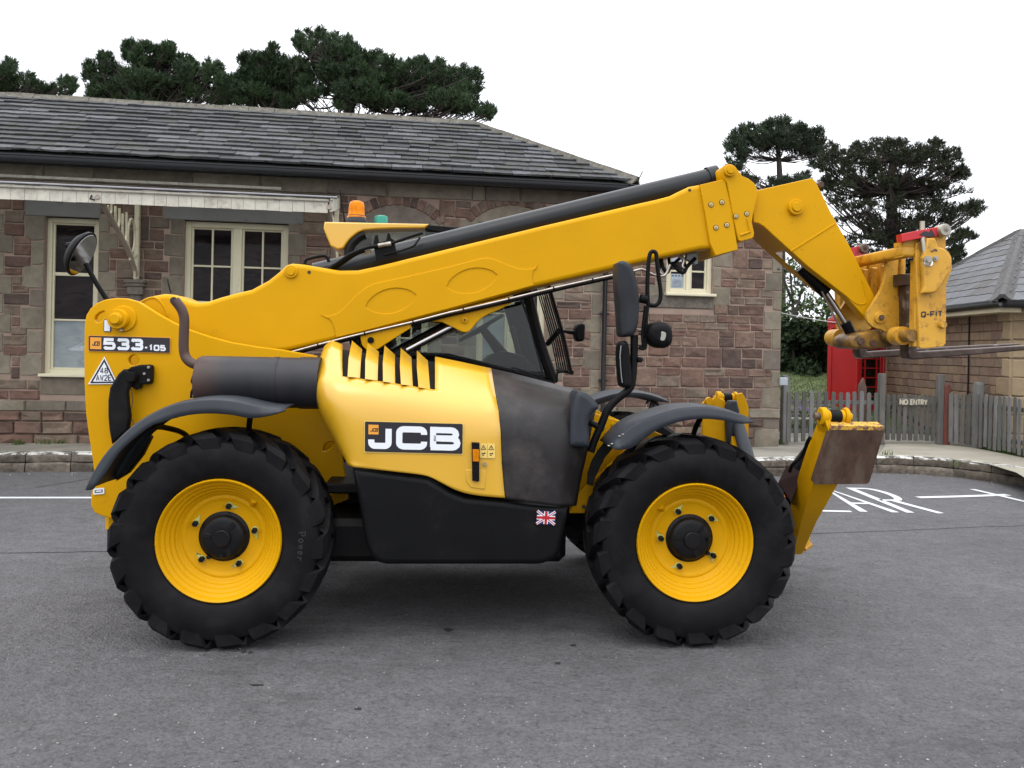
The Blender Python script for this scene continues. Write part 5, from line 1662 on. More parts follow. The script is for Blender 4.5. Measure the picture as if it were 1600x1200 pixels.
# leafy growth at the corner, the hedge and shrubs
def leaf_mass(name, label, cat, blobs, Y, dep, mat, per, sz, kind=None, stem=None):
    C = []
    for (px, py, rx, ry) in blobs:
        n = int(per * rx * ry / 400) + 10
        yy = NR.uniform(-dep, dep); o = at(px, py, Y + yy)
        u = NR.normal(0, 1, (n, 3)); u /= np.linalg.norm(u, axis=1, keepdims=True)
        C.append(np.array(o) + u * np.array([rx / FPX * Y, dep * 0.6 + 0.2, ry / FPX * Y]) * (NR.uniform(.1, 1, n) ** .4)[:, None])
    C = np.vstack(C); n = len(C)
    V = np.zeros((n, 4, 3))
    a = NR.normal(0, 1, (n, 3)); a /= np.linalg.norm(a, axis=1, keepdims=True)
    b = np.cross(a, NR.normal(0, 1, (n, 3))); b /= np.linalg.norm(b, axis=1, keepdims=True)
    s = sz * NR.uniform(.6, 1.3, (n, 1))
    V[:, 0] = C - a * s; V[:, 1] = C + b * s * .5; V[:, 2] = C + a * s; V[:, 3] = C - b * s * .5
    me = fastmesh(V.reshape(-1, 3), np.arange(n * 4).reshape(-1, 4))
    if stem:
        base = Vector((stem[0].x, stem[0].y, stem[0].z))
        t = empty(name, base); tag(t, label, cat)
        link('crown', me, mat, t, -base)
        bm = bmesh.new()
        for st_ in stem[1]:
            add_tube(bm, catmull([Vector(p) - base for p in st_], 3), [0.05 * (1 - .7 * i / (3 * (len(st_) - 1))) for i in range(3 * (len(st_) - 1) + 1)], 6)
        link('trunk', from_bm(bm), M_BARK, t)
        return t
    return tag(link(name, me, mat), label, cat, kind=kind)
b0 = at(1240, 560, 24); b0.z = 0.3
leaf_mass('young_tree', 'light leafy tree with sky showing through beside the station corner', 'tree', [(1232, 420, 12, 20), (1250, 410, 18, 12), (1236, 448, 14, 18), (1256, 458, 16, 10), (1228, 470, 12, 12), (1270, 440, 14, 8)], 24, 0.8, M_LEAFM, 170, 0.06,
          stem=(b0, [[b0, at(1240, 500, 24), at(1236, 440, 24), at(1232, 405, 24)], [at(1240, 500, 24), at(1252, 455, 24.3), at(1258, 415, 24.2)], [at(1238, 470, 24), at(1226, 440, 23.8), at(1222, 410, 23.8)]]))
leaf_mass('garden_bush', 'mid green bush growing above the dark hedge right of the station', 'bush', [(1240, 482, 24, 14), (1275, 478, 26, 13), (1310, 484, 22, 12), (1235, 500, 22, 10), (1290, 500, 40, 10), (1335, 498, 26, 12)], 24, 1.0, M_LEAFM, 260, 0.07)
leaf_mass('hedge', 'tall dark hedge behind the lawn and the telephone box', 'hedge', [(x, y, 26, 22) for x in range(1205, 1440, 24) for y in (520, 550, 580)], 24.5, 1.0, M_LEAF, 300, 0.085)
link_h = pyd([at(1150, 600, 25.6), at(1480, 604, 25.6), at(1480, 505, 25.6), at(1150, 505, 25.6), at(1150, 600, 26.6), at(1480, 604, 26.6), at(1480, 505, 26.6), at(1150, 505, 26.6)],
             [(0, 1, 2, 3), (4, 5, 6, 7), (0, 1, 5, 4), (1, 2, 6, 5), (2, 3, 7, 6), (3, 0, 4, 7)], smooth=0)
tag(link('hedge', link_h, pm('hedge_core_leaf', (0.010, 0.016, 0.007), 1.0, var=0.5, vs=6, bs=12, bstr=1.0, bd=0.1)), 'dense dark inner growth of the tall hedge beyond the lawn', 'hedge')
fb = [(1247, 636, 10, 7), (1262, 640, 9, 6), (1236, 645, 7, 6), (1275, 645, 10, 6), (1285, 640, 8, 5)]
leaf_mass('flower_bed', 'low green plants of the flower bed behind the picket fence', 'plants', [(1240, 648, 14, 9), (1262, 650, 16, 8), (1285, 650, 14, 8), (1310, 652, 14, 7), (1232, 620, 5, 5), (1262, 616, 8, 4), (1276, 619, 8, 4)], 17.6, 0.25, M_LEAFM, 420, 0.03, kind='stuff')
leaf_mass('purple_flowers', 'purple flowers blooming behind the pickets near the station corner', 'flowers', [(1247, 633, 5, 6), (1254, 638, 4, 4), (1263, 641, 5, 3)], 17.3, 0.12, M_FLW, 420, 0.022, kind='stuff')

# ================================================================== THE TELEHANDLER
MF = Frame((-0.263, 4.971), 0.079)
M = MF.U
tele = empty('telehandler', (-0.263, 4.971, 0), 0.079)
tag(tele, 'large yellow and black telescopic handler with raised stabilisers and pallet forks parked side on', 'telehandler')

def mp(pts, ly): return [(q.x, q.z) for q in (M(x, y, ly) for x, y in pts)]
def P(name, me, mat, parent=None, **k): return link(name, me, mat, parent or tele, **k)
def plate(name, pts, ly, th, mat, parent=None, holes=(), bev=0.006, res=1, sm=0, smooth=32):
    o = mp(pts, ly)
    if sm: o = [(v.x, v.y) for v in catmull([Vector((a, b, 0)) for a, b in o], sm, True)]
    return P(name, plate_me(o, [mp(h, ly) for h in holes], ly, ly + th, bev, res, smooth), mat, parent)
def pmat3(bl, br, tl, ly, off=0.0):
    """matrix from a flat decal plane (metres) to machine space"""
    a, b, c = M(*bl, ly), M(*br, ly), M(*tl, ly)
    ex, ez = (b - a).normalized(), (c - a)
    w, h = (b - a).length, ez.length
    ez = ez.normalized()
    n = Vector((0, -1, 0))
    m = Matrix(((ex.x, ez.x, n.x, a.x), (ex.y, ez.y, n.y, a.y - off), (ex.z, ez.z, n.z, a.z), (0, 0, 0, 1)))
    return m, w, h
def circ(cx, cy, r, n=20, ry=None): return [(cx + r * math.cos(2 * PI * k / n), cy + (ry or r) * math.sin(2 * PI * k / n)) for k in range(n)]

# ------------------------------------------------ chassis and tower
tower = [(132, 505), (134.7, 492), (141, 482), (150, 474), (164, 468), (182, 465.5), (199, 466.2), (216, 471), (231, 480), (250, 492), (273, 504.5), (295, 514.4), (325, 524.7), (359, 534), (400, 541), (440, 546), (495, 556),
         (532, 700), (546, 780), (518, 791), (300, 812), (180, 812), (160, 807), (147, 801), (141.5, 788), (142.5, 772), (147, 740), (144, 715), (139, 684), (134, 647), (131.5, 600), (131, 550)]
tear = [(147.5, 499), (150, 492.5), (156, 488), (162, 486), (164, 489), (161.5, 497), (157, 503), (151, 503.5)]
slot = [(505, 701), (507, 695), (514, 690.5), (520, 691), (520.5, 695), (515, 701.5), (509, 705), (505.5, 704.5)]
tp = plate('chassis_tower', tower, 0.72, 0.05, M_YEL, holes=[tear, circ(209, 563, 8.4), slot], bev=0.008)
plate('far_tower_plate', tower, 1.42, 0.05, M_YEL, bev=0.008)
# counterweight and cross members between the plates
a, b = M(150, 800, 0.8), M(300, 600, 0.8)
P('counterweight', box_me((a.x + 0.33, 1.10, 0.80), (0.56, 0.60, 0.62), 0.03), M_YEL)
P('tower_core', box_me((a.x + 0.40, 1.07, 1.25), (0.46, 0.56, 0.36), 0.02), M_YEL)
bw = M(170, 480, 0.75)
P('chassis_beam', box_me((0.0, 1.16, 0.72), (3.3, 0.60, 0.34), 0.02), M_BLACKP)
P('sump', box_me((-0.1, 1.15, 0.56), (1.5, 1.7, 0.26), 0.04), M_BLACKP)  # sump box widened to darken the ground below
P('belly_shade_box', box_me((-0.05, 1.95, 0.62), (1.45, 0.5, 0.44), 0.06, seg=3), M_BLACKP)  # unseen box added on the far side to deepen the shade under the machine
for lx in (-1.375, 1.375):
    ax = P('axle', lathe_me([(0.085, 0.30), (0.085, 0.75), (0.16, 0.95), (0.20, 1.17), (0.16, 1.39), (0.085, 1.6), (0.085, 2.04)], 24, (lx, 0, 0.625), 'Y'), M_BLACKP)
P('engine_block', box_me((M(710, 620, .4).x, 0.62, 0.98), (.95, 0.62, 0.36), 0.03), M_BLACKP)
P('engine_bay_floor', box_me((M(700, 620, .4).x, 0.75, 0.86), (1.5, 0.7, 0.06), 0.01), M_BLACKP)

# pivot boss on the tower
c = M(191, 497.5, 0.72)
def boss(name, px, py, ly, r0, h, mat=M_YEL, rb=None, pin=True, n=28, parent=None):
    q = M(px, py, ly)
    k = (4.97 + ly) / FPX
    R0 = r0 * k
    prof = [(0, -h), (R0 * 0.55, -h), (R0 * 0.62, -h + 0.006), (R0 * 0.62, -h * 0.72), (R0 * 0.94, -h * 0.72), (R0, -h * 0.6), (R0, 0.01)]
    o = P(name, lathe_me(prof, n, (q.x, ly, q.z), 'Y'), mat, parent)
    return o, q, R0
o_, q_, r_ = boss('pivot_boss', 188, 499, 0.72, 15, 0.09)
P('pivot_pin', lathe_me([(0, -.012), (r_ * .45, -.012), (r_ * .5, -.006), (r_ * .5, 0.0)], 24, (q_.x, 0.63, q_.z), 'Y'), M_YEL, o_)
P('grease_nipple', lathe_me([(0, -.02), (.008, -.02), (.012, -.01), (.012, .0)], 10, (M(191, 516, .70).x, .70, M(191, 516, .70).z), 'Y'), M_ZINC, o_)
# collar of the boss a little behind
P('boss_collar', lathe_me([(r_ * 1.25, -.015), (r_ * 1.32, -.008), (r_ * 1.34, 0.004)], 28, (q_.x + 0.02, .72, q_.z + .004), 'Y'), M_YEL, o_)

# badge 533-105
def badge(name, tl, tr, bl, ly, mat=M_BADGE, th=0.004):
    m, w, h = pmat3(bl, (tr[0], bl[1] + (tr[1] - tl[1])), tl, ly)
    bm = bmesh.new()
    Pn = rounded([(0, 0), (w, 0), (w, h), (0, h)], 0.006, 2)
    f = [bm.verts.new(m @ Vector((p.x, p.y, th))) for p in Pn]; g = [bm.verts.new(m @ Vector((p.x, p.y, 0))) for p in Pn]
    bm.faces.new(f)
    for i in range(len(f)): bm.faces.new((f[i], g[i], g[(i + 1) % len(f)], f[(i + 1) % len(f)]))
    return P(name, from_bm(bm, smooth=0), mat), m, w, h
def rect_on(name, m, x0, y0, x1, y1, z, mat, parent):
    return P(name, pyd([m @ Vector(v) for v in ((x0, y0, z), (x1, y0, z), (x1, y1, z), (x0, y1, z))], [(0, 1, 2, 3)], smooth=0, fix=False), mat, parent)
bd, m, w, h = badge('model_badge', (139, 524.5), (265.5, 527.8), (139, 548), 0.715)
e = 0.006
rect_on('badge_border', m, -0.004, -0.004, w + .004, h + .004, 0.0010, M_ORANGE, bd)
rect_on('logo_square', m, w * .018, h * .12, w * .155, h * .90, 0.0046, M_ORANGE, bd)
bm = bmesh.new()
def shear(m, x, y, k=0.18): return m @ Matrix(((1, k, 0, x), (0, 1, 0, y), (0, 0, 1, 0.0056), (0, 0, 0, 1)))
text_bm(bm, 'jcb', shear(m, w * .045, h * .36), h * .26, w * .023, w * .008, w * .0085)
P('logo_lettering', from_bm(bm, smooth=0, fix=False), M_BADGE, bd)
bm = bmesh.new()
mt = m @ Matrix.Translation((w * .195, h * .20, 0.0050))
text_bm(bm, '533', mt, h * .58, w * .118, w * .052, h * .20)
mt = m @ Matrix.Translation((w * .692, h * .16, 0.0050))
text_bm(bm, '-105', mt, h * .30, w * .052, w * .026, h * .105, widths={'-': 0.6, '1': 0.7})
P('lettering', from_bm(bm, smooth=0, fix=False), M_WHITE, bd)

# triangular plate 48 AW2E
ly = 0.712
tri = plate('triangle_sign', [(163, 557), (184, 600), (137.5, 600.5)], ly, 0.006, M_WHITE, bev=0.001)
bm = bmesh.new()
def flat(bm, pts, ly):
    vs = [bm.verts.new(M(x, y, ly)) for x, y in pts]; bm.faces.new(vs)
inn = [(163, 560.5), (181, 598.5), (141, 599)]
m3, w3, h3 = pmat3((141, 599), (181, 598.5), (141, 560), ly, 0.0012)
def topx(pts, m, ly):
    mi = m.inverted(); out = []
    for x, y in pts:
        v = mi @ M(x, y, ly); out.append((v.x, v.y))
    return out
add_strokes(bm, [(topx([(163, 563), (179.6, 597.2), (142.8, 597.6)], m3, ly), True)], 0.010, m3)
text_bm(bm, '48', m3 @ Matrix.Translation(topx([(157.0, 583)], m3, ly)[0] + (0.001,)), 0.032, 0.018, 0.009, 0.0048)
text_bm(bm, 'AW2E', m3 @ Matrix.Translation(topx([(150.6, 594.5)], m3, ly)[0] + (0.001,)), 0.034, 0.0175, 0.0075, 0.0048)
P('lettering', from_bm(bm, smooth=0, fix=False), M_BADGE, tri)
# small stickers
st1, m_, w_, h_ = badge('sticker', (162.5, 499), (173, 499.5), (162, 518), 0.716, M_BLUE, 0.003)
rect_on('sticker_face', m_, .004, .004, w_ - .004, h_ - .004, 0.004, M_WHITE, st1)
st2, m_, w_, h_ = badge('sticker', (145.5, 763.5), (163.5, 762), (146, 773), 0.716, M_WHITE, 0.003)
rect_on('sticker_face', m_, .010, .010, w_ - .010, h_ - .010, 0.0035, M_BADGE, st2)
rect_on('sticker_face', m_, .016, .016, w_ - .016, h_ - .014, 0.0042, M_WHITE, st2)

# rear lamp bracket and hanging flap
arm = plate('lamp_bracket', [(199, 577), (205, 573), (218, 570), (232, 569.5), (237, 571), (238, 574), (237, 597), (234, 600), (219, 601), (219, 607), (212, 609), (205, 605), (197, 596)], 0.66, 0.05, M_BLACKP, bev=0.01)
for x, y in ((232, 574), (225.5, 584), (232, 594)):
    q = M(x, y, .655); P('bolt', lathe_me([(0, -.012), (.007, -.012), (.010, -.006), (.010, 0.004)], 8, (q.x, .66, q.z), 'Y'), M_ZINC, arm)
q = M(205, 589, .62)
P('lamp_stub', lathe_me([(0, -.05), (.028, -.05), (.034, -.035), (.034, .05)], 18, (q.x, .64, q.z), 'Y'), M_BLACKP, arm)
P('wire', tube_me(catmull([M(205, 606, .64), M(207, 630, .63), M(203, 648, .64), M(212, 666, .64)], 4), .003, 5), M_RUST, arm)
plate('hanging_flap', [(192, 577), (184, 584), (178, 594), (171, 606), (168.2, 625), (168, 650), (170, 672), (174, 694), (200, 672), (203, 650), (200, 630), (199, 612), (204, 600), (203, 588), (200, 577)], 0.60, 0.05, M_BLACKP, bev=0.015, res=2)
plate('tail_lamp_guard', [(196, 700), (216, 672), (230, 676), (236, 684), (222, 712), (200, 740), (180, 752)], 0.45, 0.06, M_BLACKP, bev=0.01)

# ------------------------------------------------ silencer and exhaust
ly = 0.42
cs = M(400, 597, ly); kx = M(313, 588.5, ly); kr = M(470, 597, ly)
R1 = 0.155
sil = P('silencer', lathe_me([(0, -.02), (R1 * .6, -.02), (R1 * .93, -.008), (R1, .015), (R1, .30), (R1 * 1.0, kr.x - kx.x - .01), (R1 * 1.03, kr.x - kx.x), (R1 * 1.03, kr.x - kx.x + .12)], 48, (kx.x, ly, cs.z), 'X'), M_SIL)
P('silencer_band', lathe_me([(R1 * 1.012, 0), (R1 * 1.02, .004), (R1 * 1.02, .028), (R1 * 1.012, .032)], 48, (kr.x - .16, ly, cs.z), 'X'), M_SIL, sil)
ep = [M(322, 571, .42), M(312, 570.5, .42), M(302, 568.5, .43), M(294, 563, .44), M(289, 555, .45), M(287, 543, .45), M(287.5, 520, .45), M(288, 500, .45), M(286, 489, .45), M(281, 479, .45), M(273.5, 469.5, .45)]
pth = catmull(ep, 5)
P('exhaust_pipe', tube_me(pth, .030, 16), M_SIL)
q = M(271.5, 470, .43)
P('pipe_mouth', lathe_me([(0.024, 0), (0.0, .001)], 12, (q.x, .43, q.z), 'Y'), M_BADGE)
plate('silencer_bracket', [(300, 586), (309, 586), (311, 600), (312, 620), (296, 622), (297, 612), (301, 604), (297, 596)], .56, .05, M_BLACKP, bev=.006)
for y in (593, 618):
    q = M(303, y, .555); P('bolt', lathe_me([(0, -.012), (.008, -.012), (.010, .004)], 8, (q.x, .56, q.z), 'Y'), M_ZINC)

# ------------------------------------------------ hood
def grid_me(rows, skip=(), thick=0.012, sub=2, smooth=60):
    V, F = [], []
    nc = len(rows[0])
    for r in rows: V += [M(*p) for p in r]
    for i in range(len(rows) - 1):
        for j in range(nc - 1):
            if (i, j) in skip: continue
            F.append((i * nc + j, (i + 1) * nc + j, (i + 1) * nc + j + 1, i * nc + j + 1))
    me = pyd(V, F, smooth=0, fix=False)
    me.shade_smooth()
    return me
def shell(name, rows, mat, skip=(), thick=0.015, parent=None, levels=2, keep=()):
    o = P(name, grid_me(rows, skip), mat, parent)
    if keep:
        at_ = o.data.attributes.new('crease_vert', 'FLOAT', 'POINT')
        for (i, j) in keep: at_.data[i * len(rows[0]) + j].value = 1.0
    s = o.modifiers.new('sub', 'SUBSURF'); s.levels = levels; s.render_levels = levels
    t = o.modifiers.new('sol', 'SOLIDIFY'); t.thickness = thick; t.offset = -1
    return o
hr = [
 [(512, 545, .80), (501.5, 544, .58), (518, 531.5, .52), (535, 538, .52), (583, 545.5, .52), (632, 551.5, .52), (680, 557, .52), (722, 565.5, .51), (767.5, 575.4, .50)],
 [(495, 585, .70), (486, 582, .40), (507, 585, .23), (535, 588, .20), (583, 594, .20), (632, 601, .20), (680, 609, .20), (726, 615, .20), (775, 621, .20)],
 [(492, 600, .70), (482.6, 597, .36), (506, 601, .150), (536, 604, .125), (585, 611, .12), (633, 619, .12), (682, 628, .12), (728, 635, .12), (779, 642, .12)],
 [(494, 625, .70), (485, 623, .32), (511, 630, .105), (541, 636, .085), (589, 643, .085), (637, 651, .085), (684, 659, .085), (730, 666, .085), (782, 673, .085)],
 [(513, 663, .60), (506, 662, .27), (527, 676, .11), (558, 684, .085), (603, 693, .085), (645, 700, .085), (688, 708, .085), (732, 716, .085), (784, 724, .085)],
 [(533, 704, .50), (528, 703, .19), (544, 713, .10), (580, 720, .085), (630, 727, .085), (662, 731, .085), (696, 741, .085), (732, 754, .085), (787, 760, .085)],
 [(548, 729, .45), (543, 727, .14), (553, 729.5, .10), (600, 735, .085), (652, 741, .085), (672, 743.5, .085), (702, 762, .085), (732, 774, .085), (789, 778, .085)],
]
hood = shell('engine_hood', hr, M_HOOD, skip={(0, 3), (0, 4), (0, 5)}, thick=0.02, keep=[(0, 2), (0, 3), (0, 6), (1, 3), (1, 6), (0, 8), (1, 8), (2, 8), (3, 8), (4, 8), (5, 8), (6, 8), (6, 2), (6, 3), (6, 1), (0, 0), (6, 0)])
# dark bay behind the louvre slots and the fins themselves
bay = P('louvre_bay', pyd([M(534, 546, .56), M(682, 566, .56), M(682, 614, .235), M(534, 594, .235), M(534, 546, .60), M(682, 566, .60), M(682, 614, .275), M(534, 594, .275)], [(0, 1, 2, 3), (4, 5, 6, 7), (0, 1, 5, 4), (1, 2, 6, 5), (2, 3, 7, 6), (3, 0, 4, 7)], smooth=0), M_BLACKP, hood)
fins = [((543, 588.5), (562.5, 590.5), (565.5, 545.5), (550, 532)), ((570.5, 592), (590, 594.5), (591.8, 549.5), (574.5, 535.8)), ((598.5, 596), (617.5, 599), (617, 554), (600.8, 539.5)),
        ((626.5, 600.5), (645, 603), (642.8, 558), (626, 543.5)), ((654, 605), (672, 608.5), (668.5, 563.5), (651.3, 547.5))]
for i, (bl, br, trr, tl) in enumerate(fins):
    A = [M(*bl, .165), M(*br, .215), M(*trr, .47), M(*tl, .50)]
    mid = [(A[0] + A[3]) / 2 + Vector((-.004, -.03, .0)), (A[1] + A[2]) / 2 + Vector((0, -.02, 0))]
    V = [A[0], A[1], mid[1], A[2], A[3], mid[0]]
    V2 = [v + Vector((0.0, .022, -.004)) for v in V]
    P('louvre_fin', pyd(V + V2, [(0, 1, 2, 5), (5, 2, 3, 4), (6, 7, 8, 11), (11, 8, 9, 10), (0, 1, 7, 6), (1, 2, 8, 7), (2, 3, 9, 8), (3, 4, 10, 9), (4, 5, 11, 10), (5, 0, 6, 11)], smooth=50), M_HOOD, hood)
0 and P('louvre_rail', tube_me([M(536, 541, .545), M(575, 549, .56), M(625, 557, .56), M(681, 562, .545)], .009, 6), M_HOOD, hood)
# JCB badge on the hood
bd, m, w, h = badge('hood_badge', (570.5, 658.5), (722.5, 662.0), (570, 705.5), 0.0825)
bo = rect_on('badge_border', m, -0.005, -0.005, w + .005, h + .005, 0.0015, M_STICKY, bd)
rect_on('logo_square', m, w * .035, h * .58, w * .138, h * .90, 0.0048, M_ORANGE, bd)
bm = bmesh.new()
text_bm(bm, 'jcb', shear(m, w * .056, h * .68), h * .10, w * .020, w * .006, w * .007)
P('logo_lettering', from_bm(bm, smooth=0, fix=False), M_BADGE, bd)
bm = bmesh.new()
sw = h * .205
def big(ch, x0, x1):
    mm = m @ Matrix.Translation((w * x0 + sw / 2, h * .10 + sw / 2, 0.0052))
    ww, hh = w * (x1 - x0) - sw, h * .78 - sw
    text_bm(bm, ch, mm, hh, ww, 0, sw)
big('j', .03, .288); big('c', .318, .635); big('b', .665, .978)
P('lettering', from_bm(bm, smooth=0, fix=False), M_WHITE, bd)
# latch, warning sticker, lock
rc = plate('latch_recess', [(728, 734), (757.5, 734.5), (759.5, 745), (757, 764.5), (736, 761.5), (728.5, 752)], .079, .006, M_HOOD, bev=.005, res=2, sm=0)
lt = plate('latch', [(737, 691.5), (749, 692), (749, 752), (745, 752.8), (738, 751)], .058, .03, M_BLACKP, bev=.004)
plate('reflector', [(738.5, 702), (748.3, 702.4), (748.3, 721.5), (738.7, 721)], .052, .01, M_AMBER, lt, bev=.002)
ws, m_, w_, h_ = badge('warning_sticker', (749.5, 692.5), (773.5, 693.2), (749.5, 715.3), .0815, M_STICKY, .003)
bm = bmesh.new()
for cx in (0.25, 0.75):
    mm = m_ @ Matrix.Translation((w_ * cx, h_ * .70, .004))
    s = h_ * .16
    add_strokes(bm, [([(-s, -s * .7), (s, -s * .7), (0, s)], True)], .0035, mm)
    add_strokes(bm, [([(0, -s * .3), (0, s * .3)], False)], .003, mm, .0003)
    mm = m_ @ Matrix.Translation((w_ * cx, h_ * .30, .004))
    add_strokes(bm, [([(-s * .8, 0), (s * .8, .002)], False), ([(-s * .6, -s * .6), (s * .2, -s * .6)], False), ([(s * .1, -s * .1), (s * .6, s * .5)], False)], .005, mm)
add_strokes(bm, [([(w_ * .5, .004), (w_ * .5, h_ - .004)], False)], .0015, m_ @ Matrix.Translation((0, 0, .004)))
P('pictograms', from_bm(bm, smooth=0, fix=False), M_BADGE, ws)
q = M(757.5, 725, .08)
P('lock', lathe_me([(0, -.014), (.009, -.014), (.011, -.006), (.011, .005)], 14, (q.x, .08, q.z), 'Y'), M_ZINC, hood)

# ------------------------------------------------ grey fairing ahead of the hood
fr_ = [
 [(767.5, 575.4, .502), (786, 579.5, .50), (805, 584, .50), (836, 592, .49), (869, 600, .48), (902, 609.5, .45), (924, 619, .42)],
 [(775, 621, .203), (793, 624, .19), (812, 627, .18), (836, 631, .17), (862, 634, .17), (898, 634, .22), (934, 635, .36)],
 [(779, 642, .122), (797, 645, .115), (815, 648, .11), (838, 652, .11), (860, 655, .11), (893, 657, .15), (926, 658, .31)],
 [(782, 673, .088), (800, 677, .082), (818, 681, .08), (838, 685, .08), (858, 688, .08), (888, 693, .10), (920.5, 697, .28)],
 [(784, 724, .088), (802, 727, .082), (820, 731, .08), (839, 734, .08), (858, 737, .08), (884, 740, .10), (910, 738, .24)],
 [(787, 760, .088), (804, 763, .082), (821, 766, .08), (840, 769, .08), (858, 771, .08), (882, 773, .10), (904.5, 768, .22)],
 [(789, 779.5, .088), (805, 782, .082), (822, 784, .08), (840, 787, .08), (858, 789, .08), (880, 792.5, .10), (901, 790, .20)],
]
fair = shell('front_fairing', fr_, M_FAIR, thick=0.02, keep=[(i, 0) for i in range(7)] + [(0, 6), (6, 6)])
gp = [(905, 612), (899, 620), (895, 636), (892, 655), (889.5, 676), (889, 696), (898, 698.5), (909, 699), (921, 699), (922, 684), (920, 666), (923, 652), (929, 644), (936, 638), (934, 631), (924, 619), (914, 613.5)]
o = mp(gp, .135); o = [(v.x, v.y) for v in catmull([Vector((a, b, 0)) for a, b in o], 3, True)]
P('indicator_housing', plate_me(o, [], .125, .42, .035, 3, 60), M_GREYP)
# ------------------------------------------------ lower black skirt
sk = [(550, 733), (600, 738), (652, 744.5), (669, 747), (685, 756), (703, 768), (726, 777), (789, 783), (830, 788.5), (888.5, 793.5), (887, 811), (880, 840), (876, 861), (868, 874), (850, 881.5), (840, 883), (602, 883), (590, 879.5), (580, 870), (572, 852), (567, 830), (562.5, 800), (556, 765)]
plate('side_skirt', sk, .095, .50, M_BLACKP, bev=.035, res=4, smooth=60)
fl, m, w, h = badge('flag_sticker', (839.5, 798), (866.5, 799.5), (838, 818), .0915, M_BLUE, .003)
bm = bmesh.new()
mm = m @ Matrix.Translation((0, 0, .0035))
add_strokes(bm, [([(0, 0), (w, h)], False), ([(0, h), (w, 0)], False)], h * .20, mm)
add_strokes(bm, [([(0, h / 2), (w, h / 2)], False), ([(w / 2, 0), (w / 2, h)], False)], h * .34, mm, .0006)
P('flag_white', from_bm(bm, smooth=0, fix=False), M_WHITE, fl)
bm = bmesh.new()
add_strokes(bm, [([(0, 0), (w, h)], False), ([(0, h), (w, 0)], False)], h * .07, mm, .0012)
add_strokes(bm, [([(0, h / 2), (w, h / 2)], False), ([(w / 2, 0), (w / 2, h)], False)], h * .20, mm, .0018)
P('flag_red', from_bm(bm, smooth=0, fix=False), M_REDL, fl)

# ------------------------------------------------ front frame plates
ff = plate('front_frame', [(889, 802), (893, 740), (905, 690), (924, 644), (950, 652), (976, 660), (1010, 668), (1023, 674), (1045, 684), (1062, 694), (1100, 760), (1040, 800)], .52, .05, M_YEL, bev=.005)
plate('front_frame', [(889, 802), (924, 802), (930, 785), (937, 764), (950, 742), (965, 726), (1000, 700), (1010, 690), (1000, 680), (965, 715), (905, 770)], .44, .04, M_YEL, bev=.005)
q = M(958, 663, .515); P('bolt', lathe_me([(0, -.01), (.012, -.01), (.014, .005)], 8, (q.x, .52, q.z), 'Y'), M_YEL, ff)
q = M(912, 792, .435); P('bolt', lathe_me([(0, -.01), (.012, -.01), (.014, .005)], 8, (q.x, .44, q.z), 'Y'), M_RUST, ff)
P('frame_block', box_me((M(930, 780, .9).x, 1.17, .85), (.45, 1.1, .40), .02), M_BLACKP)
plate('far_front_frame', [(895, 800), (930, 640), (976, 660), (1045, 684), (1062, 694), (1100, 760), (1040, 800)], 1.80, .05, M_YEL, bev=.005)

# ------------------------------------------------ wheels
R0, TW = 0.621, 0.41
def make_tyre():
    bm = bmesh.new()
    r = R0 - 0.036
    prof = [(0.345, .035), (0.365, .015), (0.40, .000), (0.46, -.012), (0.52, -.008), (0.555, .008), (r - .018, .035), (r, .075), (r + .003, TW / 2), (r, TW - .075), (r - .018, TW - .035), (0.555, TW - .008), (0.52, TW + .008), (0.46, TW + .012), (0.40, TW), (0.345, TW - .035)]
    add_lathe(bm, prof, 96, axis='Y', closed=True)
    me = from_bm(bm, smooth=30)
    return me
def make_lugs():
    bm = bmesh.new()
    N = 18
    r = R0 - 0.042
    for side in (0, 1):
        for k in range(N):
            a0 = 2 * PI * (k + 0.5 * side) / N
            # path of a lug: from the centre line out to the shoulder and down the sidewall, sweeping back
            path = [(TW * .56, r, 0.03, R0, .038), (TW * .36, r, -.055, R0 + .001, .042), (TW * .17, r - .004, -.15, R0 - .002, .052), (TW * .055, r - .020, -.225, R0 - .008, .064), (.008, r - .045, -.275, R0 - .032, .070), (-.001, r - .085, -.315, R0 - .086, .058), (-.0015, r - .15, -.335, R0 - .150, .032)]
            secs = []
            for y, rb, da, rt, hw in path:
                yy = y if side == 0 else TW - y
                da_ = da
                a = a0 + da_
                wv = hw / rb
                if y < 0.02:
                    yo = -.006 if side == 0 else TW + .006
                    q = [(a - wv, rt + .0, yy + (.012 if side == 0 else -.012)), (a - wv * .8, rt, yo + (-.003 if side == 0 else .003)), (a + wv * .8, rt, yo + (-.003 if side == 0 else .003)), (a + wv, rt, yy + (.012 if side == 0 else -.012))]
                    if y < 0: q = [(aa, rt, (yy + (.010 if side == 0 else -.010)) if i in (0, 3) else (-.006 if side == 0 else TW + .006)) for i, (aa, _, _y) in enumerate(q)]
                else:
                    q = [(a - wv * 1.15, rb - .01, yy), (a - wv * .85, rt, yy), (a + wv * .85, rt, yy), (a + wv * 1.15, rb - .01, yy)]
                secs.append([bm.verts.new((rad * math.cos(an), y_, rad * math.sin(an))) for an, rad, y_ in q])
            for A, B in zip(secs, secs[1:]):
                for i in range(3): bm.faces.new((A[i], A[i + 1], B[i + 1], B[i]))
            bm.faces.new(secs[0]); bm.faces.new(secs[-1])
    return from_bm(bm, smooth=25)
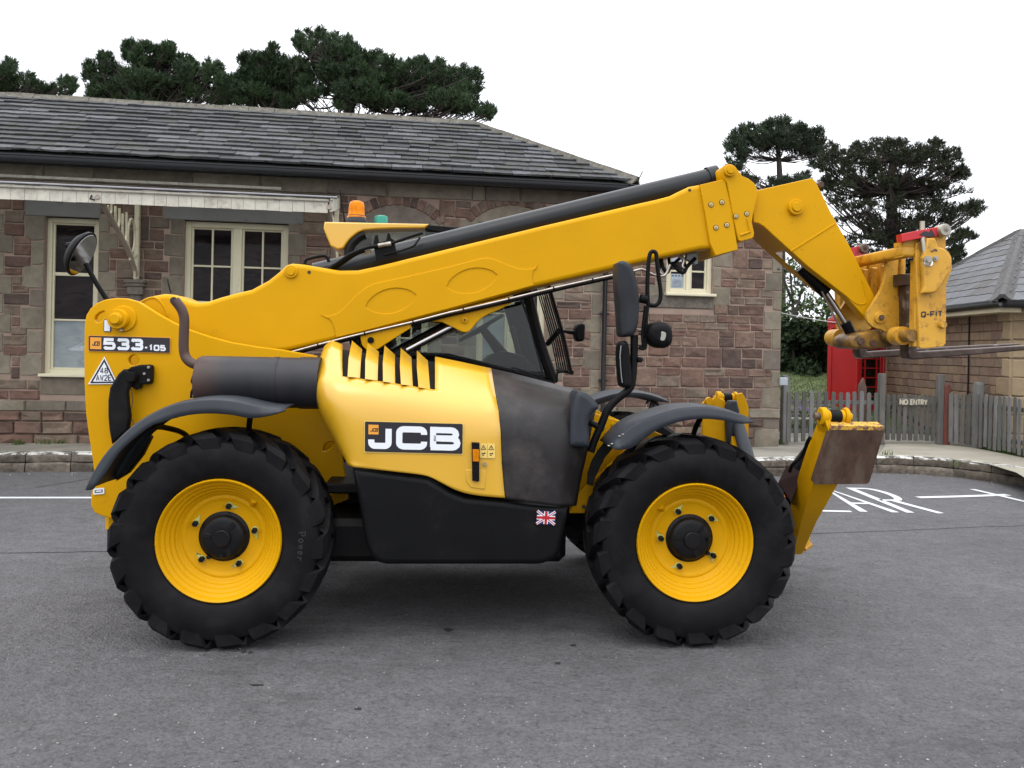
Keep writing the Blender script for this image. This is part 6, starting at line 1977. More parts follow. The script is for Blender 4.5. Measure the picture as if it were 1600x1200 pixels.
def make_rim():
    bm = bmesh.new()
    prof = [(0.350, .060), (0.352, .030), (0.350, .016), (0.345, .011), (0.338, .015), (0.331, .028)]
    for k in range(36):
        t = k / 35
        r_ = 0.327 - t * 0.070 + 0.0024 * math.sin(t * 2 * PI * 3.5)
        prof.append((r_, .036 + t * .085 + 0.0012 * math.cos(t * 2 * PI * 3.5)))
    prof += [(0.250, .132), (0.240, .139), (0.232, .136), (0.222, .136), (0.214, .143), (0.200, .149), (0.125, .150), (0.0, .150)]
    add_lathe(bm, prof, 96, axis='Y')
    bm.faces.ensure_lookup_table()
    bmesh.ops.delete(bm, geom=[f for f in bm.faces if len(f.verts) > 20], context='FACES')
    return from_bm(bm, smooth=50)
def make_hub(v):
    bm = bmesh.new()
    add_lathe(bm, [(0, .030), (.045, .030), (.050, .034), (.052, .048), (.095, .050), (.118, .056), (.128, .066), (.132, .090), (.150, .100), (.150, .155)], 40, axis='Y')
    for k in range(3):
        a = 2 * PI * k / 3 + .9
        add_box(bm, (.088 * math.cos(a), .049, .088 * math.sin(a)), (.05, .008, .03), .004, Matrix.Rotation(-a, 4, 'Y'))
    a = -PI / 2 if v == 0 else 0.06
    add_lathe(bm, [(0, .036), (.010, .036), (.013, .042), (.013, .06)], 12, (.105 * math.cos(a), 0, .105 * math.sin(a)), 'Y')
    a = R(-125) if v == 0 else R(-38)
    add_lathe(bm, [(0, .070), (.012, .070), (.014, .08), (.014, .12)], 10, (.146 * math.cos(a), 0, .146 * math.sin(a)), 'Y')
    for v_ in bm.verts: v_.co.y += 0.048
    bmesh.ops.scale(bm, vec=(.97, 1, .97), verts=bm.verts[:])
    return from_bm(bm, smooth=35)
TY, LG, RM = make_tyre(), make_lugs(), make_rim()
VAL = tube_me([Vector((.205, .145, .135)) * 1.0, Vector((.235, .085, .165))], .019, 12)
NUT = lathe_me([(0, .118), (.006, .118), (.006, .112), (.015, .112), (.017, .118), (.017, .150)], 6, axis='Y')
TAGM = plate_me([(math.cos(t) * .021, math.sin(t) * .021) for t in [R(40 + 280 * k / 9) for k in range(10)]] + [(.048, .006), (.050, 0)], [], .146, .1505, .001)
def rot_mesh(me, a):
    c = me.copy(); c.transform(Matrix.Rotation(-a, 4, 'Y')); return c
WORD = bmesh.new()
def text_arc(bm, s, rad, a_start, hgt, y):
    a = a_start
    for ch in s:
        ww = .034
        Mx = Matrix.Rotation(-a, 4, 'Y') @ Matrix(((0, 1, 0, rad), (0, 0, -1, y), (-1, 0, 0, 0), (0, 0, 0, 1)))
        text_bm(bm, ch, Mx, hgt, ww * .62, 0, .007)
        a -= ww / rad
text_arc(WORD, 'Power', .452, R(7), .038, -.0145)
WORD = from_bm(WORD, smooth=0, fix=False)
M_RUBL = pm('moulded_rubber_letters', (0.014, 0.014, 0.015), 0.5, var=0.1)
def wheel(lx, ly, far, kind):
    wv = empty('wheel', (lx, ly, 0.6205), 0.0, tele)
    if far: wv.rotation_euler = (0, 0, PI)
    spin = R(7) if kind == 0 else R(31)
    t = link('tyre', TY, M_RUB, wv, rot=(0, spin, 0))
    l_ = link('tread_lugs', LG, M_RUB, wv, rot=(0, spin, 0))
    if kind == 1 and not far: l_.rotation_euler = (0, spin, 0)
    link('rim', RM, M_YEL, wv)
    link('hub', HB[kind], M_HUB, wv)
    link('valve_stem', VAL, M_YEL, wv, rot=(0, R(-16) if kind == 0 else R(-100), 0))
    angs = [82, 155, 227, 300, 12] if kind == 0 else [115, 180, 250, 325, 43]
    for a in angs:
        a = R(a)
        link('wheel_nut', NUT, M_HUB, wv, (.178 * math.cos(a), 0, .178 * math.sin(a)))
        link('nut_tag', TAGM, M_TAG, wv, (.178 * math.cos(a), 0, .178 * math.sin(a)), (0, -(a - PI / 2) if kind == 0 else -(a - R(60)), 0))
    if kind == 0 and not far: link('sidewall_lettering', WORD, M_RUBL, wv)
HB = [make_hub(0), make_hub(1)]
wheel(-1.375, 0.0, False, 0)
wheel(1.375, 0.0, False, 1)
wheel(-1.375, 2.34, True, 0)
wheel(1.375, 2.34, True, 1)

# ------------------------------------------------ mudguards
def fender(name, top, lip, ly0, wid, mat=M_GREYP, drop=0.0, back=None):
    """top: pixel line of the outer crease, lip: pixel line of the outer lower edge (both near plane)"""
    n = 26
    T = catmull([M(x, y, ly0 + .02) for x, y in top], 6); Lp = catmull([M(x, y, ly0) for x, y in lip], 6)
    def rs(L, n):
        d = [0]
        for a, b in zip(L, L[1:]): d.append(d[-1] + (b - a).length)
        out = []
        for k in range(n):
            s = d[-1] * k / (n - 1)
            i = max(j for j in range(len(d)) if d[j] <= s + 1e-9); i = min(i, len(L) - 2)
            out.append(L[i].lerp(L[i + 1], (s - d[i]) / max(1e-9, d[i + 1] - d[i])))
        return out
    T, Lp = rs(T, n), rs(Lp, n)
    V, F = [], []
    for i in range(n):
        t, l = T[i], Lp[i]
        up = (t - l); up.y = 0
        un = up.normalized() if up.length > .004 else Vector((0, 0, 1))
        q = [l, l.lerp(t, .5) + Vector((0, -.004, 0)), t + Vector((0, 0, 0)), t + un * .010 + Vector((0, .02, 0)), t + un * .016 + Vector((0, wid * .4, 0)), t + un * .014 + Vector((0, wid * .85, 0)), t + un * .0 + Vector((0, wid, 0)), l.lerp(t, .3) + Vector((0, wid + .02, 0))]
        V += q
    k = 8
    for i in range(n - 1):
        for j in range(k - 1): F.append((i * k + j, i * k + j + 1, (i + 1) * k + j + 1, (i + 1) * k + j))
    me = pyd(V, F, smooth=24, fix=False)
    o = P(name, me, mat)
    s = o.modifiers.new('sol', 'SOLIDIFY'); s.thickness = .008; s.offset = 0
    return o
rt = [(135, 766), (146.5, 741), (167, 710), (195, 680), (225, 656.5), (260, 638.5), (290, 630), (326, 626), (364, 628), (397, 635.5), (422, 640), (446, 641)]
rl = [(145, 765), (166, 738), (191, 702), (231, 669), (250, 660.5), (289, 649.5), (326, 646), (364, 648.5), (392, 653.8), (423, 649), (446, 641.5)]
fnd = fender('rear_mudguard', rt, rl, -.01, .40)
P('mudguard_stay', tube_me(catmull([M(236, 671, .05), M(247, 667, .15), M(262, 669, .28), M(285, 676, .44), M(300, 690, .60)], 4), .017, 8), M_BLACKP, fnd)
P('mudguard_stay', tube_me([M(391, 650, .14), M(389, 668, .2), M(392, 700, .55)], .017, 8), M_BLACKP, fnd)
ft = [(957, 700), (967, 688), (985, 671), (1010, 658), (1045, 646.5), (1066, 641.5), (1090, 639.5), (1115, 640), (1140, 645), (1160, 651.5), (1177, 659)]
flp = [(961, 702.5), (984, 701), (1008, 685), (1030, 670), (1060, 659.5), (1085, 655), (1108, 654.5), (1135, 657.5), (1152, 661.5), (1163, 661.8), (1177, 660)]
fnd = fender('front_mudguard', ft, flp, -.01, .40)
P('mudguard_stay', tube_me([M(1094, 654, .15), M(1087, 668, .22), M(1080, 690, .5)], .017, 8), M_BLACKP, fnd)
plate('mudguard_strap', [(947, 688), (958, 700), (945, 716), (936, 734), (930, 747), (927, 759.5), (917.5, 757), (918.5, 740), (925, 720), (935, 703)], .30, .02, M_BLACKP, fnd, bev=.004)
for x, y in ((969, 682), (974, 679), (952, 697), (957, 694)):
    q = M(x, y, .0); P('bolt', box_me((q.x, .02, q.z), (.014, .02, .006), .002), M_ZINC, fnd)
# far side mudguards, mirrored across the machine centre line
def mirror_fender(name, top, lip):
    n0 = fender(name, top, lip, -.01, .40)
    n0.data.transform(Matrix.Scale(-1, 4, (0, 1, 0))); n0.data.transform(Matrix.Translation((0, 2.34, 0))); n0.data.flip_normals()
    return n0
fm = mirror_fender('front_mudguard', ft, flp)
mirror_fender('rear_mudguard', rt, rl)
P('mudguard_stay', tube_me(catmull([M(1020, 625, 2.0), M(1019, 634, 2.0), M(1013, 648, 1.98), M(1000, 668, 1.95)], 4), .022, 8), M_GREYP, fm)
plate('stay_clip', [(1010, 632), (1013, 622), (1018, 619.5), (1025, 621), (1029, 630), (1032, 640), (1026, 633), (1021, 625), (1016, 627)], 1.93, .04, M_BLACKP, fm, bev=.004)

# ------------------------------------------------ boom
by0, by1 = 0.84, 1.26
boom_pts = [(205, 480), (216, 470.5), (239, 462), (255.6, 459), (269, 460), (281, 465), (297, 471), (308, 473), (325, 471), (344, 464.7), (372, 457), (392.5, 452.5), (406, 445), (419, 438), (435.6, 424.7), (447, 414), (456, 411.3), (475, 413), (512.5, 419.5), (531, 422.3), (559, 422), (587.5, 416),
            (700, 388.5), (850, 352), (1000, 317), (1027, 311), (1047.5, 305.6), (1060.6, 299), (1077.5, 291), (1094, 288), (1128, 281), (1150, 388), (1096, 389.5), (980, 414.5), (835, 448), (700, 486), (561, 522.5), (448, 549), (330, 560), (250, 545), (215, 510)]
boom = plate('boom', boom_pts, by0, by1 - by0, M_YEL, bev=.030, res=3, smooth=50)
# welded doubling plate with two lens-shaped openings
def lens(cx, cy, hl, hw, ang, n=12):
    out = []
    for k in range(2 * n):
        t = -1 + 2 * (k % n) / n if k < n else 1 - 2 * (k % n) / n
        s = (1 if k < n else -1)
        x = hl * t; y = s * hw * (1 - t * t) ** 0.75
        out.append((cx + x * math.cos(ang) - y * math.sin(ang), cy + x * math.sin(ang) + y * math.cos(ang)))
    return out
dpl = [(500, 491), (508, 494), (515, 493.4), (527.5, 489), (538.7, 480), (555.6, 461.5), (572.5, 449), (584, 443), (640, 431), (700, 417.2), (747, 404.7), (760, 402.8), (771, 404), (794, 414), (812.5, 420), (824, 420.4), (835, 418.5), (840, 412.5), (838, 420), (833, 424), (831.5, 434), (835, 445.5), (700, 482.5), (561, 519), (524.5, 527.5), (523, 515), (518, 502), (512, 497)]
plate('boom_doubling_plate', dpl, by0 - .007, .010, M_YEL, boom, holes=[lens(610.8, 470, 41, 19, R(-13)), lens(737.5, 438.5, 41, 19, R(-13))], bev=.004, res=2)
q = M(455.5, 424.5, by0)
boss('boom_pin', 455.5, 424.8, by0 + .01, 10, .035, parent=boom)
def hole(px, py, ly, r, parent, mat=M_BADGE):
    q = M(px, py, ly); P('hole', lathe_me([(0, -.0025), (r, -.0025), (r * 1.05, 0.001)], 14, (q.x, ly, q.z), 'Y'), mat, parent)
hole(483, 425.5, by0, .011, boom)
hole(1077.5, 297, by0, .010, boom)
# hump of the boom tail: a raised curved rib
P('tail_weld', tube_me(catmull([M(218, 473, by0 - .002), M(232, 466, by0 - .002), M(243, 465.5, by0 - .002), M(252, 473, by0 - .002), M(259, 484, by0 - .002), M(262, 494, by0 - .002)], 4), .006, 6), M_YEL, boom)
# collar at the end of the boom
col = plate('boom_collar', [(1094, 288.5), (1130, 280), (1134, 284), (1143.5, 326), (1153.4, 390), (1118, 399.5), (1109, 379), (1102, 335)], by0 - .022, by1 - by0 + .044, M_YEL, bev=.006)
def bolts(L, ly, parent, r=.020):
    for x, y in L:
        q = M(x, y, ly)
        P('bolt', lathe_me([(0, -.012), (r * .45, -.012), (r * .5, -.004)], 6, (q.x, ly, q.z), 'Y'), M_ZINC, parent)
        P('washer', lathe_me([(0, -.003), (r * .95, -.003), (r, .001)], 18, (q.x, ly, q.z), 'Y'), M_BADGE, parent)
        P('washer', lathe_me([(0, -.006), (r * .72, -.006), (r * .75, -.002)], 18, (q.x, ly, q.z), 'Y'), M_STICKY, parent)
bolts([(1111, 319.7), (1128, 316), (1118.7, 355.7), (1135.6, 351.6)], by0 - .022, col)
# inner boom end with its pin lug
hd = plate('inner_boom_end', [(1128, 264), (1130, 259.7), (1134, 257), (1139.4, 256), (1145, 257), (1149, 260), (1160, 274.7), (1170, 279), (1178.7, 286), (1182.5, 293), (1183.6, 300), (1183.4, 307.5), (1177, 334), (1175, 347), (1178.7, 364), (1178, 370), (1175, 372.5), (1158, 377), (1154, 375), (1150.6, 362), (1143.5, 326), (1135.6, 285), (1130, 278.4)], by0 - .03, by1 - by0 + .06, M_YEL, bev=.006)
bolts([(1149.7, 338), (1167, 334)], by0 - .03, hd)
boss('lug_pin', 1139, 267.5, by0 - .03, 9, .04, parent=hd)
P('stop_bar', tube_me([M(1168, 341, by0 - .034), M(1172, 362, by0 - .034), M(1157, 367.5, by0 - .034)], .007, 6), M_YEL, hd)
# long black ram cover along the top of the boom
yc = (by0 + by1) / 2
TA, TB = M(493, 431, yc), M(1112, 281.5, yc)
rT = .088
d_ = (TB - TA).normalized()
tub = P('boom_ram_cover', tube_me([TA, TB], rT, 32), M_TUBE)
P('cover_cap', tube_me([TB - d_ * .03, TB + d_ * .045, TB + d_ * .05], [rT * 1.12, rT * 1.12, rT * .9], 32), M_TUBE, tub)
P('ram_rod', tube_me([TB + d_ * .03, M(1139, 268, yc)], .03, 14), M_BLACKP, tub)
P('grab_handle', tube_me(catmull([M(476, 413, by0 + .08), M(477.5, 407.5, by0 + .08), M(483, 404, by0 + .08), M(504, 399.6, by0 + .08), M(511, 402, by0 + .08), M(514, 409.5, by0 + .08)], 4), .011, 8), M_BLACKP, tub)
hz = by0 + .02
h1 = [M(512, 421, hz + .04), M(528, 411, hz), M(545, 399, hz - .01), M(560, 392, hz - .01), M(576, 386.5, hz - .01), M(593, 384, hz - .01)]
h2 = [M(521, 422, hz + .04), M(538, 409, hz + .02), M(556, 397, hz + .01), M(570, 392, hz + .01)]
P('hose', tube_me(catmull(h1, 4), .013, 10), M_BLACKP, tub)
P('hose', tube_me(catmull(h2, 4), .013, 10), M_BLACKP, tub)
P('hose_fitting', tube_me([M(591, 384, hz - .01), M(603, 382, hz - .01), M(604, 382, hz - .01), M(611, 380.5, hz - .01)], [.016, .014, .017, .016], 8), M_ZINC, tub)
P('hose_fitting', tube_me([M(567, 395, hz + .02), M(580, 391, hz + .02)], .016, 8), M_ZINC, tub)
P('hose', tube_me(catmull([M(611, 380.5, hz), M(640, 370, hz + .02), M(660, 364, hz + .05)], 4), .011, 8), M_BLACKP, tub)
plate('hose_bracket', [(583, 380), (586, 368), (590, 366), (592, 378), (603, 376), (605, 365), (609, 363.5), (611, 372), (616, 375), (621, 402), (588, 408)], hz + .005, .02, M_BLACKP, tub, bev=.003)
P('cover_flange', tube_me(catmull([M(656, 371, hz + .03), M(650, 380, hz), M(645, 385, hz), (M(625, 392, hz)), M(600, 398, hz)], 4), .008, 6), M_BLACKP, tub)

# steel pipes under the boom
pl = by0 - .01
pp = [(440, 554.5), (460, 549.5), (500, 538.6), (567, 522), (644, 504), (700, 489.5), (723, 484.5), (794, 468), (864, 451), (925, 437.5), (975, 427), (992, 423.5), (1003, 421), (1012, 425), (1022, 430), (1035, 432), (1041, 428), (1047, 414)]
pipe = P('hydraulic_pipe', tube_me(catmull([M(x, y - .5, pl) for x, y in pp], 3), .0095, 10), M_PIPE)
P('hydraulic_pipe', tube_me(catmull([M(x, y + 3.2, pl + .03) for x, y in pp[:12]], 3), .011, 10), M_BLACKP, pipe)
for x, y in ((496, 540), (569, 521.5), (644.5, 503.8), (723, 484), (794, 467.5), (864, 450.8), (925, 437.3)):
    q = M(x, y, pl); q2 = M(x + 2.2, y - .6, pl)
    P('pipe_clip', tube_me([q, q2], .0125, 10), M_BLACKP, pipe)
hs = P('hose_cluster', join_me([
    tube_me(catmull([M(1033, 405, .95), M(1036, 418, .93), M(1043, 425, .93), M(1050, 412, .95), M(1060, 422, .92), M(1068, 426, .92), M(1074, 416, .95), M(1086, 404, 1.0)], 5), .014, 8),
    tube_me(catmull([M(1045, 402, 1.05), M(1047, 414, 1.05), M(1055, 410, 1.05), M(1066, 402, 1.05), M(1072, 418, 1.05), M(1080, 408, 1.05)], 5), .012, 8)], smooth=60), M_BLACKP)
P('steel_elbow', tube_me(catmull([M(1060, 398, .96), M(1068, 406, .95), M(1066, 416, .94), M(1073, 421, .94)], 4), .012, 8), M_PIPE, hs)
P('steel_elbow', tube_me(catmull([M(1028, 404, .98), M(1032, 414, .96), M(1030, 424, .94), M(1037, 430, .94)], 4), .010, 8), M_PIPE, hs)
plate('hose_wrap', [(1074, 396), (1090, 393), (1091, 412), (1086, 413), (1078, 408), (1072, 405)], 1.0, .06, M_BLUEG, hs, bev=.01)
# lift ram and its lugs
lug = plate('ram_lug', [(640, 508), (668, 502), (690, 503), (700, 507.5), (708, 511.5), (715, 515), (721, 518), (727, 519.3), (733, 517.5), (738, 512.5), (744, 504.5), (752, 497), (763, 490.5), (779, 484), (800, 473.5), (800, 462), (640, 500)], by0 + .04, .05, M_YEL, bev=.004)
o_, q_, r_ = boss('lug_pin', 726, 499.6, by0 + .04, 5.2, .02, parent=lug)
hole(726, 499.6, by0 + .016, .006, lug)
plate('ram_lug', [(640, 508), (668, 502), (700, 507.5), (715, 515), (727, 519.3), (738, 512.5), (752, 497), (779, 484), (800, 473.5), (800, 462), (640, 500)], by1 - .09, .05, M_YEL, bev=.004)
lg2 = plate('ram_lug', [(563, 526), (564, 533), (566, 540), (571, 545.5), (580, 548), (590, 546), (605, 536), (625, 523), (641, 513), (643, 505), (600, 512)], by0 + .0, .05, M_YEL, bev=.004)
boss('lug_pin', 579.4, 531.5, by0, 5, .015, mat=M_BLACKP, parent=lg2)
ra, rb = M(600, 566, yc - .1), M(726, 499.6, yc - .1)
P('lift_ram', tube_me([ra, ra.lerp(rb, .28)], .055, 18), M_BLACKP)
P('lift_ram_rod', tube_me([ra.lerp(rb, .25), rb], .026, 18), M_STEEL)
P('ram_guard', tube_me([M(625, 545, yc + .02), M(715, 497, yc + .02)], .026, 10), M_BLACKP)

# ------------------------------------------------ boom nose
ny0, ny1 = by0 + .02, by1 - .02
nose = [(1176, 299), (1184, 297), (1262, 279.5), (1268.5, 278.5), (1273, 281), (1278, 290), (1300, 335), (1327, 383), (1367, 463), (1370, 471), (1368, 485), (1362, 496), (1354.6, 500), (1320.5, 461.5), (1262, 416), (1210, 369), (1193.7, 354), (1186, 349), (1177.5, 347)]
ns = plate('boom_nose', nose, ny0, .035, M_YELW, bev=.006)
plate('nose_far_plate', nose, ny1 - .035, .035, M_YEL, ns, bev=.006)
def skin(name, line, ya, yb, th, mat, parent, smooth=30):
    L = [M(x, y, ny0) for x, y in line]
    V, F = [], []
    for i, p in enumerate(L):
        t = (L[min(i + 1, len(L) - 1)] - L[max(i - 1, 0)]).normalized()
        n = Vector((-t.z, 0, t.x)) * th
        V += [Vector((p.x, ya, p.z)), Vector((p.x, yb, p.z)), Vector((p.x, yb, p.z)) + n, Vector((p.x, ya, p.z)) + n]
    for i in range(len(L) - 1):
        for j in range(4): F.append((i * 4 + j, i * 4 + (j + 1) % 4, (i + 1) * 4 + (j + 1) % 4, (i + 1) * 4 + j))
    F += [(0, 1, 2, 3), tuple(len(V) - 4 + j for j in range(4))]
    return P(name, pyd(V, F, smooth=smooth), mat, parent)
skin('nose_top_skin', [(1176, 301), (1184, 299.5), (1262, 282), (1268.5, 281), (1273, 284), (1300, 338), (1327, 386), (1366, 464)], ny0 + .03, ny1 - .03, -.012, M_YEL, ns)
low = [(1178, 346.5), (1186, 348.5), (1194, 353.5), (1210, 368.5), (1232, 389)]
skin('nose_under_skin', low, ny0 + .03, ny1 - .03, .012, M_YEL, ns)
skin('nose_flange', [(1228, 385), (1262, 415.5), (1320.5, 461), (1352, 498)], ny0 + .028, ny0 + .085, .010, M_YEL, ns)
skin('nose_flange', [(1228, 385), (1262, 415.5), (1320.5, 461), (1352, 498)], ny1 - .105, ny1 - .028, .010, M_YEL, ns)
P('nose_dark_core', box_me(tuple((M(1275, 400, yc) + M(1300, 410, yc)) / 2), (.10, ny1 - ny0 - .12, .10), .02), M_BLACKP, ns)
boss('nose_pin', 1242, 324.5, ny0, 12.5, .045, parent=ns)
P('weld_bead', tube_me([M(1236, 392.5, ny0 - .001), M(1304, 349.5, ny0 - .001)], .006, 6), M_YEL, ns)
P('weld_bead', tube_me(catmull([M(1322, 461, ny0 - .001), M(1331, 469, ny0 - .001), M(1341, 475, ny0 - .001), M(1351, 474, ny0 - .001), M(1353, 465, ny0 - .001), M(1347, 438, ny0 - .001)], 4), .005, 6), M_YEL, ns)
P('rear_lug', lathe_me([(0, -.05), (.02, -.05), (.024, -.04), (.024, .05)], 14, (M(1279, 290, yc).x, yc, M(1279, 290, yc).z), 'Y'), M_RUST, ns)
# tilt ram
ra = M(1252, 418, yc - .02); rb = M(1289, 455, yc - .04); rc = M(1322, 506, yc - .05); rd = M(1334, 530, yc - .05)
P('tilt_ram', tube_me([ra, M(1291, 458, yc - .04)], .045, 18), M_BLACKP)
P('tilt_ram_rod', tube_me([rb, rc], .022, 16), M_STEEL)
P('tilt_ram_rod_light', tube_me([M(1284, 455, ny0 + .10), M(1314, 515, ny0 + .10)], .008, 8), M_PIPE)
P('tilt_ram_eye', tube_me([rc - (rd - rc) * .1, rd], .036, 16), M_BLACKP)
# ------------------------------------------------ quick hitch carriage and forks
M_GREASE = pm('greasy_yellow_steel', (0.30, 0.15, 0.015), 0.5, var=0.35, vs=10, dirt=(0.05, 0.028, 0.012), ds=9, dthr=(0.38, 0.62))
lev = plate('tilt_lever', [(1329, 532), (1333, 525), (1341, 520.5), (1358, 516.5), (1374, 515), (1385, 521), (1394, 530), (1402, 539), (1384, 543), (1366, 545.6), (1336.7, 544.6), (1330, 540)], ny0 - .02, .30, M_GREASE, bev=.02, res=3, smooth=60)
q = M(1344.6, 533, ny0 - .02)
P('lever_pin', lathe_me([(0, -.012), (.024, -.012), (.027, .002)], 18, (q.x, ny0 - .02, q.z), 'Y'), M_RUST, lev)
P('lever_pin', lathe_me([(0, -.010), (.02, -.010), (.022, .002)], 18, (M(1363, 536, .84).x, ny0 - .02, M(1363, 536, .84).z), 'Y'), M_RUST, lev)
cx_ = (1437, 1478)
carr = empty('fork_carriage', (0, 0, 0), 0, tele)
ck = [(1386.7, 396.7), (1400, 392), (1416, 388), (1416, 398), (1405, 407), (1403, 420), (1403, 459), (1406, 467), (1410.6, 476), (1411.7, 511), (1403, 514), (1396, 522), (1391, 527), (1386, 521), (1378, 515.4), (1366, 512), (1361.7, 509), (1356, 503), (1354.4, 496.7), (1354.5, 489), (1357, 483.5), (1366, 469.6), (1374, 457), (1380, 442.5), (1383, 428), (1384.6, 413)]
def cplate(name, pts, ly, th, mat=M_WYEL, **k): return plate(name, pts, ly, th, mat, carr, **k)
cplate('cheek_plate', ck, ny0 - .055, .035, bev=.005)
q0 = M(1400, 450, ny0 - .055)
# the same cheek on the far side of the nose, shifted straight back
far = plate_me([(q.x, q.z) for q in (M(x, y, ny0 - .055) for x, y in ck)], [], ny1 + .02, ny1 + .055, .005)
P('cheek_plate', far, M_WYEL, carr)
o_, q_, r_ = boss('cheek_pin', 1373.5, 496.2, ny0 - .055, 9.5, .03, mat=M_WYEL, parent=carr)
P('pin_end', lathe_me([(0, -.012), (.018, -.012), (.020, .003)], 6, (q_.x, ny0 - .09, q_.z), 'Y'), M_RUST, carr)
# top cross tube and back panel
cy0, cy1 = .46, 1.66
qt = M(1425, 392, cy0)
P('top_cross_tube', box_me((qt.x - .01, (cy0 + cy1) / 2, qt.z), (.09, cy1 - cy0 - .02, .075), .02, seg=3), M_WYEL, carr)
qb = M(1424, 524, cy0)
P('lower_cross_tube', tube_me([(qb.x + .02, cy0 + .02, qb.z), (qb.x + .02, cy1 - .02, qb.z)], .040, 18), M_GREASE, carr)
P('tube_collar', tube_me([(qb.x + .02, cy0 + .13, qb.z), (qb.x + .02, cy0 + .24, qb.z)], .062, 18), M_WYEL, carr)
P('tube_collar', tube_me([(qb.x + .02, cy1 - .16, qb.z), (qb.x + .02, cy1 - .0, qb.z)], .066, 18), M_WYEL, carr)
zt1, zb1 = M(1400, 400, cy0).z, M(1400, 470, cy0).z
P('back_panel', box_me((M(1408, 430, ny0).x - .02, (ny0 + ny1) / 2 + .1, (zt1 + zb1) / 2 + .01), (.03, .72, zt1 - zb1 + .05), .006), M_WYEL, carr)
for k in range(3):
    P('panel_rib', box_me((M(1400, 430, ny0).x - .045, ny0 + .08 + k * .14, (zt1 + zb1) / 2), (.05, .022, zt1 - zb1 - .02), .008), M_WYEL, carr)
# near end plate with the maker's lettering
ep_ = [(1430.5, 403), (1431, 380), (1452, 372), (1466, 360), (1478, 360), (1478, 388), (1483, 394), (1487, 402), (1487.7, 421), (1483, 433), (1479, 446), (1478.5, 500), (1478, 536), (1474, 541.5), (1458, 543.5), (1440, 544.6), (1436.5, 543), (1434, 480)]
e1 = cplate('end_plate', ep_, cy0, .03, bev=.005)
fm_ = plate_me([(q.x, q.z) for q in (M(x, y, cy0) for x, y in ep_)], [], cy1 - .03, cy1, .005)
P('end_plate', fm_, M_WYEL, carr)
# back flange of each end plate
for yy in (cy0 + .03, cy1 - .09):
    qa, qc = M(1434, 405, cy0), M(1440, 542, cy0)
    P('plate_flange', box_me((qa.x + .012, yy + .03, (qa.z + qc.z) / 2), (.02, .07, qa.z - qc.z), .004), M_WYEL, carr)
blk = cplate('head_block', [(1410.6, 377), (1437, 371), (1437, 400), (1428, 401), (1410.6, 401)], cy0 + .02, .12, bev=.006)
rb_ = cplate('red_locking_bar', [(1408.5, 365.4), (1440, 359), (1468, 354), (1468, 368.5), (1440, 372), (1409.6, 378)], cy0 - .03, .07, M_RED, bev=.004)
cplate('paint_patch', [(1436, 367), (1445, 360.5), (1452, 363), (1455, 357), (1462, 368.5), (1450, 370.5)], cy0 - .0325, .004, M_BADGE, bev=.001)
q = M(1476, 359.5, cy0 - .05)
P('steel_ring', lathe_me([(.018, -.045), (.036, -.045), (.041, -.035), (.041, .04), (.018, .04), (.018, -.045)], 28, (q.x, cy0 - .02, q.z), 'Y'), M_ZINC, carr)
P('ring_bore', lathe_me([(0, 0), (.018, 0)], 20, (q.x, cy0 - .02, q.z), 'Y'), M_BADGE, carr)
# the far hook with its red paint
def offs(p, dy): return Vector((p.x, p.y + dy, p.z))
P('red_locking_bar', plate_me([(q.x, q.z) for q in (M(x, y, cy0) for x, y in [(1452, 357), (1488, 348), (1488, 368), (1453, 376)])], [], cy1 - .05, cy1 + .02, .004), M_RED, carr)
P('steel_ring', lathe_me([(.018, -.045), (.034, -.045), (.038, -.035), (.038, .04), (.018, .04), (.018, -.045)], 24, (q.x + .055, cy1 - .03, q.z + .02), 'Y'), M_RUST, carr)
P('locking_pin', tube_me([M(1441, 346, cy0 + .004), M(1441, 366, cy0 + .0), M(1442, 376, cy0 - .028), M(1446, 404, cy0 - .03)], .016, 14), M_ZINC, carr)
hk_ = cplate('latch_hook', [(1449, 371.7), (1461.7, 371.7), (1464, 379), (1466, 386), (1473, 387), (1479, 391), (1487, 403), (1487.5, 421), (1480, 430), (1475, 440), (1468, 450), (1464, 456), (1458, 457.5), (1441.5, 458), (1443, 452), (1444.3, 448), (1443.5, 430), (1442, 412), (1442, 401), (1447, 388)], cy0 - .05, .04, bev=.010, res=2)
for x, y, rr_ in ((1449, 407, .030), (1461, 404, .018)):
    q = M(x, y, cy0 - .05)
    P('hook_bolt', lathe_me([(0, -.022), (rr_ * .5, -.022), (rr_ * .55, -.012), (rr_, -.012), (rr_, .002)], 20, (q.x, cy0 - .05, q.z), 'Y'), M_ZINC, carr)
P('hook_clip', tube_me(catmull([M(1443, 410, cy0 - .075), M(1447, 415, cy0 - .078), M(1455, 415, cy0 - .078), M(1457, 409, cy0 - .075)], 4), .005, 6), M_STEEL, carr)
P('hook_weld', tube_me(catmull([M(1455, 393, cy0 - .052), M(1461, 390, cy0 - .052), M(1464, 392, cy0 - .052)], 3), .006, 6), M_RUST, carr)
q = M(1472, 507, cy0)
P('plate_stub', lathe_me([(.015, -.03), (.022, -.03), (.026, -.02), (.026, .003)], 18, (q.x - .004, cy0, q.z), 'Y'), M_WYEL, carr)
P('stub_bore', lathe_me([(0, 0), (.016, 0)], 16, (q.x - .004, cy0 - .022, q.z), 'Y'), M_BADGE, carr)
m, w, h = pmat3((1440, 495), (1475, 493.6), (1440, 486), cy0, 0.0015)
bm = bmesh.new()
text_bm(bm, 'Q-FIT', m, h * .80, w * .165, w * .055, h * .24, widths={'-': .75, 'I': .4})
P('plate_lettering', from_bm(bm, smooth=0, fix=False), M_BADGE, carr)
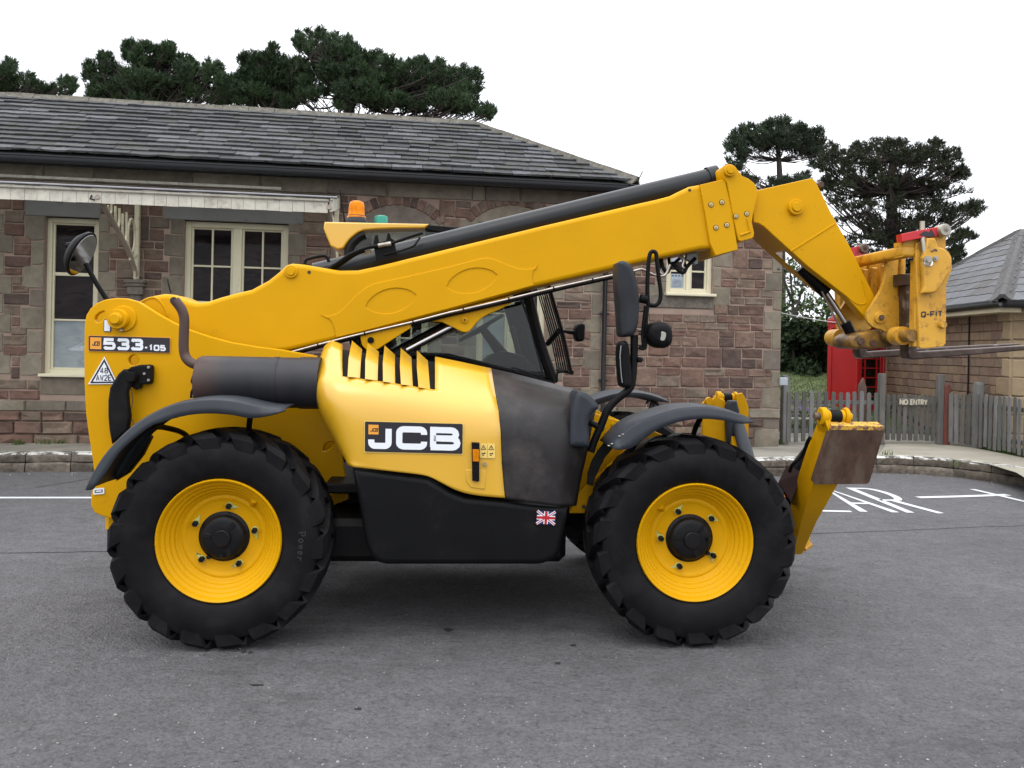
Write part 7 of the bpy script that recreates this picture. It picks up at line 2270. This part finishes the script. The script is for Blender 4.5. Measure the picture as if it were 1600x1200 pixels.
# forks
def fork(dy):
    ly = .70 + dy
    o0 = [(1416, 428), (1433, 428), (1433.5, 549), (1439, 549.5), (1500, 545.8), (1640, 537.8), (1700, 535.5), (1700, 537.5), (1640, 544), (1520, 554.5), (1427, 562), (1421, 560), (1418.5, 553)]
    P2 = [(q.x, q.z) for q in (M(x, y, .70) for x, y in o0)]
    P('fork', plate_me(P2, [], ly, ly + .11, .008, 2), M_FORK, carr)
    hkp = [(q.x, q.z) for q in (M(x, y, .70) for x, y in [(1408, 428), (1433, 428), (1433, 446), (1408, 446)])]
    P('fork_hook', plate_me(hkp, [], ly - .01, ly + .12, .006), M_FORK, carr)
fork(0); fork(.70)

# ------------------------------------------------ cab
cyA, cyB = 1.42, 2.24
def cp(x, y, ly=None): return M(x, y, cyA if ly is None else ly)
roofp = [(507, 346.5), (670, 349.7), (668, 353), (664, 356.5), (620, 357), (590, 358), (569, 359.6), (560, 363), (553.7, 367.5), (547, 373), (542.5, 378.7), (539, 384), (536, 388), (527.5, 390), (516, 384), (511, 372), (505, 356)]
cab = empty('cab', (0, 0, 0), 0, tele)
P('cab_roof', plate_me(mp(roofp, cyA), [], cyA, cyB, .012, 2), M_HOOD, cab)
cb = mp([(536, 392), (545, 377), (556, 367), (570, 361), (664, 358), (676, 351), (740, 357), (800, 400), (806, 440)], cyA)
# roof front, black
P('cab_roof_front', plate_me(mp([(664, 357.5), (670, 351), (700, 353.5), (760, 359), (800, 366), (806, 372), (700, 366)], cyA), [], cyA + .005, cyB - .005, .006), M_BLACKP, cab)
fl_z = M(720, 560, cyA).z
# frame posts: rear post curves down from the roof, front post leans forward
def post(name, pts, w, parent=cab, mat=M_BLACKP):
    for ly in (cyA + .03, cyB - .03):
        base = [M(x, y, cyA) for x, y in pts]
        P(name, tube_me(catmull([Vector((b.x, ly, b.z)) for b in base], 4), w, 8), mat, parent)
post('rear_post', [(570, 366), (556, 374), (545, 392), (542, 440), (545, 500), (560, 560)], .035)
post('front_post', [(806, 372), (815, 420), (827, 466), (842, 530), (866, 598)], .042)
for y_ in (cyA, cyB):
    pass
# side windows (near and far), front and rear glass
gpoly = [(560, 372), (572, 364), (664, 361), (800, 372), (812, 420), (824, 466), (840, 530), (860, 592), (806, 580), (700, 556), (600, 556), (565, 548), (548, 500), (545, 440), (547, 395)]
P('side_glass', plate_me(mp(gpoly, cyA), [], cyA + .02, cyA + .026, .001), M_CABGL, cab)
P('side_glass', plate_me(mp(gpoly, cyA), [], cyB - .026, cyB - .02, .001), M_CABGL, cab)
def quad(name, a, b, mat, th=.006, ya=None, yb=None):
    A, B = M(*a, cyA), M(*b, cyA); ya, yb = ya or cyA + .05, yb or cyB - .05
    n = Vector((B.z - A.z, 0, -(B.x - A.x))).normalized() * th
    V = [Vector((A.x, ya, A.z)), Vector((B.x, ya, B.z)), Vector((B.x, yb, B.z)), Vector((A.x, yb, A.z))]
    V += [v + n for v in V]
    return P(name, pyd(V, [(0, 1, 2, 3), (4, 5, 6, 7), (0, 1, 5, 4), (1, 2, 6, 5), (2, 3, 7, 6), (3, 0, 4, 7)], smooth=0), mat, cab)
quad('windscreen', (808, 380), (864, 596), M_CABGL)
quad('rear_glass', (552, 380), (547, 540), M_CABGL)
# lower cab shell and sill
P('cab_lower_body', plate_me(mp([(560, 548), (700, 552), (806, 578), (868, 598), (874, 640), (880, 800), (560, 800), (545, 600)], cyA), [], cyA + .01, cyB - .01, .01), M_BLACKP, cab)
P('sill_seal', tube_me(catmull([M(x, y, cyA) for x, y in [(600, 557), (675, 556.5), (700, 558.5), (806, 582), (866, 600)]], 3), .018, 8), M_BLACKP, cab)
P('window_seal', tube_me(catmull([M(x, y, cyA + .015) for x, y in [(812, 462), (826, 500), (838, 545), (846, 575), (845, 583), (838, 585), (800, 574)]], 4), .008, 6), M_GREYP, cab)
# seat, console, steering wheel
sx = M(650, 520, 1.85).x
seat = P('driver_seat', join_me([box_me((sx, 1.85, 1.40), (.50, .50, .14), .05, seg=3), box_me((sx - .22, 1.85, 1.72), (.14, .48, .62), .06, Matrix.Rotation(R(-10), 4, 'Y'), seg=3)], smooth=60), M_SKIN, cab)
wc = M(752, 512, 1.85)
Rm_ = Matrix.Rotation(R(28), 3, 'Y')
rg = [wc + Rm_ @ Vector((.03 * 0, .19 * math.cos(t), .0)) + Rm_ @ Vector((.19 * math.sin(t), 0, 0)) for t in [2 * PI * k / 28 for k in range(28)]]
Rm_ = Matrix.Rotation(R(-32), 3, 'Y')
rg = [wc + Rm_ @ Vector((.19 * math.sin(t), .19 * math.cos(t), 0)) for t in [2 * PI * k / 28 for k in range(28)]]
sw_ = P('steering_wheel', tube_me(rg, .016, 8, closed=True), M_BLACKP, cab)
for t in (0.5, 2.6, 4.7):
    P('spoke', tube_me([wc + Vector((.01, 0, -.02)), wc + Rm_ @ Vector((.19 * math.sin(t), .19 * math.cos(t), 0))], .012, 6), M_BLACKP, cab)
P('steering_column', tube_me([wc + Vector((.01, 0, -.01)), M(790, 560, 1.85), M(800, 620, 1.85)], [.03, .05, .07], 12), M_BLACKP, cab)
P('dashboard', plate_me(mp([(752, 572), (768, 556), (790, 548), (822, 556), (846, 582), (850, 620), (750, 620)], cyA), [], 1.62, 2.10, .03, 3, 60), M_BLACKP, cab)
P('dark_door_frame', box_me((M(815, 480, cyB).x, cyB - .02, 1.75), (.10, .04, .75), .01, Matrix.Rotation(R(-16), 4, 'Y')), M_BLACKP, cab)
P('door_handle_rail', tube_me(catmull([M(798, 518, cyB - .1), M(801, 512, cyB - .12), M(804, 520, cyB - .12), M(811, 550, cyB - .12), M(813, 562, cyB - .1)], 3), .014, 8), M_GREYP, cab)
# windscreen guard: eight bars across the front, cross brace, lower rail
gA, gB = M(843, 380, cyA), M(895, 583, cyA)
gT = M(859, 452, cyA)
grd = None
top_, mid_, bot_ = M(838, 372, cyA), M(863, 462, cyA), M(893, 582, cyA)
mid2 = M(881, 525, cyA)
for k in range(7):
    yv = cyA + .02 + (cyB - cyA - .05) * k / 6
    pth = catmull([Vector((p.x, yv, p.z)) for p in (top_, mid_, mid2, bot_)], 4)
    o = P('guard_bar', tube_me(pth, .0065 if k else .012, 6), M_BLACKP, cab)
for p in (top_, bot_):
    P('guard_rail', tube_me([(p.x, cyA - .02, p.z), (p.x, cyB - .02, p.z)], .016, 8), M_BLACKP, cab)
P('guard_brace', tube_me([M(856, 537, cyB - .4), M(873, 517, cyA + .05)], .022, 6), M_BLACKP, cab)
P('guard_stay', tube_me([M(869, 598, cyA), M(871, 582, cyA), (bot_.x - .03, cyA, bot_.z + .01)], .010, 6), M_BLACKP, cab)
P('wiper_motor', box_me(tuple(M(852, 590, cyA + .15)), (.14, .16, .05), .02), M_BLACKP, cab)
# beacon, green lamp, aerial, work lamp
def lamp_at(name, px, py, ly, prof, mat, n=24, parent=cab):
    q = M(px, py, ly); return P(name, lathe_me(prof, n, (q.x, q.y, q.z), 'Z', smooth=45), mat, parent)
k = 6.8 / FPX
bc_ = lamp_at('beacon', 557, 339, 1.9, [(.075, -.02), (.075, .0), (.066, .012), (.064, .05), (.060, .095), (.052, .115), (.035, .124), (0, .127)], M_AMBER)
lamp_at('beacon_base', 557, 345, 1.9, [(0, .04), (.070, .04), (.073, .03), (.078, .01), (.085, -.005), (.085, -.02)], M_GREYP)
lamp_at('green_lamp', 595.5, 346, 1.9, [(.053, -.02), (.053, .025), (.048, .040), (.030, .046), (0, .048)], M_GREEN)
P('aerial', tube_me([M(538.8, 347, 1.6), M(535.5, 325, 1.6), M(531, 297, 1.6)], [.008, .005, .004], 6), M_BLACKP, cab)
wl_ = plate('work_lamp', [(899.5, 514), (903, 507), (908, 505), (914, 506), (915, 510), (914, 528), (912, 533), (905, 534), (901, 531), (899, 524)], cyA + .12, .16, M_BLACKP, cab, bev=.02, res=3, smooth=60)
P('lamp_stem', tube_me([M(878, 517, cyA + .2), M(890, 519, cyA + .2), M(901, 520, cyA + .2)], [.010, .016, .016], 8), M_BLACKP, wl_)

# ------------------------------------------------ rear left mirror
mc = M(127.5, 396.5, .80)
mir = empty('rear_mirror', (0, 0, 0), 0, tele)
P('mirror_arm', tube_me([M(134, 412, .80), M(150, 442, .80), M(168, 470, .82)], .016, 10), M_BLACKP, mir)
def dish(c, nrm, roll_, ra_, rb_2, prof, mat, name, parent):
    bm = bmesh.new()
    z = nrm.normalized(); x = Vector((0, 0, 1)).cross(z).normalized(); y = z.cross(x)
    cr, sr = math.cos(roll_), math.sin(roll_)
    X, Y = x * cr + y * sr, y * cr - x * sr
    rings = []
    for kk, h in prof:
        rings.append([bm.verts.new(c + X * (ra_ * kk * math.cos(2 * PI * i / 36)) + Y * (rb_2 * kk * math.sin(2 * PI * i / 36)) + z * h) for i in range(36)])
    for A, B in zip(rings, rings[1:]):
        for i in range(36): bm.faces.new((A[i], A[(i + 1) % 36], B[(i + 1) % 36], B[i]))
    bm.faces.new(rings[0]); bm.faces.new(rings[-1])
    return P(name, from_bm(bm, smooth=50), mat, parent)
nrm = Vector((.88, -.06, -.42))
dish(mc, nrm, 0, .135, .150, [(0.3, -.06), (.75, -.05), (1.0, -.015), (1.03, .004), (.98, .010)], M_BLACKP, 'mirror_housing', mir)
dish(mc + nrm.normalized() * .011, nrm, 0, .135, .150, [(0.93, 0), (.92, .002)], M_MIRR, 'mirror_face', mir)
P('mirror_mount', tube_me([M(104, 384, .84), M(112, 384, .84), M(120, 390, .82)], [.02, .03, .02], 8), M_BLACKP, mir)

# ------------------------------------------------ front mirrors, work lamp and their frame
fy = .22
mf = empty('front_mirror_frame', (0, 0, 0), 0, tele)
def fp(name, pts, ly, th, mat=M_BLACKP, bev=.02, sm=3): 
    o = [(v.x, v.y) for v in catmull([Vector((a, b, 0)) for a, b in mp(pts, ly)], sm, True)] if sm else mp(pts, ly)
    return P(name, plate_me(o, [], ly, ly + th, bev, 4, 70), mat, mf)
fp('mirror_housing', [(966, 414), (968, 408.5), (974, 406.5), (981, 408.5), (987, 413), (993, 425), (998, 445), (1000.3, 473), (999, 501), (996, 515), (991, 524), (985, 526), (975, 526), (972, 522), (971, 513), (969, 480), (966, 445)], fy - .02, .20, M_MIRP, .035)
P('mirror_face', plate_me(mp([(972, 415), (985, 420), (992, 450), (994, 475), (993, 500), (987, 518), (976, 520), (971, 470)], fy + .17), [], fy + .178, fy + .184, .001), M_MIRR, mf)
fp('mirror_housing', [(969.5, 540), (973.5, 533.5), (979, 533), (983, 538), (985.5, 556), (988, 580), (988, 601), (984, 606), (975, 605.5), (971.5, 597), (969.5, 575), (968.5, 555)], fy, .16, M_BLACKP, .025)
P('mirror_face', tube_me(catmull([M(970.5, 540, fy - .002), M(968.8, 560, fy - .002), M(970.3, 585, fy - .002), M(972, 598, fy - .002)], 4), .004, 6), M_MIRR, mf)
def ftube(name, pts, r, ly=fy + .05, closed=False, sm=4):
    return P(name, tube_me(catmull([M(x, y, ly) for x, y in pts], sm, closed), r, 10, closed=closed), M_BLACKP, mf)
ftube('guard_loop', [(1013, 476), (1011.5, 455), (1012, 430), (1013.5, 408), (1016, 396), (1020, 392.8), (1025, 396), (1026.5, 410), (1029, 431), (1032, 452), (1032, 466), (1028, 474.5), (1021.6, 477.5), (1015, 476)], .013, closed=True)
ftube('guard_loop', [(1008.5, 478), (1006, 500), (1004, 520), (1005, 538), (1008, 543.5), (1004, 545), (998, 543)], .010)
ftube('guard_post', [(1012, 478), (1010, 500), (1009, 525), (1008, 542)], .011)
ftube('main_post', [(991, 524), (990.5, 560), (988.5, 590), (986, 603), (979, 612), (966, 622), (955, 633), (947, 645), (941, 660), (934, 676), (927, 693), (923, 706)], .024)
P('clamp', tube_me([M(922, 660, fy + .05), M(943, 671, fy + .05)], .019, 8), M_BLACKP, mf)
P('clamp', tube_me([M(1000, 466, fy + .05), M(1010, 468, fy + .05)], .028, 10), M_BLACKP, mf)
for y in (518, 522, 541): ftube('cross_bar', [(998, y), (1008, y)], .006, sm=1)
q = M(999.5, 562, fy + .05)
P('knob', lathe_me([(0, -.03), (.014, -.028), (.018, -.015), (.018, .02)], 14, (q.x, q.y, q.z), 'Y'), M_BLACKP, mf)
wlq = fp('work_lamp', [(1014, 512), (1020, 505), (1030, 502.5), (1040, 503), (1048, 507), (1052.5, 515), (1053.5, 528), (1051, 538), (1044, 543), (1034, 544), (1023, 541), (1016, 534), (1012.5, 524)], fy - .02, .16, M_BLACKP, .05)
P('lamp_lens', plate_me([(v.x, v.y) for v in catmull([Vector((a, b, 0)) for a, b in mp([(1033.5, 518), (1040, 520), (1040.5, 525), (1038, 532), (1032, 531.5), (1033, 524)], fy - .02)], 3, True)], [], fy - .024, fy - .010, .004, 2), pm('grey_reflector', (0.30, 0.28, 0.25), 0.4), wlq)
P('lamp_stem', tube_me([M(1008, 524, fy + .04), M(1014, 524, fy + .03), M(1022, 523, fy + .0)], [.010, .022, .026], 10), M_BLACKP, wlq)

# ------------------------------------------------ stabilisers
def stab(near):
    st = empty('stabiliser', (0, 0, 0), 0, tele)
    def T(v):
        return v if near else Vector((v.x, 2.34 - v.y, v.z))
    def hexa(name, A, B, mat):
        """A, B: matching loops of points"""
        V = [T(v) for v in A + B]; n = len(A)
        return P(name, pyd(V, [tuple(range(n)), tuple(range(n, 2 * n))] + [(i, (i + 1) % n, n + (i + 1) % n, n + i) for i in range(n)], smooth=20), mat, st)
    y0, y1, y2, y3 = .10, .30, .62, .98
    # outer (towards the camera) edges rear/front, inner edges rear
    rear = [M(1298, 668, y0), M(1283, 712, y1 - .08), M(1270, 757, y1), M(1252, 815, y2), M(1240, 866, y3)]
    fx = M(1330, 668, y0).x - rear[0].x
    inner_dy = [.17, .20, .22, .20, .08]
    Aout = rear
    Ain = [r_ + Vector((0, d, .10 if i == 4 else .03)) for i, (r_, d) in enumerate(zip(rear, inner_dy))]
    wx = [.115, .125, .16, .105, .060]
    V, F = [], []
    for o_, i_, w_ in zip(Aout, Ain, wx):
        V += [o_, o_ + Vector((w_, 0, 0)), i_ + Vector((w_, 0, 0)), i_]
    for k in range(4):
        for j in range(4): F.append((k * 4 + j, k * 4 + (j + 1) % 4, (k + 1) * 4 + (j + 1) % 4, (k + 1) * 4 + j))
    F += [(0, 1, 2, 3), (16, 17, 18, 19)]
    P('leg', pyd([T(v) for v in V], F, smooth=25), M_YEL, st)
    # knuckle: two ring plates with a rubber sleeve on a pin along the machine
    k1, k2 = M(1289, 652.5, y0 + .02), M(1326, 650.5, y0 + .02)
    zc = (k1.z + k2.z) / 2
    yk = y0 + .06
    def ringx(name, xa, xb, r_, mat, bore=0):
        return P(name, lathe_me([(0, xa), (r_ * .9, xa), (r_, xa + .006), (r_, xb - .006), (r_ * .9, xb), (0, xb)], 26, (0, yk if near else 2.34 - yk, zc), 'X'), mat, st)
    ringx('lug_ring', k1.x - .015, k1.x + .025, .056, M_YEL)
    ringx('lug_ring', k1.x + .025, k1.x + .045, .040, M_YEL)
    ringx('rubber_sleeve', k1.x + .045, k2.x - .035, .043, M_BLACKP)
    ringx('lug_ring', k2.x - .035, k2.x - .012, .040, M_YEL)
    ringx('lug_ring', k2.x - .012, k2.x + .012, .056, M_YEL)
    ringx('pin', k1.x - .05, k1.x - .01, .022, M_RUST)
    ringx('pin', k2.x + .01, k2.x + .035, .026, M_YEL)
    hexa('lug_plate', [Vector((k1.x - .012, yk - .05, zc)), Vector((k1.x - .012, yk + .06, zc)), Ain[0] + Vector((-.004, .0, -.06)), Aout[0] + Vector((-.004, 0, -.04))],
         [Vector((k1.x + .022, yk - .05, zc)), Vector((k1.x + .022, yk + .06, zc)), Ain[0] + Vector((.03, 0, -.06)), Aout[0] + Vector((.03, 0, -.04))], M_YEL)
    # foot pad: heavy folded plate, underside turned outward
    a, b, c, d = M(1299, 668, y0 - .02), M(1383, 669, y0 - .02), M(1361, 756, y0 + .10), M(1270, 757, y0 + .10)
    nrm_ = (b - a).cross(d - a).normalized()
    if nrm_.y > 0: nrm_ = -nrm_
    u_, v_ = (b - a), (d - a)
    th = .045
    F0 = rounded([(0, 0), (1, 0), (.965, 1), (0, 1)] if near else [(0, 0), (.55, 0), (.55, 1), (0, 1)], .06, 3)
    def pt(s, t, k): 
        top = a.lerp(b, s); bot = d.lerp(c, s)
        return top.lerp(bot, t) - nrm_ * k
    front = [pt(p.x, p.y, 0) for p in F0]; back = [pt(p.x, p.y, th) for p in F0]
    pad = hexa('foot_pad', front, back, M_RUST if near else M_YEL)
    lipA = [pt(.0, -.03, -.002), pt(.97, -.03, -.002), pt(.97, .035, -.004), pt(0, .035, -.004)]
    lipB = [pt(.02, -.035, th + .02), pt(.94, -.035, th + .02), pt(.94, .02, th + .02), pt(.02, .02, th + .02)]
    if near: hexa('pad_top_lip', lipA, lipB, M_FLAKE)
    if near: hexa('pad_web', [pt(.1, 0, th), pt(.9, 0, th), pt(.9, .95, th), pt(.1, .95, th)], [pt(.25, .1, th + .06), pt(.7, .1, th + .06), pt(.7, .8, th + .06), pt(.25, .8, th + .06)], M_RUST)
    # stabiliser ram between the leg plates and its dark bracket
    ram0, ram1 = Vector((k1.x + .10, yk + .08, zc - .05)), Vector((k1.x + .05, yk + .75, .78))
    P('stabiliser_ram', tube_me([T(ram0), T(ram0.lerp(ram1, .6)), T(ram1)], [.045, .055, .05], 14), M_GREYP, st)
    if near:
        P('ram_bracket', pyd([M(1217, 752, .62), M(1229, 727, .60), M(1254, 738, .55), M(1236, 784, .60), M(1217, 760, .98), M(1229, 735, .96), M(1254, 742, .95), M(1236, 790, .98)], [(0, 1, 2, 3), (4, 5, 6, 7), (0, 1, 5, 4), (1, 2, 6, 5), (2, 3, 7, 6), (3, 0, 4, 7)], smooth=0), pm('dark_primer_steel', (.03, .014, .012), .5, var=.3), st)
        P('hose', tube_me(catmull([M(1234, 736, .55), M(1238, 727, .45), M(1250, 716, .40), M(1257, 704, .36), M(1262, 690, .33), M(1266, 684, .30)], 4), .012, 8), M_BLACKP, st)
        P('marker_lamp', lathe_me([(0, -.012), (.018, -.010), (.022, .0)], 16, (M(1222, 777, .5).x, .5, M(1222, 777, .5).z), 'Y'), M_AMBER, st)
        q = Aout[4]
        P('foot_weld', tube_me([q + Vector((.07, -.01, .04)), q + Vector((.12, .02, .07))], [.02, .03], 8), M_WYEL, st)
    return st
stab(True)
sf = stab(False)
# cross beam carrying both legs
q = M(1240, 866, .98)
P('stabiliser_beam', box_me((q.x + .05, 1.17, q.z + .17), (.16, .36, .20), .02), M_YEL)
P('nose_frame', box_me((q.x - .18, 1.17, .62), (.50, .60, .30), .02), M_BLACKP)
# yellow plates seen behind the front mudguard, part of the far stabiliser
far_pl = [(1098, 630), (1107, 622), (1115, 623), (1119, 618), (1124, 622), (1133, 626), (1133, 688), (1126, 691), (1098, 680)]
P('leg_plate', plate_me(mp(far_pl, 1.95), [], 1.95, 1.99, .006), M_YEL, sf)
P('leg_plate', plate_me(mp([(1151, 616), (1160, 614), (1165, 622), (1170, 636), (1170, 690), (1158, 694)], 1.95), [], 1.95, 1.99, .006), M_YEL, sf)
q = M(1108, 627, 1.93); P('marker_lamp', lathe_me([(0, -.03), (.03, -.03), (.034, 0)], 14, (q.x, 1.95, q.z), 'Y'), M_YEL, sf)
plate('ram_body', [(1136, 634), (1140, 626), (1152, 626), (1156, 640), (1163, 700), (1138, 705), (1136, 660)], 1.88, .08, M_GREYP, sf, bev=.02, res=2)
print('scene objects', len(bpy.data.objects))
